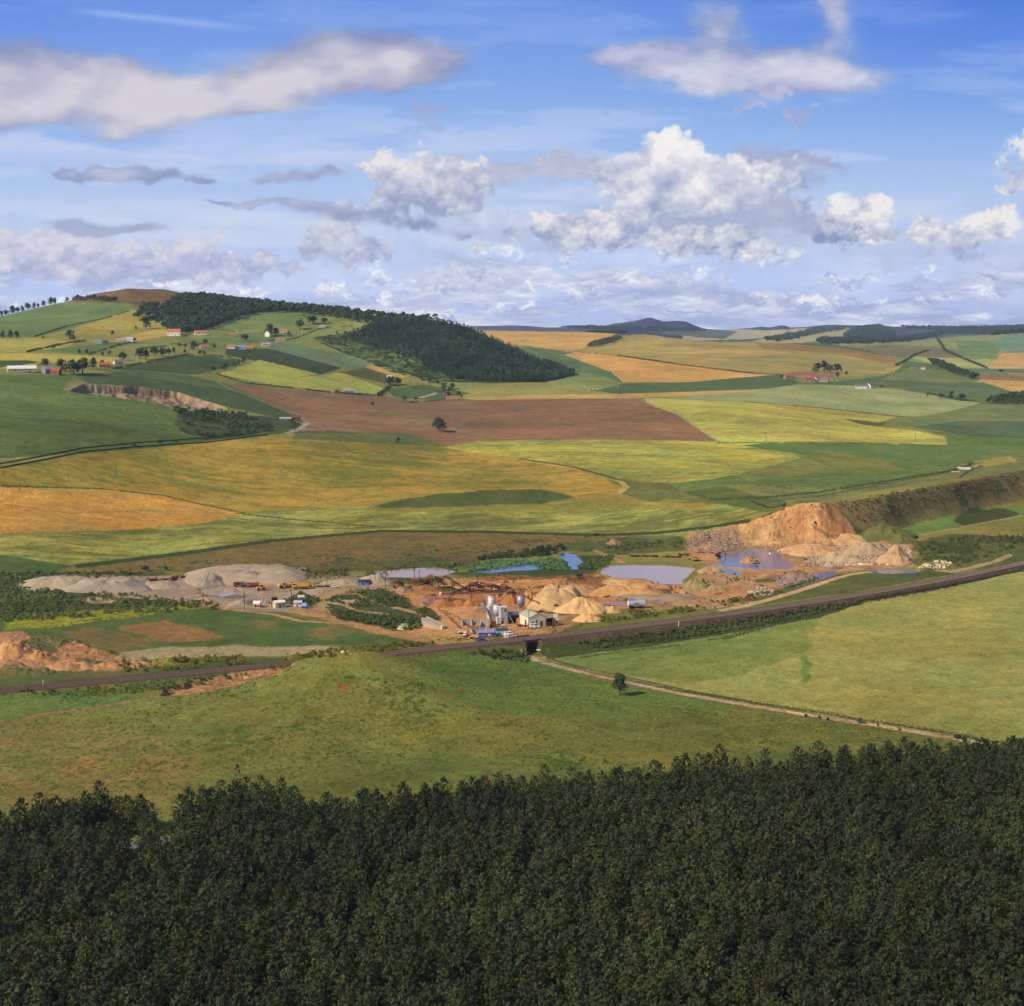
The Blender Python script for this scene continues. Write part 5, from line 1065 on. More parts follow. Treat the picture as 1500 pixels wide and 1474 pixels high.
T1 = """103,499,14,1,lone dark tree at the corner of the lemon field on the left hill
214,482,16,1.1,big tree on the end of the dark belt beside the ochre field
165,491,6,1,tiny round tree in the middle of the ochre field
4,496,10,1,leftmost tree of the clump at the left edge of the hill
15,496,11,1,middle tree of the clump at the left edge of the hill
25,496,10,1,right tree of the clump at the left edge of the hill
66,541,14,1.1,thin dark tree just right of the long white farm roof
90,544,16,1,tall tree between the farm roofs at left
108,549,20,1.1,large round tree filling the farmyard's right side
121,548,22,1,second large round tree at the right side of the farm
136,541,15,1.0,bushy tree by the small red roofed house past the farm
150,536,9,1,small tree behind the red roofed house past the farm
180,528,12,1.1,spreading tree at the left end of the hedgerow trees
205,526,15,1,thick tree left of centre in the hedgerow trees
213,526,14,1,thick tree merging with its left neighbour in the hedgerow trees
226,522,14,1,upright tree in the middle of the hedgerow trees
237,522,12,1.2,broad tree in the middle right of the hedgerow trees
247,520,9,1.1,low tree near the right end of the hedgerow trees
255,517,7,1,small tree at the right end of the hedgerow trees
271,518,6,1,little tree standing apart right of the hedgerow trees
263,509,7,1,small tree left of the cottage with the pale gable
272,510,7,1,small tree beside the cottage with the pale gable
284,513,12,1,dark tree in front of the hillside cottages
301,506,9,1,rounded tree above the hillside cottages
293,520,7,1,left of two little trees below the hillside cottages
299,520,6,1,right of two little trees below the hillside cottages
314,510,6,1,small tree right of the orange roofed cottages
359,500,10,1.4,wide dark tree behind the row with the blue roof
395,492,16,.9,tall tree beside the white cottage on the hillside
404,492,12,1,bushy tree behind the white cottage on the hillside
313,544,8,1,lowest tree of the diagonal row under the dark green field
329,541,9,1.2,second tree of the diagonal row under the dark green field
343,536,7,1,third tree of the diagonal row under the dark green field
350,534,7,1,fourth tree of the diagonal row under the dark green field
357,532,8,1,topmost tree of the diagonal row under the dark green field
116,519,7,1,small tree on the hedge above the long yellow strip
127,519,7,1,small tree right beside it on the hedge above the long yellow strip
63,497,5,1,tiny bush tree on the hedge at far left
79,511,5,1,tiny tree on the hedge of the left lemon field
199,484,6,1,small tree left of the large belt end tree
197,501,6,1,small tree hanging over the white farm cottages
150,521,5,1,low tree above the hedgerow left end
160,520,6,1,low tree on the hedge over the big hedgerow trees
439,483,14,1,dark round tree at the red soil patch
458,475,12,1.5,broad dark tree left of the red soil patch
475,474,8,1.5,low dark tree on the hedge by the red soil patch
445,464,4,1,little tree in the upper pasture
423,493,7,1,thin bush tree in front of the pasture below the belt
571,565,13,1.1,left of two round trees at the hedge tip
583,564,11,1,right of two round trees at the hedge tip
592,589,10,1.2,round tree on the edge of the ploughed field
609,587,6,1,little tree on the edge of the ploughed field
650,572,10,1,left tree above the dark roofed bungalow
662,571,9,1.1,right tree above the dark roofed bungalow
657,581,7,1,small tree beside the long red roof at the hill foot
672,583,9,1,tree at the right end of the long red roof
546,595,6,1,small lone tree at the notch of the ploughed field
583,649,8,1,dark bush tree below the ploughed field
629,561,6,1,small tree at the foot of the scrubby slope
617,557,7,1,small tree up the scrubby slope
641,563,6,1,small tree close under the hill wood
1197,545,12,1.1,left tree of the farm clump behind the red barns
1208,546,16,1,tallest tree of the farm clump behind the red barns
1216,547,12,1,middle tree of the farm clump behind the red barns
1226,547,14,1.3,broad right tree of the farm clump behind the red barns
1227,554,9,1.1,dark tree at the right gable of the red barns
1240,550,6,1,low tree at the right end of the farm clump
1145,554,5,1.4,low garden tree at the left end of the red barns
1184,558,4,1.2,bush tree in front of the red barns
1291,568,4,1.5,low bush tree right of the grey roofed cottage
1424,555,8,1.1,round tree at the end of the dark hedge on the far right slope
1359,581,5,1,small tree left of the tree group above the pale field
1378,584,8,1.4,broad low tree in the group above the pale field
1393,585,11,1.1,tallest tree in the group above the pale field
1408,587,9,1.6,wide right tree in the group above the pale field
1466,545,4,2,low bush tree in the far right valley
213,837,9,1.3,round bush tree beyond the gravel bank at left
243,835,6,1.4,low bush tree beyond the gravel bank at left
1148,743,6,1.3,dark bush on the crest left of the orange cliff
848,848,9,1.5,dark round bush on the shore of the curving pond
98,664,4,1.2,left bush on the lane across the left fields
197,655,7,1.3,largest bush on the lane across the left fields
234,651,7,1.1,bush right of the largest one on the lane
258,649,5,1,right hand bush on the lane across the left fields
1181,1051,6,1.4,first bush on the farm track from the left
1200,1052,4,1.6,low bush right of the first on the farm track
1213,1055,5,1.4,bush with a flat top on the farm track
1259,1060,9,1.2,largest bush on the farm track
1286,1064,4,1.2,tiny bush past the largest one on the farm track
1318,1070,4,1.3,small bush in the middle right of the farm track
1402,1082,7,2,wide bush near the right end of the farm track
1430,1086,7,1.6,bush where the farm track meets the plantation
758,966,9,1.3,dark bush beside the bridge mouth"""
for L in T1.split('\n'):
    f = L.split(',', 4); h_ = float(f[2]); small = h_ <= 9 and ('bush' in f[4]); tree(float(f[0]), float(f[1]), h_, f[4], 'bushes' if small else 'trees among the fields', float(f[3]), 'bush' if small else 'broadleaf_tree', cat='bush' if small else 'tree')
# the two trees that stand alone
def big_tree(px, py, hpx, rad, n, size, label, base):
    p = at(px, py); h = hpx*math.hypot(p[0], p[1])/2178; e = empty('broadleaf_tree', (p[0], p[1], p[2]), 0, label, 'tree'); T, c = leaf_shape(h, rad*h, n, 22, base=base, size=size, squash=.9); tri_mesh('crown', T, c, MLEAF, e); V, Fc = trunk_shape(h, .03*h, 4); mesh('trunk', V, Fc, BARK, e)
big_tree(643, 632, 20, .72, 1100, 1.3, 'lone spreading tree in the middle of the ploughed field', .08)
big_tree(908, 1019, 36, .40, 1500, .62, 'lone tree beside the farm track in the meadow', .10)
# rows of trees on the skyline of the left hill
ORD = 'first second third fourth fifth sixth seventh eighth ninth tenth eleventh twelfth thirteenth fourteenth fifteenth sixteenth seventeenth'.split()
sk = [(-8, 459), (2, 459), (9, 458), (18, 456), (26, 455), (33, 452), (41, 450), (50, 448), (56, 448), (64, 445), (74, 443), (80, 442)]
def crest(px):
    a_ = float(ray(px, 455)[0]); i = int(round((a_-azf[0])/(azf[1]-azf[0]))); k = RR < 3600; T = ((Z2[44+i]-H)/RR)[k]; j = int(np.argmax(T)); s_ = T[j]
    return min(range(4300, 4900), key=lambda q: abs(float(ray(px, q/10)[1])-s_))/10
for i, (a, b) in enumerate(sk): tree(a, crest(a)+.8, random.uniform(7, 11), ORD[i]+' tree from the left in the row on the left skyline of the hill', 'trees along the left skyline', random.uniform(.8, 1.2))
for i, a in enumerate(np.linspace(88, 168, 17)): tree(a, 443+random.uniform(-1, 1)-3*math.sin((a-88)/80*3.1), random.uniform(5, 9), ORD[i]+' tree from the left in the hedgerow just under the brown hilltop', 'trees under the brown hilltop', random.uniform(.9, 1.5))
# ------------------------------------------------------------------ houses and farms
WHITE = (226, 216, 200); GREYR = (122, 120, 128); REDR = (164, 98, 70); PALE = (190, 176, 156)
def house(px, py, wpx, hpx, label, wc=WHITE, rc_=REDR, dep=None, turn=0, chim=1, win=3, cat='house', name='house', group='houses and farm buildings', k=.42):
    p = at(px, py); u = math.hypot(p[0], p[1])/2178; L = wpx*u; Hh = max(2.2, hpx*u); W = dep or min(L*.6, 8); zw = Hh*(1-k)
    e = empty(name, (p[0], p[1], p[2]-.3), -az_of(p)+RAD(turn), label, cat, group); m = M_(wc, .85, 0, .1); b = MB(); b.box((0, 0, zw/2), (L, W, zw))
    for sg in (-1, 1): b.quad([(sg*L/2, -W/2, zw), (sg*L/2, W/2, zw), (sg*L/2, 0, Hh-.06)][::sg])
    b.obj('wall', m, e); r = MB().gable(L, W, zw, Hh).obj('roof', M_(rc_, .9, 0, .2), e)
    for c_ in range(chim): MB().box(((-1 if c_ else 1)*L*.38, 0, Hh+.3), (.9, .9, 1.6)).obj('chimney', M_((150, 120, 100)), r)
    for i in range(win):
        x_ = -L/2+L*(i+.5)/win
        if i == win//2 and win > 1: MB().box((x_, -W/2-.02, min(1.05, zw*.4)+.1), (1.0, .1, min(2.1, zw*.8))).obj('door', M_((92, 62, 46)), e)
        else: MB().box((x_, -W/2-.02, zw*.55), (min(1.3, L*.12), .1, min(1.2, zw*.4))).obj('window', GLASS, e)
    return e
for a in (
 (32, 545, 38, 9, 'long low barn with a pale white roof at the left edge', PALE, (232, 226, 216), 14, 4, 0, 2, 'barn'),
 (70, 547, 14, 11, 'grey barn beside the long white roofed barn', (140, 132, 140), (150, 146, 156), 9, 30, 0, 1, 'barn'),
 (82, 549, 12, 9, 'rust red roofed shed at the left farm', (150, 110, 90), (172, 84, 52), 8, -20, 0, 1, 'shed'),
 (98, 539, 12, 6, 'small red brown roof behind the farmyard trees', PALE, (150, 80, 56), 7, 0, 1, 2, 'house'),
 (152, 538, 16, 7, 'low cottage with red roof past the farm trees', (170, 150, 130), (190, 92, 60), 7, 10, 1, 3, 'house'),
 (173, 534, 12, 7, 'cottage with slate roof at the hedgerow left end', (210, 200, 186), (120, 112, 118), 7, 20, 1, 3, 'house'),
 (143, 503, 12, 5, 'white cottage with grey roof left of the farm row', WHITE, (150, 146, 148), 7, 0, 1, 3, 'house'),
 (153, 502, 9, 5, 'stone barn joined to the white cottage on the hill', (170, 160, 140), (126, 120, 118), 6, 20, 0, 1, 'barn'),
 (178, 501, 14, 5, 'long white farm cottage on the left hillside', WHITE, (166, 160, 156), 7, 0, 1, 4, 'house'),
 (190, 501, 11, 7, 'taller white farmhouse on the left hillside', (236, 228, 214), (178, 172, 168), 8, -15, 2, 3, 'house'),
 (255, 492, 18, 10, 'large white house with bright orange red roof on the hill', (238, 230, 214), (192, 112, 76), 9, -8, 2, 4, 'house'),
 (294, 491, 17, 7, 'long white bungalow with orange red roof', (236, 226, 206), (186, 114, 80), 8, 6, 1, 4, 'house'),
 (300, 511, 13, 6, 'low red roofed cottage below the orange roofed houses', (200, 180, 160), (186, 104, 76), 7, 10, 1, 3, 'house'),
 (340, 493, 9, 4, 'small cottage with brown roof under the tree belt', PALE, (170, 120, 90), 6, 0, 1, 2, 'house'),
 (339, 511, 12, 6, 'white cottage with orange roof beside the blue roof', WHITE, (184, 116, 84), 7, -10, 1, 3, 'house'),
 (353, 512, 14, 6, 'long low building with a blue grey roof', (210, 214, 226), (120, 146, 190), 8, 5, 0, 4, 'shed'),
 (366, 512, 8, 5, 'little orange shed at the end of the row', (206, 132, 66), (200, 130, 72), 5, 0, 0, 1, 'shed'),
 (390, 507, 12, 5, 'white and grey cottage at the top of the teal field', WHITE, (160, 158, 166), 7, 8, 1, 3, 'house'),
 (394, 493, 10, 8, 'white gabled house among trees on the hillside', (240, 232, 216), (170, 150, 146), 8, 60, 1, 2, 'house'),
 (411, 500, 13, 5, 'long tan roofed bungalow above the teal field', (210, 190, 166), (176, 130, 104), 7, 6, 1, 3, 'house'),
 (415, 487, 11, 5, 'pinkish cottage at the foot of the pasture', (222, 196, 176), (188, 120, 96), 7, 0, 1, 2, 'house'),
 (472, 480, 9, 3.5, 'small pale building by the red soil patch', WHITE, (170, 160, 150), 6, 0, 0, 2, 'house'),
 (511, 575, 16, 5, 'long grey shed at the edge of the lemon field', (176, 176, 182), (150, 152, 160), 9, 6, 0, 2, 'shed'),
 (494, 574, 7, 4, 'brown hut left of the long grey shed', (124, 100, 80), (112, 92, 78), 5, 0, 0, 1, 'shed'),
 (570, 553, 7, 3, 'tiny white hut below the rust coloured field', WHITE, (220, 214, 206), 5, 0, 0, 1, 'hut'),
 (647, 577, 15, 5, 'dark roofed bungalow at the foot of the hill wood', (150, 130, 116), (76, 66, 66), 9, 0, 1, 3, 'house'),
 (664, 585, 22, 5, 'long low building with a red tiled roof at the hill foot', (190, 150, 120), (176, 100, 68), 8, 0, 0, 3, 'barn'),
 (433, 615, 14, 7, 'brown flat works building beside the grey spoil yard', (150, 118, 86), (110, 76, 62), 9, 8, 0, 2, 'works building'),
 (418, 615, 16, 4, 'long grey shed left of the brown works building', (160, 158, 160), (170, 170, 172), 8, 4, 0, 2, 'shed'),
 (1156, 555, 14, 8, 'leftmost red pantiled barn of the farm steading', (150, 120, 104), (150, 92, 70), 12, 20, 0, 2, 'barn'),
 (1175, 553, 36, 8, 'long red pantiled range at the back of the farm steading', (156, 128, 108), (146, 88, 68), 12, 2, 0, 4, 'barn'),
 (1205, 556, 30, 8, 'right hand red pantiled range of the farm steading', (150, 120, 104), (142, 86, 66), 11, -4, 0, 4, 'barn'),
 (1186, 559, 14, 6, 'low brick front wing of the farm steading', (160, 120, 100), (140, 86, 66), 9, 12, 0, 2, 'barn'),
 (1195, 559, 10, 7, 'cream gabled house in front of the red barns', (240, 228, 200), (150, 116, 104), 9, 70, 1, 2, 'house'),
 (1207, 560, 12, 6, 'grey brown cottage right of the cream gable', (170, 150, 140), (132, 108, 104), 8, -10, 1, 2, 'house'),
 (1262, 569, 17, 6, 'grey roofed cottage with white walls right of the farm', (220, 210, 202), (112, 108, 122), 9, 4, 2, 4, 'house'),
 (1275, 569, 9, 8, 'taller grey gabled end of the cottage right of the farm', (214, 204, 200), (104, 100, 116), 9, 50, 1, 2, 'house'),
 (1412, 688, 18, 3, 'low concrete weir house over the burn at right', (200, 190, 170), (196, 186, 168), 4, -6, 0, 0, 'weir'),
 (1352, 541, 6, 3, 'tiny pale cottage in the far right fields', WHITE, (190, 150, 130), 8, 0, 0, 1, 'house'),
 (923, 537, 0.1, 0.1, '', WHITE, WHITE, 1, 0, 0, 0, 'x')):
    if a[2] > 1: house(*a[:5], wc=a[5], rc_=a[6], dep=a[7], turn=a[8], chim=a[9], win=a[10], cat=a[11], name=a[11].replace(' ', '_'))
o = put('ruined_building', 320, 606, 5, 'pale ruined stone building at the right end of the old quarry face', 'ruin'); MB().box((-1, 0, 1.8), (6, 5, 3.8)).obj('tower_stub', M_((196, 184, 170), .9, 0, .3), o); MB().box((4, .5, 1.1), (5, 4, 2.4)).obj('low_wall', M_((188, 172, 156), .9, 0, .3), o); MB().box((-1, -2.52, 1.2), (1.2, .1, 2)).obj('doorway', DARK, o)
# sheep
def sheep(px, py, label):
    o = put('sheep', px, py, random.uniform(-80, 80), label, 'sheep', 'sheep in the far pasture'); b = MB(); b.cyl((-.9, 0, .95), (-.3, 0, 1.0), .3, .62, 8); b.cyl((-.3, 0, 1.0), (.6, 0, 1.0), .62, .55, 8); b.cyl((.6, 0, 1.0), (1.0, 0, 1.25), .35, .25, 6); b.cyl((1.0, 0, 1.3), (1.4, 0, 1.1), .2, .12, 6)
    for x_ in (-.6, .55):
        for y_ in (-.25, .25): b.cyl((x_, y_, .75), (x_, y_, -.05), .09, .07, 5)
    b.obj('body', M_((226, 216, 190), .9), o)
for i_, (px_, py_) in enumerate(((1303, 548), (1306, 550), (1309, 546), (1301, 552), (1313, 549), (875, 571), (868, 571), (862, 572), (905, 568))): sheep(px_, py_, 'pale sheep on the far green slope, number %s in its little flock from the nearest' % ORD[i_] if px_ > 1000 else 'pale sheep on the olive field below the gold stripe, %s in its row' % ORD[i_-5])
# ------------------------------------------------------------------ heaps of sand and gravel
SANDM = mat('sand', attr=True, noise=.2, nsc=1.6, bump=.3, rough=1, spec=.05)
def heap(px, py, wpx, hpx, label, rgb, dep=None, turn=0, flat=.15, rug=.10, name='sand_heap', cat='heap', group='heaps of sand and gravel in the pit', n=64, mr=22):
    """px, py: foot of the heap nearest the camera"""
    p = at(px, py); u = math.hypot(p[0], p[1])/2178; W = wpx*u/2*1.12; Hh = hpx*u; D = (dep or max(Hh*1.25, min(W*.7, Hh*2.4))); a = az_of(p); c0 = np.array([p[0]+math.sin(a)*D*.72, p[1]+math.cos(a)*D*.72]); z0 = float(p[2]); Rc = math.hypot(*c0); Hh = max(.7, H+Rc*float(ray(px, py-hpx)[1])-z0)
    V = [(0, 0, Hh)]; rz = -a+RAD(turn); cs, sn = math.cos(rz), math.sin(rz); sd = random.randint(0, 90)
    V = []; Cc = []
    for i in range(mr+1):
        r = i/mr
        for k in range(n):
            t = 6.28318*k/n; q_ = 1 if flat < .28 else (abs(math.cos(t))**4+abs(math.sin(t))**4)**-.25; x = math.cos(t)*r*q_; y = math.sin(t)*r*q_; f = 1-r
            prof = min(1.0, f/(1-flat)); prof = prof*(1-.12*prof) + .12*prof
            V.append((x*W, y*D, prof)); 
    V = np.array(V); TH = np.tile(np.arange(n)*6.28318/n, mr+1); RD = np.repeat(np.arange(mr+1)/mr, n); nz = fbm(V[:, 0]+sd*13, V[:, 1]+sd*7, max(2., W*.45), 4, sd % 6, .6)-.5; nz2 = fbm(V[:, 0]+sd*3, V[:, 1], 1.6, 3, 2)-.5
    sc_ = 1+nz*(.5 if flat < .3 else .22)*(V[:, 2] > 0); gu = fbm(np.cos(TH)*9+sd, np.sin(TH)*9+RD*1.2, 1.5, 3, 3)-.5; z = V[:, 2]*Hh*(1+nz*rug*5+gu*.5*np.sin(np.clip(RD, 0, 1)*3.14159))+nz2*rug*Hh*.6-.35; z[-n:] = -1.2; X = V[:, 0]*sc_; Y = V[:, 1]*sc_; wx = X*cs-Y*sn; wy = X*sn+Y*cs
    gz = zat(c0[0]+wx, c0[1]+wy)-z0; z = z+np.minimum(gz, 1.5)
    Fc = [(i*n+k, (i+1)*n+k, (i+1)*n+(k+1) % n, i*n+(k+1) % n) for i in range(mr) for k in range(n)]
    cc = lin(rgb)[None]*(1+.45*(fbm(X+sd, Y, 2.4, 3, 4)-.5)+.5*nz)[:, None]
    o = mesh(name, np.column_stack([wx, wy, z]), Fc, SANDM, col=cc, smooth=True); o.location = (c0[0], c0[1], z0); return tag(o, label, cat, group)
GR = (176, 152, 122); SA = (206, 158, 98); SO = (192, 126, 66)
for a in (
 (362, 854, 168, 21, 'big flat topped grey gravel stockpile behind the machines', GR, 30, 0, .62, .015),
 (306, 859, 56, 19, 'grey gravel cone at the left end of the flat topped stockpile', (156, 138, 118), None, 0, .1, .08),
 (372, 855, 66, 19, 'darker gravel cone leaning on the flat topped stockpile', (150, 132, 112), None, 0, .1, .08),
 (90, 862, 110, 17, 'long low gravel bank at the far left of the pit', (176, 154, 124), 16, 0, .4, .10),
 (160, 866, 120, 18, 'long grey gravel bank in the left part of the pit', (166, 148, 126), 16, 0, .45, .10),
 (232, 862, 60, 10, 'low end of the gravel bank near the scrap iron', (178, 154, 124), 12, 0, .4, .1),
 (500, 858, 60, 9, 'low pinkish gravel heap right of the yellow loaders', (176, 150, 120), 9, 0, .3, .12),
 (548, 857, 60, 14, 'rounded gravel heap behind the dark blue hut', (174, 150, 120), None, 0, .25, .1),
 (300, 882, 26, 7, 'small sandy heap in front of the puddle', (186, 150, 112), None, 0, .1, .1),
 (352, 888, 34, 9, 'small grey heap near the white tank', (160, 142, 120), None, 0, .15, .1),
 (386, 886, 26, 9, 'small grey heap behind the white tank', (158, 140, 120), None, 0, .15, .1),
 (855, 899, 76, 24, 'bright washed sand heap with a blunt top right of the loader', (212, 168, 110), None, 0, .12, .06),
 (893, 898, 36, 10, 'low sand tail running right from the bright washed heap', (214, 166, 104), None, 0, .3, .08),
 (862, 911, 44, 13, 'pale sand heap nearest the railway embankment', (216, 166, 108), None, 0, .2, .08),
 (818, 893, 88, 32, 'tall brown sand face with a steep broken front behind the silo', (196, 156, 108), 22, 0, .40, .06),
 (795, 892, 26, 14, 'round orange sand heap left of the loader', (198, 138, 76), None, 0, .15, .08),
 (775, 888, 34, 22, 'sand heap behind the single silo', (190, 136, 80), None, 0, .12, .08),
 (748, 884, 40, 22, 'dark orange sand cone under the conveyor head', (170, 116, 68), None, 0, .08, .07),
 (733, 866, 24, 12, 'pale sand cone under the far screening plant', (204, 158, 108), None, 0, .06, .06),
 (845, 868, 90, 12, 'long low brown spoil bank before the lilac pond', (172, 132, 88), 10, 0, .4, .14),
 (920, 874, 110, 14, 'long gullied sand bank under the lilac pond', (196, 146, 92), 9, 0, .5, .16),
 (960, 879, 130, 8, 'stony grey bank below the lilac pond', (160, 134, 104), 8, 0, .5, .12),
 (650, 889, 42, 11, 'dark orange sand pile under the left trestle of the long conveyor', (168, 112, 64), 5, 0, .2, .10),
 (672, 888, 36, 10, 'dark orange sand pile between the trestles of the long conveyor', (162, 106, 60), 5, 0, .2, .10),
 (690, 888, 30, 9, 'dark orange sand pile under the right trestle of the long conveyor', (172, 118, 70), 5, 0, .2, .10),
 (590, 868, 30, 9, 'grey sand heap beside the small rusty washer', (160, 128, 98), None, 0, .15, .1),
 (622, 866, 50, 8, 'low brown spoil below the large rusty screening plant', (160, 106, 66), 6, 0, .3, .12),
 (680, 862, 30, 7, 'small pale sand heap between the screening plants', (206, 156, 104), None, 0, .15, .1),
 (1020, 865, 40, 17, 'weed grown stony mound at the corner of the lilac pond', (150, 130, 86), None, 0, .3, .14),
 (1040, 840, 36, 10, 'stony mound between the lilac pond and the blue pond', (178, 142, 100), None, 0, .3, .14),
 (1048, 868, 40, 9, 'low sandy mound with tufts left of the stony shore', (170, 138, 92), None, 0, .3, .14),
 (1098, 826, 28, 10, 'sand bar with a brown hump in the blue pond', (176, 130, 82), 6, 0, .2, .14),
 (1190, 814, 90, 16, 'smooth pale sand fan running into the blue pond', (206, 158, 108), 24, 0, .25, .05),
 (1120, 797, 80, 6, 'smooth tan apron of sand at the foot of the cliff', (206, 160, 110), 12, 0, .2, .05),
 (1235, 798, 90, 14, 'wide tan sand slope joining the cliff to the rubble', (204, 158, 108), 18, 0, .25, .05),
 (1165, 848, 40, 8, 'grey rubble hump beside the narrow pond', (150, 124, 100), None, 0, .3, .18),
 (1310, 826, 50, 22, 'brown conical spoil heap at the right end of the rubble', (186, 146, 104), None, 0, .15, .12),
 (1268, 812, 60, 16, 'rubble ridge in front of the scrubby mound', (176, 146, 112), 10, 0, .4, .2),
 (1230, 824, 60, 12, 'pale stony rubble bank above the narrow pond', (184, 156, 118), 9, 0, .4, .2),
 (1296, 791, 84, 22, 'dark scrub covered conical mound right of the orange cliff', (98, 98, 52), None, 0, .15, .10),
 (1322, 796, 44, 12, 'lower shoulder of the dark scrub covered mound', (104, 102, 56), None, 0, .2, .12),
 (20, 960, 66, 20, 'orange sand mound at the left edge by the railway', (200, 146, 94), None, 0, .25, .12),
 (62, 968, 44, 12, 'sand mound with a turf cap near the left edge', (190, 138, 86), None, 0, .2, .16),
 (108, 980, 70, 9, 'eroded orange sand bank left of the gorse', (192, 140, 92), 8, 0, .4, .18),
 (160, 979, 50, 9, 'rounded orange sand hump beside the gorse', (186, 132, 82), 7, 0, .3, .14),
 (205, 977, 40, 7, 'small orange sand hump at the end of the diggings', (192, 140, 92), 6, 0, .3, .14),
 (505, 956, 16, 5, 'small pale sand heap on the end of the grey strip', (220, 176, 130), None, 0, .1, .1),
 (592, 923, 20, 10, 'small pale green grey heap left of the concrete ramp', (176, 166, 132), None, 0, .2, .14),
 (680, 838, 20, 5, 'small turf hump between the upper ponds', (110, 112, 60), None, 0, .3, .1),
 (900, 799, 26, 8, 'small brown sand hump beyond the lilac pond', (150, 120, 86), None, 0, .2, .12)):
    heap(*a[:5], a[5], a[6], a[7], a[8], a[9])
STM = mat('stone_block', attr=True, rough=1, spec=.05); STM0 = STM
# rubble: blocks one could hardly count
def rubble(s_, spc, sz, label, rgb, n_=None):
    q = in_poly(s_, spc, .5); RS = []
    for k in range(4):
        d_ = rnd_unit(8)*np.array([1, .8, .6]); T = []
        m_ = MB().box((0, 0, .2), (1+random.random(), 1, .7), 0, .3, .2); V = np.array(m_.V)+RNG.normal(size=(8, 3))*.12
        for f in m_.F: T.append(V[[f[0], f[1], f[2]]]); T.append(V[[f[0], f[2], f[3]]])
        RS.append((np.array(T), np.ones((len(T), 3))))
    tn = lin(rgb)[None]*(.7+.7*RNG.random((len(q), 1))); scatter_mesh('rubble', RS, q, sz*RNG.uniform(.4, 1.7, len(q))**1.3, STM, label, tn, -.05, cat='rubble')
def scatter_fix(): pass
rubble('1008,800 1012,782 1070,775 1086,782 1088,800 1060,808', 1.5, .5, 'grey brown rubble tipped down the slope left of the orange cliff', (168, 138, 108))
rubble('1180,812 1240,798 1330,798 1338,826 1260,826 1230,830 1190,828', 1.8, .65, 'pale boulders and building rubble along the shore below the cliff', (176, 152, 118))
rubble('1130,850 1160,838 1195,842 1170,856 1140,856', 1.8, .8, 'dark rubble beside the narrow pond', (150, 122, 96))
rubble('1095,868 1110,860 1135,862 1130,872 1100,874', 1.7, .6, 'white stone blocks in the middle of the diggings', (176, 162, 142))
rubble('1345,832 1370,820 1400,825 1380,834', 2.2, .9, 'pale rubble along the haul track at right', (200, 176, 140))
rubble('1090,795 1180,790 1230,800 1120,812', 3.4, .6, 'scattered stones at the foot of the orange cliff', (186, 142, 98))
rubble('880,868 1000,866 1020,874 900,880', 2.6, .6, 'stones on the bank below the lilac pond', (176, 150, 116))
# ------------------------------------------------------------------ silos, plant and sheds
SIL = M_((206, 200, 196), .55, .2, .16); SILG = M_((168, 168, 172), .5, .4, .16); ORG = M_((206, 104, 56), .7); RST = M_((128, 74, 46), .85, .2, .35); RSTD = M_((86, 54, 40), .9, .2, .35); CONC = M_((176, 164, 148), .9, 0, .2); BLU = M_((108, 140, 178), .7, 0, .1); CREAM = M_((228, 216, 186), .8, 0, .1); YEL = M_((226, 166, 40), .55, .1, .14); GREY = M_((128, 126, 128), .7, .2, .2)
def silo(px, py, toppy, dpx, label, m, leg=2.2, skirt=False):
    e = put('silo', px, py, 20, label, 'silo', 'cement silos at the batching plant'); p = e.location; R_ = math.hypot(p[0], p[1]); top = H+R_*float(ray(px, toppy)[1])-p[2]; r = dpx*R_/2178/2
    MB().cyl((0, 0, leg+1.6), (0, 0, top), r, r, 24).obj('shell', m, e, True); MB().cyl((0, 0, leg-.2), (0, 0, leg+1.7), r*.3, r, 20).obj('hopper_cone', m, e)
    b = MB()
    for k in range(5): b.cyl((0, 0, leg+2.2+(top-leg-2.2)*k/4.2), (0, 0, leg+2.3+(top-leg-2.2)*k/4.2), r+.05, r+.05, 24)
    b.obj('band', SILG, e)
    for k in range(4): a = .785+1.5708*k; MB().bar((math.cos(a)*r*.86, math.sin(a)*r*.86, -.3), (math.cos(a)*r*.86, math.sin(a)*r*.86, leg+2), .26).obj('leg', SILG, e)
    rl = MB()
    for z_ in (top+.55, top+1.05):
        for k in range(12): a, c_ = 6.283*k/12, 6.283*(k+1)/12; rl.bar((math.cos(a)*r*.98, math.sin(a)*r*.98, z_), (math.cos(c_)*r*.98, math.sin(c_)*r*.98, z_), .12)
    for k in range(12): a = 6.283*k/12; rl.bar((math.cos(a)*r*.98, math.sin(a)*r*.98, top-.1), (math.cos(a)*r*.98, math.sin(a)*r*.98, top+1.05), .09)
    rl.obj('guard_rail', ORG, e); MB().cyl((r*.2, 0, top-.1), (r*.2, 0, top+.9), .45, .45, 10).obj('filter_box', GREY, e); l_ = MB()
    for s_ in (-.22, .22): l_.bar((r+.18, s_, 0), (r+.18, s_, top+.6), .07)
    for k in range(int(top/.6)): l_.bar((r+.18, -.22, k*.6+.3), (r+.18, .22, k*.6+.3), .05)
    l_.obj('ladder', GREY, e)
    if skirt: MB().box((0, 0, 3.4), (r*2.2, r*2.0, 6.8), 0).obj('casing', m, e)
    return e
silo(720, 906, 873.5, 11, 'tallest white silo at the back of the pair, with an orange guard rail', SIL, 2.4, True)
silo(728, 912, 886, 11, 'shorter cream silo in front of the tallest one', SIL, 2.6)
silo(763, 900, 873, 12, 'grey silo standing alone with an orange rail, behind the white shed', SILG, 3.6)
e = put('batching_tower', 737, 914, 18, 'square grey clad batching tower right of the two white silos', 'tower')
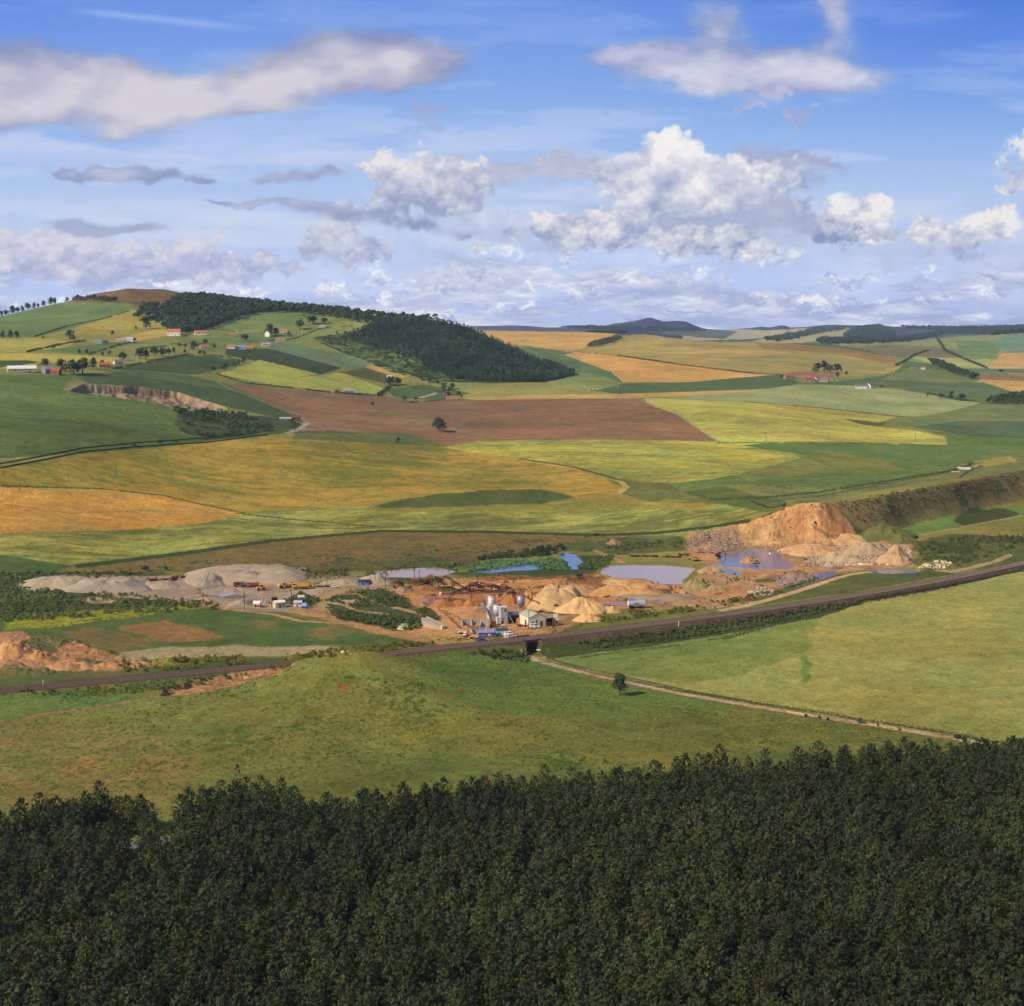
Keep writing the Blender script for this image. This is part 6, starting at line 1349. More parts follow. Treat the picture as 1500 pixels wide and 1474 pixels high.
MB().box((0, 0, 4.3), (3.7, 3.6, 8.8)).obj('cladding', M_((186, 184, 178), .6, .2, .14), e); MB().box((0, 0, 8.82), (4.1, 4.0, .22)).obj('roof', M_((206, 204, 200)), e); MB().box((.7, -1.83, 7.2), (.9, .1, .9)).obj('window', GLASS, e); MB().box((-.6, -1.84, 3.0), (.9, .1, .8)).obj('window', M_((150, 100, 70)), e); MB().box((-1.0, -1.84, 1.0), (1.1, .1, 2.1)).obj('door', DARK, e); MB().bar((2.0, -1, 6), (5.2, -2.6, -.1), .55, .4).obj('chute', GREY, e); MB().box((-2.6, .2, 1.8), (1.9, 2.4, 3.8)).obj('annexe', M_((190, 186, 176)), e)
e = put('weigh_hopper', 722, 919, 10, 'dark rusty hoppers and gear heaped at the foot of the silos', 'hopper'); MB().box((0, 0, 2.0), (2.4, 2.0, 2.0), 0, -.3, -.3).obj('hopper', RST, e); MB().bar((-2.5, 0, .6), (5.5, 0, 1.6), .8, .5).obj('belt', RSTD, e)
for x_ in (-1, 1):
    for y_ in (-.8, .8): MB().bar((x_, y_, -.2), (x_, y_, 1.6), .2).obj('leg', RSTD, e)
MB().cyl((4.0, -.8, .9), (5.6, -.8, .9), .8, .8, 12).obj('drum', M_((180, 168, 150)), e)
def bay(px, py, L, h, turn, label, wings=2):
    e = put('retaining_bay', px, py, turn, label, 'retaining wall', 'concrete retaining bays'); MB().box((0, 0, h/2), (L, .35, h+.3)).obj('back_wall', CONC, e)
    for k in range(wings): x_ = -L/2+.2+(L-.4)*k/max(1, wings-1); MB().hexa([(x_-.15, .2, -.2), (x_+.15, .2, -.2), (x_+.15, -5, -.2), (x_-.15, -5, -.2), (x_-.15, .2, h), (x_+.15, .2, h), (x_+.15, -5, h*.35), (x_-.15, -5, h*.35)]).obj('side_wall', CONC, e)
    b = MB()
    for k in range(int(L/1.8)+1): b.box((-L/2+k*1.8+.1, -.22, h/2), (.14, .1, h))
    b.obj('buttress', GREY, e)
bay(690, 914, 10, 2.6, 6, 'weathered concrete bay wall left of the silos', 3)
bay(712, 918, 5, 3.0, -10, 'short concrete bay wall touching the silo feet', 2)
bay(700, 925, 8, 1.8, 14, 'low sloping concrete bay behind the blue hut', 2)
e = put('loading_ramp', 636, 919, -38, 'grey concrete loading ramp sloping down to the yard', 'ramp'); MB().hexa([(-6.5, -2, -.4), (5.5, -2, -.4), (5.5, 2, -.4), (-6.5, 2, -.4), (-6.5, -2, 4.2), (5.5, -2, .8), (5.5, 2, .8), (-6.5, 2, 4.2)]).obj('slab', CONC, e)
for s_ in (-1, 1): MB().hexa([(-6.5, s_*2-.12, 3.0), (5.8, s_*2-.12, .2), (5.8, s_*2+.12, .2), (-6.5, s_*2+.12, 3.0), (-6.5, s_*2-.12, 4.8), (5.8, s_*2-.12, 1.5), (5.8, s_*2+.12, 1.5), (-6.5, s_*2+.12, 4.8)]).obj('side_wall', M_((160, 146, 126)), e)
MB().box((5.9, -1, .8), (1.4, 2.2, 1.8)).obj('end_block', M_((228, 204, 166)), e)
# white gabled workshop
e = put('workshop', 786, 918, 23, 'white corrugated workshop with a low gabled roof beside the railway', 'workshop'); Lw, Ww, zh, zr = 12.5, 9.0, 5.0, 6.9
b = MB(); b.box((0, 5.4, zh/2-.15), (Ww, Lw, zh+.3)); g0 = 5.4-Lw/2; g1 = 5.4+Lw/2
b.quad([(-Ww/2, g0, zh), (Ww/2, g0, zh), (0, g0, zr-.05)]); b.quad([(Ww/2, g1, zh), (-Ww/2, g1, zh), (0, g1, zr-.05)])
b.obj('wall', M_((232, 222, 196), .7, .1, .08), e); rf = MB()
for sg in (-1, 1):
    a = [(sg*(Ww/2+.3), g0-.3, zh-.12), (sg*(Ww/2+.3), g1+.3, zh-.12), (0, g1+.3, zr), (0, g0-.3, zr)]
    if sg < 0: a = a[::-1]
    rf.hexa(a+[(p[0], p[1], p[2]+.14) for p in a])
r0 = rf.obj('roof', M_((190, 182, 152), .7, .1, .18), e); ps = MB()
for k in range(7):
    for sg in (-1, 1): y_ = g0+1+k*1.8; ps.bar((sg*.2, y_, zr+.12), (sg*(Ww/2+.25), y_, zh+.05), .07, .06)
ps.obj('sheet_seam', M_((156, 150, 128)), r0)
MB().box((2.3, g0-.03, 1.4), (1.3, .1, 2.9)).obj('door', M_((122, 44, 28)), e); MB().box((-.4, g0-.03, 2.2), (.7, .1, 2.6)).obj('window', GLASS, e); MB().box((-Ww/2-.03, g0+4.4, 1.6), (.1, 2.2, 3.2)).obj('door', M_((96, 88, 78)), e); MB().box((-Ww/2-.04, g0+1.4, .9), (.1, 2.0, 1.8)).obj('panel', M_((186, 104, 60)), e); MB().box((-2.6, g0-.03, 2.4), (1.1, .1, 1.0)).obj('window', GLASS, e)
e = put('open_shed', 803, 917, 18, 'dark open fronted shed against the right side of the white workshop', 'shed'); MB().box((0, 3, 2.2), (3.6, .2, 4.6)).obj('back_wall', DARK, e); MB().box((1.75, .2, 2.2), (.2, 5.4, 4.5)).obj('side_wall', RSTD, e); MB().box((0, .4, 4.5), (4.4, 6.0, .25)).obj('roof', M_((150, 130, 112)), e); MB().box((0, .8, .9), (2.2, 3.2, 1.8)).obj('stores', RSTD, e)
for x_ in (-1.7, 1.7): MB().bar((x_, -2.3, -.2), (x_, -2.3, 4.4), .2).obj('post', GREY, e)
e = put('fuel_kiosk', 814, 916, 12, 'pale kiosk with a white board above it at the right end of the yard', 'kiosk'); MB().box((0, 0, 1.4), (2.4, 2.2, 3.0)).obj('booth', M_((222, 196, 154)), e); MB().box((.1, 0, 3.1), (2.7, 2.4, .4)).obj('roof', M_((236, 220, 184)), e); MB().box((-.1, -.2, 5.0), (2.1, .3, 1.7)).obj('board', M_((244, 240, 232)), e); MB().box((.2, -1.12, 1.7), (1.2, .1, .9)).obj('window', GLASS, e)
for x_ in (-.8, .6): MB().bar((x_, 0, 3.2), (x_, 0, 4.3), .12).obj('post', GREY, e)
e = put('dark_shed', 752, 911, 14, 'dark lean-to shed with a slate blue roof between silos and workshop', 'shed'); MB().box((0, 1, 1.6), (6, 4.4, 3.5)).obj('wall', M_((84, 80, 84)), e); MB().hexa([(-3.2, -1.4, 3.3), (3.2, -1.4, 3.3), (3.2, 3.4, 4.7), (-3.2, 3.4, 4.7), (-3.2, -1.4, 3.45), (3.2, -1.4, 3.45), (3.2, 3.4, 4.85), (-3.2, 3.4, 4.85)]).obj('roof', M_((110, 104, 112)), e); MB().box((-.6, -1.23, 1.4), (1.8, .1, 2.6)).obj('door', DARK, e)
e = put('timber_stack', 759, 913, 20, 'stack of orange tan crates left of the workshop', 'stack'); MB().box((0, 0, 1.0), (2.0, 1.6, 2.2)).obj('lower_crate', M_((206, 146, 92)), e); MB().box((.2, 0, 2.5), (1.3, 1.2, .8)).obj('upper_crate', M_((186, 118, 70)), e)
# huts
def hut(px, py, L, W, h, turn, label, wc, rc_, dc=(200, 96, 54), doors=1, wins=2, mono=False):
    e = put('hut', px, py, turn, label, 'hut', 'huts in the pit'); MB().box((0, W/2, h/2-.1), (L, W, h+.2)).obj('wall', M_(wc, .75, 0, .1), e)
    if mono: r = MB().hexa([(-L/2-.2, -.3, h), (L/2+.2, -.3, h), (L/2+.2, W+.2, h+.7), (-L/2-.2, W+.2, h+.7), (-L/2-.2, -.3, h+.15), (L/2+.2, -.3, h+.15), (L/2+.2, W+.2, h+.85), (-L/2-.2, W+.2, h+.85)])
    else:
        r = MB().gable(L, W, h, h+.8, .2, .12); r.V = [(x, y+W/2, z) for x, y, z in r.V]
    r.obj('roof', M_(rc_, .8, 0, .1), e)
    for k in range(doors): MB().box((-L/2+L*(k+.6)/(doors+.3), -.03, 1.05), (1.0, .1, 2.0)).obj('door', M_(dc), e)
    for k in range(wins): MB().box((L/2-L*.18-k*1.9, -.03, 1.7), (.9, .1, .8)).obj('window', M_((226, 226, 230)) if k else GLASS, e)
    return e
hut(714, 935, 8.6, 3.2, 2.7, 6, 'long blue site hut with orange doors beside the railway', (84, 108, 156), (128, 148, 184), (204, 92, 52), 2, 2, True)
hut(735, 932, 5.6, 3.4, 2.8, -4, 'light blue hut with a dark roof and a cream door', (138, 168, 192), (66, 66, 76), (196, 190, 168), 1, 2)
hut(532, 858, 6.6, 4.2, 2.4, -14, 'dark blue hut with a steep dark roof by the far gravel heap', (84, 108, 160), (50, 48, 56), (60, 60, 70), 1, 1)
hut(411, 891, 5.6, 4.6, 3.1, 20, 'cream cabin with a pale roof in the left yard', (206, 186, 152), (240, 232, 208), (96, 84, 70), 1, 1)
hut(436, 889, 4.2, 2.6, 2.2, -5, 'small white site caravan beside the blue tank', (222, 206, 198), (200, 190, 186), (150, 130, 120), 1, 1, True)
hut(441, 880, 3.4, 2.6, 1.8, 0, 'small pale lean-to behind the blue tank', (190, 170, 156), (214, 196, 184), (120, 100, 90), 1, 1, True)
hut(742, 935, 1.9, 1.4, 1.4, 0, 'tiny cream box hut in front of the light blue hut', (232, 216, 176), (224, 212, 180), (190, 170, 130), 1, 0, True)
def tank(name, px, py, L, r, turn, label, m, up=.6, cat='tank', legs=True, band=None):
    e = put(name, px, py, turn, label, cat); MB().cyl((-L/2, 0, up+r), (L/2, 0, up+r), r, r, 20).obj('barrel', m, e, False)
    for x_ in (-.3, .3): MB().box((x_*L, 0, up/2+.2), (.3, r*1.3, up+.7)).obj('cradle', DARK, e)
    MB().cyl((0, 0, up+2*r-.05), (0, 0, up+2*r+.3), .35, .35, 10).obj('hatch', GREY, e)
    return e
t_ = tank('storage_tank', 932, 891, 9.0, 1.65, 14, 'large silver cylindrical tank lying on wheels by the embankment', M_((214, 220, 236), .3, .5, .06), 1.0, 'tank'); MB().box((-.2, -1.5, 2.9), (2.6, .4, .7)).obj('rust_patch', M_((176, 96, 66)), t_)
for x_ in (-3.2, -2.0, 2.4): MB().cyl((x_, -1.5, .55), (x_, -1.1, .55), .55, .55, 12).obj('wheel', TYRE, t_); MB().cyl((x_, 1.1, .55), (x_, 1.5, .55), .55, .55, 12).obj('wheel', TYRE, t_)
for x_ in (-4.5, 4.5): MB().cyl((x_*.985, 0, 2.65), (x_*1.03, 0, 2.65), 1.6, 1.25, 20).obj('end_cap', M_((238, 238, 240), .4, .2, .04), t_)
tank('water_tank', 446, 891, 3.2, 1.3, -20, 'fat pale blue tank on the ground in the left yard', M_((124, 152, 204), .5, .1, .08), .2)
t_ = tank('mixer_drum', 377, 889, 4.0, 1.2, -22, 'white cone shaped mixer drum left of the cream cabin', M_((236, 232, 230), .5, 0, .06), .9, 'drum')
for px_, py_, c_, lb in ((381, 890, (206, 84, 44), 'upright orange red oil drum beside the mixer drum'), (397, 889, (240, 150, 30), 'bright yellow orange drum in front of the bush')):
    e = put('oil_drum', px_, py_, 0, lb, 'drum', 'oil drums'); MB().cyl((0, 0, -.1), (0, 0, 1.5), .62, .62, 14).obj('barrel', M_(c_, .6), e); MB().cyl((0, 0, 1.5), (0, 0, 1.56), .66, .66, 14).obj('rim', M_((120, 60, 40)), e)
e = put('skip', 402, 880, 15, 'rusty open skip behind the bush in the left yard', 'skip'); b = MB()
for s_ in (-1, 1): b.box((s_*1.5, 0, .9), (.12, 1.8, 1.7)); b.box((0, s_*.9, .9), (3.0, .12, 1.7))
b.box((0, 0, .15), (3, 1.8, .2)); b.obj('shell', RSTD, e); MB().box((-.6, 0, 1.6), (1.3, 1.2, .8)).obj('scrap', RST, e)
# ------------------------------------------------------------------ vehicles
def wheels(e, xs_, w, r, m=TYRE, th=.4):
    for x_ in xs_:
        for s_ in (-1, 1):
            o = MB().cyl((x_, s_*(w/2-th/2), r), (x_, s_*(w/2+th/2), r), r, r, 14).obj('wheel', m, e); MB().cyl((x_, s_*(w/2+th/2), r), (x_, s_*(w/2+th/2+.04), r), r*.45, r*.45, 10).obj('hub', GREY, o)
def loader(px, py, turn, label, m=YEL, up=0., group='yellow earth movers in the left yard'):
    e = put('wheel_loader', px, py, turn, label, 'loader', group); wheels(e, (-1.7, 1.5), 2.2, .82)
    MB().box((-1.7, 0, 1.65), (2.7, 1.7, 1.1), 0, .12, .1).obj('engine_cover', m, e); MB().box((0, 0, 1.1), (4.4, 1.1, .6)).obj('chassis', m, e)
    c_ = MB().box((-.1, 0, 2.5), (1.5, 1.5, 1.7), 0, .1, .1).obj('cab', M_((206, 180, 110)), e); MB().box((-.1, 0, 2.7), (1.54, 1.54, .8), 0, .05, .05).obj('window', GLASS, c_); MB().box((-.1, 0, 3.42), (1.6, 1.6, .14)).obj('roof', m, c_)
    z1 = .9+up; a_ = MB()
    for s_ in (-.55, .55): a_.bar((.7, s_, 1.9), (2.5, s_, z1+.6), .26, .36); a_.bar((.9, s_, 1.3), (2.2, s_, z1+.2), .16)
    a_.obj('lift_arm', m, e); MB().hexa([(2.3, -1.4, z1-.5), (3.9, -1.4, z1-.4), (3.9, 1.4, z1-.4), (2.3, 1.4, z1-.5), (2.3, -1.4, z1+.7), (2.9, -1.4, z1+.7), (2.9, 1.4, z1+.7), (2.3, 1.4, z1+.7)]).obj('bucket', m, e); MB().cyl((-2.0, .4, 2.1), (-2.0, .4, 3.0), .09, .09, 8).obj('exhaust', DARK, e); return e
def dumper(px, py, turn, label, m, body=None, s=1.0, name='dump_truck', group='earth movers and lorries'):
    e = put(name, px, py, turn, label, 'dump truck', group); e.scale = (s, s, s); wheels(e, (-2.0, -.7, 2.2), 2.3, .62)
    MB().box((0, 0, .95), (6.2, 1.2, .4)).obj('chassis', DARK, e); c_ = MB().box((2.4, 0, 1.85), (1.6, 2.2, 1.7), 0, .1, .05).obj('cab', m, e); MB().box((2.55, 0, 2.15), (1.4, 2.24, .6)).obj('window', GLASS, c_); MB().box((2.9, 0, 1.1), (1.1, 2.0, .7)).obj('bonnet', m, e)
    MB().hexa([(-3.2, -1.1, 1.2), (1.4, -1.1, 1.2), (1.4, 1.1, 1.2), (-3.2, 1.1, 1.2), (-3.5, -1.3, 2.6), (1.5, -1.3, 2.6), (1.5, 1.3, 2.6), (-3.5, 1.3, 2.6)]).obj('tipper_body', body or m, e); MB().box((-.9, 0, 2.66), (4.2, 2.1, .3), 0, .3, .3).obj('load', M_((160, 120, 84)), e); return e
def excavator(px, py, turn, label, m, group='excavators'):
    e = put('excavator', px, py, turn, label, 'excavator', group)
    for s_ in (-1, 1): MB().box((0, s_*1.0, .45), (3.6, .6, .95), 0, .2, 0).obj('track', DARK, e)
    MB().cyl((0, 0, .8), (0, 0, 1.2), .8, .8, 14).obj('turntable', DARK, e); MB().box((-.6, 0, 1.9), (2.8, 2.3, 1.3)).obj('engine_cover', m, e); c_ = MB().box((.9, .6, 2.1), (1.2, 1.0, 1.9)).obj('cab', m, e); MB().box((.95, .6, 2.5), (1.25, 1.05, .8)).obj('window', GLASS, c_)
    MB().bar((.9, -.3, 1.8), (3.4, -.3, 4.6), .4, .55).obj('boom', m, e); MB().bar((3.4, -.3, 4.6), (5.0, -.3, 2.2), .32, .4).obj('arm', m, e); MB().box((5.0, -.3, 1.6), (.9, 1.0, 1.0), 0, .3, 0).obj('bucket', RSTD, e); return e
loader(383, 865, 10, 'yellow loader with its long arm reaching right beside the puddle', up=.9)
loader(416, 862, 200, 'yellow loader at the left end of the parked row, seen from behind', up=1.1)
loader(429, 860, 160, 'yellow loader second in the parked row with a lifted cab', up=.4)
loader(452, 860, -15, 'yellow loader at the right end of the parked row', up=.2)
dumper(440, 863, 175, 'big yellow dump truck in the middle of the parked row', YEL, YEL, 1.35)
dumper(350, 859, 190, 'orange red dump truck at the left end of the rusty machines', M_((196, 84, 52), .7), RST, 1.0)
dumper(360, 860, 182, 'brown dump truck with a grey tipper body between the orange machines', M_((150, 86, 56), .7), GREY, 1.0)
dumper(371, 860, 185, 'orange dump truck with a rusty body behind the yellow loader', M_((210, 120, 58), .7), M_((184, 92, 58), .8), 1.0)
loader(813, 894, 170, 'brown loader scooping at the foot of the bright washed sand heap', M_((160, 128, 88), .7), .3, 'loaders in the pit')
excavator(1021, 822, 205, 'small yellow and black excavator on the rubble shore', M_((214, 164, 50), .6))
tree(1194, 768, 4.5, 'dark shrub clinging high on the orange cliff', 'bushes', 1.0, 'bush', cat='bush'); tree(1158, 774, 2.6, 'low shrub halfway down the orange cliff', 'bushes', 1.5, 'bush', cat='bush')
excavator(1052, 816, 20, 'dark red excavator at the left shore of the blue pond', M_((120, 56, 40), .7))
dumper(679, 929, 150, 'cream tipper lorry at the left end of the parked vehicles', M_((214, 196, 172), .6), M_((200, 160, 120)), .8)
dumper(687, 933, 155, 'white cabbed lorry with a red brown body, second in the parked vehicles', M_((236, 230, 226), .5), M_((150, 80, 56)), .8)
dumper(695, 936, 150, 'tan and orange lorry parked against the blue hut', M_((206, 126, 70), .6), M_((170, 150, 120)), .8)
def car(px, py, turn, label, rgb, van=False, name=None):
    e = put(name or ('van' if van else 'car'), px, py, turn, label, 'van' if van else 'car', 'cars and vans in the yard'); L, W = (4.8, 1.9) if van else (4.2, 1.7); h = 1.1 if van else .85; m = M_(rgb, .35, .1, .03); wheels(e, (-L*.31, L*.31), W-.1, .34, TYRE, .22)
    b = MB().box((0, 0, .35+h/2), (L, W, h), 0, .03, .04).obj('body', m, e); c_ = (MB().box((-.4, 0, 1.45+.4), (3.7, W*.95, .95), 0, .12, .12) if van else MB().box((-.2, 0, 1.2+.28), (2.3, W*.92, .62), 0, .3, .15)).obj('cabin', m, e)
    (MB().box((-.2, 0, 1.9), (3.5, W*.97, .42), 0, .1, .08) if van else MB().box((-.2, 0, 1.47), (2.2, W*.95, .4), 0, .25, .12)).obj('window', GLASS, c_)
    for s_ in (-.6, .6): MB().cyl((L/2-.02, s_, .75), (L/2+.03, s_, .75), .13, .13, 8).obj('headlight', M_((240, 236, 220), .3), e)
car(783, 920, 4, 'pale blue white estate van parked in front of the white workshop', (206, 220, 226), True)
car(706, 940, 8, 'dark blue car parked in front of the long blue hut', (70, 84, 122))
car(745, 932, 12, 'white van half hidden behind the light blue hut', (238, 236, 232), True)
car(750, 934, 16, 'white car nearest the railway right of the light blue hut', (240, 240, 238))
car(490, 861, 5, 'small white car among dark scrap beyond the scrub mound', (236, 232, 226))
# ------------------------------------------------------------------ conveyors and screening plant
def conveyor(px0, py0, h0, px1, py1, h1, label, sup=(.3, .7), w=.9, m=RSTD, head=None, group='conveyors'):
    a = at(px0, py0); b = at(px1, py1); e = empty('conveyor', (a[0], a[1], a[2]), 0, label, 'conveyor', group); q = np.array([b[0]-a[0], b[1]-a[1], b[2]-a[2]+h1]); p = np.array([0, 0, h0]); d_ = q-p; L = np.linalg.norm(d_); n_ = np.array([-d_[1], d_[0], 0]); n_ /= np.linalg.norm(n_)
    f = MB()
    for s_ in (-1, 1):
        for dz in (-.35, .25): f.bar(p+n_*w/2*s_+(0, 0, dz), q+n_*w/2*s_+(0, 0, dz), .13)
        k = int(L/1.6)
        for i in range(k): u = p+d_*i/k; v = p+d_*(i+1)/k; f.bar(u+n_*w/2*s_+(0, 0, -.35), v+n_*w/2*s_+(0, 0, .25), .08)
    f.obj('frame', m, e); MB().bar(p+(0, 0, .38), q+(0, 0, .38), w*.95, .1).obj('belt', M_((74, 62, 56)), e)
    for c_ in (p, q): MB().cyl(c_-n_*w*.6, c_+n_*w*.6, .38, .38, 12).obj('drum', m, e)
    for t in sup:
        u = p+d_*t; t_ = MB(); zb = float(zat(a[0]+u[0], a[1]+u[1]))-a[2]-.3
        for s_ in (-1, 1): t_.bar(u+n_*w/2*s_+(0, 0, -.3), (u[0]+n_[0]*s_*1.0, u[1]+n_[1]*s_*1.0, zb), .2); t_.bar(u-d_/L*2.2+n_*w/2*s_+(0, 0, -.35), (u[0]+n_[0]*s_*.8, u[1]+n_[1]*s_*.8, zb+(u[2]-zb)*.55), .15); t_.bar(u+d_/L*2.2+n_*w/2*s_+(0, 0, -.35), (u[0]+n_[0]*s_*.8, u[1]+n_[1]*s_*.8, zb+(u[2]-zb)*.55), .15)
        t_.bar((u[0]-n_[0], u[1]-n_[1], zb+.8), (u[0]+n_[0], u[1]+n_[1], zb+.8), .14); t_.obj('trestle', m, e)
    if head: MB().box(p+(0, 0, .3), head[0]).obj('drive_housing', head[1], e)
    return e
conveyor(645, 885, 5.6, 752, 882, 5.9, 'long level conveyor on two trestles above the dark sand piles', (.13, .42, .72), .9, M_((120, 92, 74), .8, .2, .2), ((1.3, 1.2, 1.3), M_((226, 226, 224))))
conveyor(652, 862, 7.0, 688, 868, 1.0, 'inclined conveyor coming down from the large rusty screening plant', (.35,), .9)
conveyor(742, 868, 1.5, 763, 896, 12.0, 'steep conveyor climbing to the top of the single grey silo', (.5,), .9)
conveyor(704, 866, 5.0, 745, 868, 1.0, 'short conveyor under the far screening deck', (.4,), .8)
conveyor(660, 872, .8, 700, 864, 4.6, 'low conveyor feeding the far screening plant', (.7,), .8)
conveyor(708, 900, 7.5, 722, 916, 1.0, 'short steep conveyor leaning on the left side of the white silos', (.4,), .8, GREY)
conveyor(612, 864, 1.0, 632, 862, 6.5, 'short conveyor rising into the large rusty screening plant', (.6,), .8)
conveyor(577, 862, 3.6, 604, 866, .5, 'small conveyor of the rusty washer beside the puddle', (.5,), .7)
def plant(px, py, L, h, label, s=1, seed=1, group='screening plants'):
    e = put('screening_plant', px, py, random.uniform(-8, 8), label, 'screening plant', group); rs_ = random.Random(seed); n = max(2, int(L/3)); W = 3.2
    for i in range(n+1):
        for s_ in (-1, 1): MB().bar((-L/2+L*i/n, s_*W/2, -.3), (-L/2+L*i/n, s_*W/2, h*rs_.uniform(.6, .95)), .24).obj('leg', RSTD, e)
    b = MB()
    for i in range(n):
        for s_ in (-1, 1): b.bar((-L/2+L*i/n, s_*W/2, .4), (-L/2+L*(i+1)/n, s_*W/2, h*.6), .14); b.bar((-L/2+L*i/n, s_*W/2, h*.6), (-L/2+L*(i+1)/n, s_*W/2, h*.6), .16)
    b.obj('bracing', RST, e); MB().box((0, 0, h*.62), (L*.96, W*1.05, .18)).obj('walkway', RST, e)
    MB().box((-L*.28, 0, h*.86), (L*.24, W*.8, h*.26), 0, -.35, -.2).obj('hopper', M_((158, 96, 66), .8, .1, .3), e); MB().hexa([(-L*.05, -1.2, h*.66), (L*.4, -1.2, h*.42), (L*.4, 1.2, h*.42), (-L*.05, 1.2, h*.66), (-L*.05, -1.2, h*.92), (L*.4, -1.2, h*.66), (L*.4, 1.2, h*.66), (-L*.05, 1.2, h*.92)]).obj('screen_deck', RSTD, e)
    MB().cyl((L*.12, -1.9, h*.55), (L*.38, -1.9, h*.5), .55, .55, 12).obj('motor', DARK, e); MB().bar((L*.4, 0, h*.5), (L*.56, 0, .5), 1.0, .5).obj('chute', M_((170, 110, 74), .8), e)
    r_ = MB()
    for i in range(n*2+1): r_.bar((-L/2+L*i/n/2, -W/2-.1, h*.62), (-L/2+L*i/n/2, -W/2-.1, h*.62+1.1), .08)
    r_.bar((-L/2, -W/2-.1, h*.62+1.1), (L/2, -W/2-.1, h*.62+1.1), .08); r_.obj('railing', RST, e); MB().box((-L*.44, -1.6, .9), (1.6, 1.5, 1.8)).obj('control_box', RST, e); return e
plant(616, 862, 13, 6.0, 'left half of the large rusty screening plant near the reedy pond', seed=2)
plant(638, 862, 10, 8.0, 'tall orange brown right half of the large rusty screening plant', seed=5)
plant(584, 861, 6, 4.6, 'small rusty washer standing apart beyond the scrub', seed=3)
plant(697, 866, 9, 5.2, 'left rusty frame of the far screening plant', seed=7)
plant(722, 867, 10, 5.0, 'middle rusty deck of the far screening plant', seed=8)
plant(741, 872, 7, 6.4, 'right rusty tower of the far screening plant near the silo', seed=9)
plant(763, 885, 6, 5.5, 'rusty framework behind the single grey silo', seed=4)
# dredger in the pond
e = put('dredger', 1107, 826, 10, 'small rusty dredger hut afloat in the blue pond', 'dredger'); MB().box((0, 0, .2), (5.2, 3.2, .9), 0, .04, .04).obj('hull', RSTD, e); MB().box((.3, 0, 1.7), (2.8, 2.2, 2.1)).obj('cabin', M_((170, 120, 86)), e); MB().box((.3, 0, 2.85), (3.3, 2.6, .22)).obj('roof', M_((198, 150, 112)), e); MB().box((.3, -1.12, 1.8), (1.0, .1, .8)).obj('window', GLASS, e); MB().bar((-1.5, 0, 1), (-4.4, 0, 3.2), .25).obj('jib', RSTD, e)
e = put('buoy', 1128, 812, 0, 'white float on the blue pond', 'float'); MB().cyl((0, 0, -.2), (0, 0, .9), .9, .6, 12).obj('body', M_((244, 240, 230), .5), e); MB().cyl((0, 0, .9), (0, 0, 1.5), .12, .1, 8).obj('stem', GREY, e)
# scrap iron, each pile a thing
def scrap(px, py, L, h, label, n=14, c=(112, 66, 46)):
    e = put('scrap_pile', px, py, 0, label, 'scrap pile', 'scrap iron piles'); b = MB(); rs_ = random.Random(px)
    for i in range(n): x_ = rs_.uniform(-L/2, L/2); b.bar((x_-rs_.uniform(.5, 2), rs_.uniform(-1.5, 1.5), rs_.uniform(0, h*.5)), (x_+rs_.uniform(.5, 2), rs_.uniform(-1.5, 1.5), rs_.uniform(.2, h)), rs_.uniform(.12, .3))
    for i in range(n//3): MB().box((rs_.uniform(-L/2, L/2), rs_.uniform(-1, 1), h*.25), (rs_.uniform(.8, 2), rs_.uniform(.8, 1.6), h*rs_.uniform(.3, .8)), rs_.random()*3).obj('plate', RSTD, e)
    b.obj('girder_tangle', M_(c, .9, .1, .3), e)
for a in ((236, 851, 17, 2.6, 'dark rusty scrap iron left of the grey stockpile', 34), (262, 847, 8, 2.4, 'blackened scrap with a pale panel beside the stockpile', 16), (945, 816, 18, 1.8, 'long rusty scrap iron beyond the lilac pond', 30), (912, 812, 8, 1.0, 'thin line of rusty pipes on the far shore', 10), (985, 817, 12, 2.2, 'rusty scrap heap at the foot of the rubble slope', 20), (1002, 814, 8, 2.2, 'red brown scrap next to the small excavator', 14), (1032, 810, 10, .9, 'red steel sections lying behind the small excavator', 9), (474, 860, 8, 1.4, 'dark scrap left of the small white car', 12), (500, 857, 9, 1.3, 'rusty drums and bars right of the small white car', 12), (515, 856, 6, 1.2, 'rusty red skip sized scrap left of the dark blue hut', 8), (700, 921, 6, 1.4, 'dark scrap timber behind the parked lorries', 10), (768, 918, 7, 1.6, 'dark machine parts left of the workshop door', 14), (910, 790, 7, 1.4, 'rusty frame in the rough grass beyond the ponds', 8), (873, 783, 5, 1.3, 'pale abandoned trailer parts on the ditch at the field edge', 6)):
    scrap(*a[:5], n=a[5])
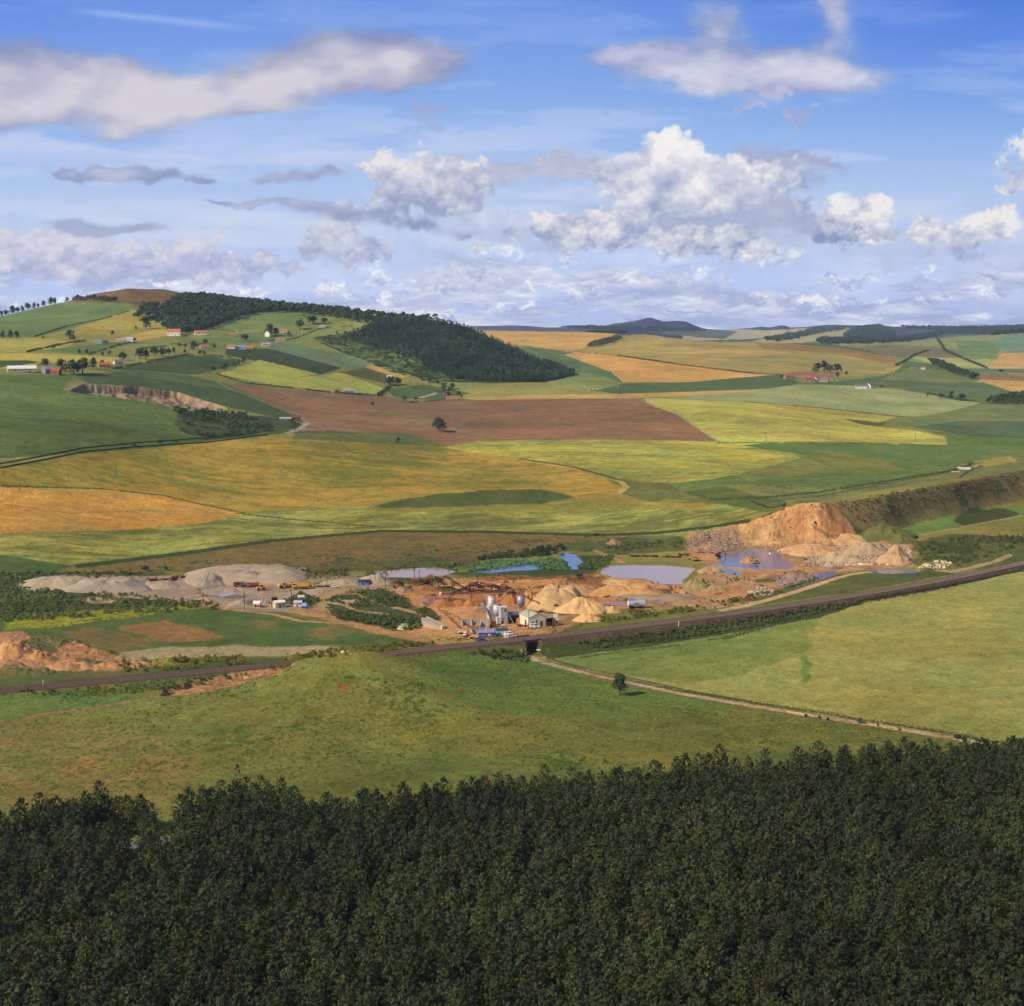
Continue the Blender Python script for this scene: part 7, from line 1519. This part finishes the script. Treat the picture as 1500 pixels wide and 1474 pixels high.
# telegraph and power poles
def pole(px, py, top, label, arms=1, lean=0):
    p = at(px, py); R_ = math.hypot(p[0], p[1]); h = H+R_*float(ray(px, top)[1])-p[2]; e = empty('power_pole', (p[0], p[1], p[2]), -az_of(p), label, 'pole', 'power and telegraph poles'); e.rotation_euler[1] = RAD(lean)
    MB().cyl((0, 0, -.5), (0, 0, h), .2, .14, 8).obj('shaft', M_((92, 74, 60), .9, 0, .2), e)
    for k in range(arms): MB().box((0, -.12, h-.4-.9*k), (2.0, .14, .16)).obj('crossarm', M_((92, 76, 64)), e)
    for x_ in (-.85, .85): MB().cyl((x_, -.12, h-.3), (x_, -.12, h), .08, .05, 6).obj('insulator', M_((220, 216, 206)), e)
for a in ((358, 893, 866, 'thick dark pole in front of the mixer drum', 2), (427, 886, 858, 'tall pole rising through the cream cabin scrub', 1), (433, 886, 862, 'leaning stay pole beside the tall pole in the left yard', 1, -18), (479, 862, 845, 'pole right of the yellow row', 1), (564.5, 862, 835, 'pole left of the small rusty washer', 1), (607, 850, 829, 'slim pole at the shore of the reedy pond', 1), (614, 848, 835, 'short pole with a double arm at the shore of the reedy pond', 2), (555, 916, 889, 'pole on the scrub bank above the sandy track', 1), (774.5, 922, 893, 'pole in front of the white workshop', 1), (725, 938, 915, 'pole at the end of the long blue hut', 1), (298, 884, 868, 'short pole standing at the edge of the puddle', 1), (265, 637, 612, 'lone pole below the old quarry', 1), (100, 706, 693, 'left hand pole in the gold field', 1), (29, 719, 706, 'leftmost pole in the gold field', 1), (170, 695, 681, 'pole right of the middle of the gold field', 1), (230, 680, 664, 'pole in the dark patch of the gold field', 1), (282, 659, 648, 'pole near the lane in the gold field', 1), (1122, 646, 633, 'left pole in the striped yellow field at right', 1), (1214, 646, 634, 'middle pole in the striped yellow field at right', 1), (1341, 648, 635, 'right pole in the striped yellow field at right', 1), (497, 646, 636, 'pole below the grey spoil yard', 1)):
    pole(*a[:5] if len(a) == 5 else a[:5], **({'lean': a[5]} if len(a) > 5 else {}))
e = put('trig_pillar', 201, 424, 0, 'thin mast on the brown summit of the left hill', 'mast'); MB().cyl((0, 0, -.5), (0, 0, 9), .3, .2, 6).obj('mast', GREY, e); MB().box((0, 0, .8), (1.6, 1.6, 1.8), 0, .3, .3).obj('plinth', M_((220, 214, 204)), e)
e = put('footbridge', 1400, 692, 0, 'pale culvert slab over the burn at right', 'culvert'); MB().box((0, 0, .5), (7, 2.2, .4)).obj('slab', M_((210, 198, 176)), e); MB().box((-3, 0, 0), (.8, 2.0, 1.2)).obj('pier', CONC, e); MB().box((3, 0, 0), (.8, 2.0, 1.2)).obj('pier', CONC, e)
# road through the plantation, seen through its gaps
ra = np.linspace(RAD(-25.5), RAD(25.5), 200); rr_ = np.interp(ra, ray([-200, 195, 568, 1385, 1700], [1235]*5)[0], [412, 420, 435, 477, 492]); c_ = np.column_stack([rr_*np.sin(ra), rr_*np.cos(ra)]); t = np.gradient(c_, axis=0); t /= np.hypot(t[:, 0], t[:, 1])[:, None]; nn_ = np.column_stack([-t[:, 1], t[:, 0]])
V = []; Fc = []
for i, (p, q) in enumerate(zip(c_, nn_)):
    z_ = max(float(zat(*(p+q*o))) for o in (-2.7, 0, 2.7))+.12
    for o in (-2.7, 2.7): V.append((p[0]+q[0]*o, p[1]+q[1]*o, z_))
for i in range(len(c_)-1): Fc.append((i*2, i*2+2, i*2+3, i*2+1))
tag(mesh('road', V, Fc, mat('asphalt', (120, 112, 118), noise=.15, nsc=2)), kind='structure')

# more tufts over the pit
for s_, th, lb in (('600,850 700,842 880,842 1000,860 1000,885 860,885 640,880', .62, 'scattered weeds on the middle of the pit floor'), ('860,868 1000,862 1060,870 1100,885 1040,892 900,880', .56, 'weeds on the stony bank below the lilac pond'), ('1030,830 1060,838 1100,845 1180,835 1180,850 1100,862 1030,860', .58, 'weeds between the small ponds'), ('300,838 560,838 600,850 450,860', .6, 'weeds behind the machines')):
    scrub('weeds', s_, 2.2, .45, MBUSH, lb, th, 9, 2)
scrub('heather_scrub', '640,938 700,930 770,925 830,918 870,908 880,915 800,930 700,940', 2.4, .5, MGORSE, 'low weeds along the yard side of the railway', .5)
scrub('gorse_scrub', '-40,1024 120,1010 300,992 420,972 430,976 300,1004 120,1024 -40,1036', 2.6, .7, MBUSH, 'green scrub on the near side of the railway on the left', .5)
# air
hz = MB().box((0, 0, 199), (28400, 28400, 404)); hm = bpy.data.materials.new('haze'); hm.use_nodes = True; n = hm.node_tree; n.nodes.clear(); pv = n.nodes.new('ShaderNodeVolumePrincipled'); ou = n.nodes.new('ShaderNodeOutputMaterial'); pv.inputs['Color'].default_value = (.58, .70, 1, 1); pv.inputs['Density'].default_value = 3.8e-5; pv.inputs['Anisotropy'].default_value = 0.1; n.links.new(pv.outputs[0], ou.inputs['Volume'])
hz = hz.obj('haze', hm); tag(hz, kind='stuff')
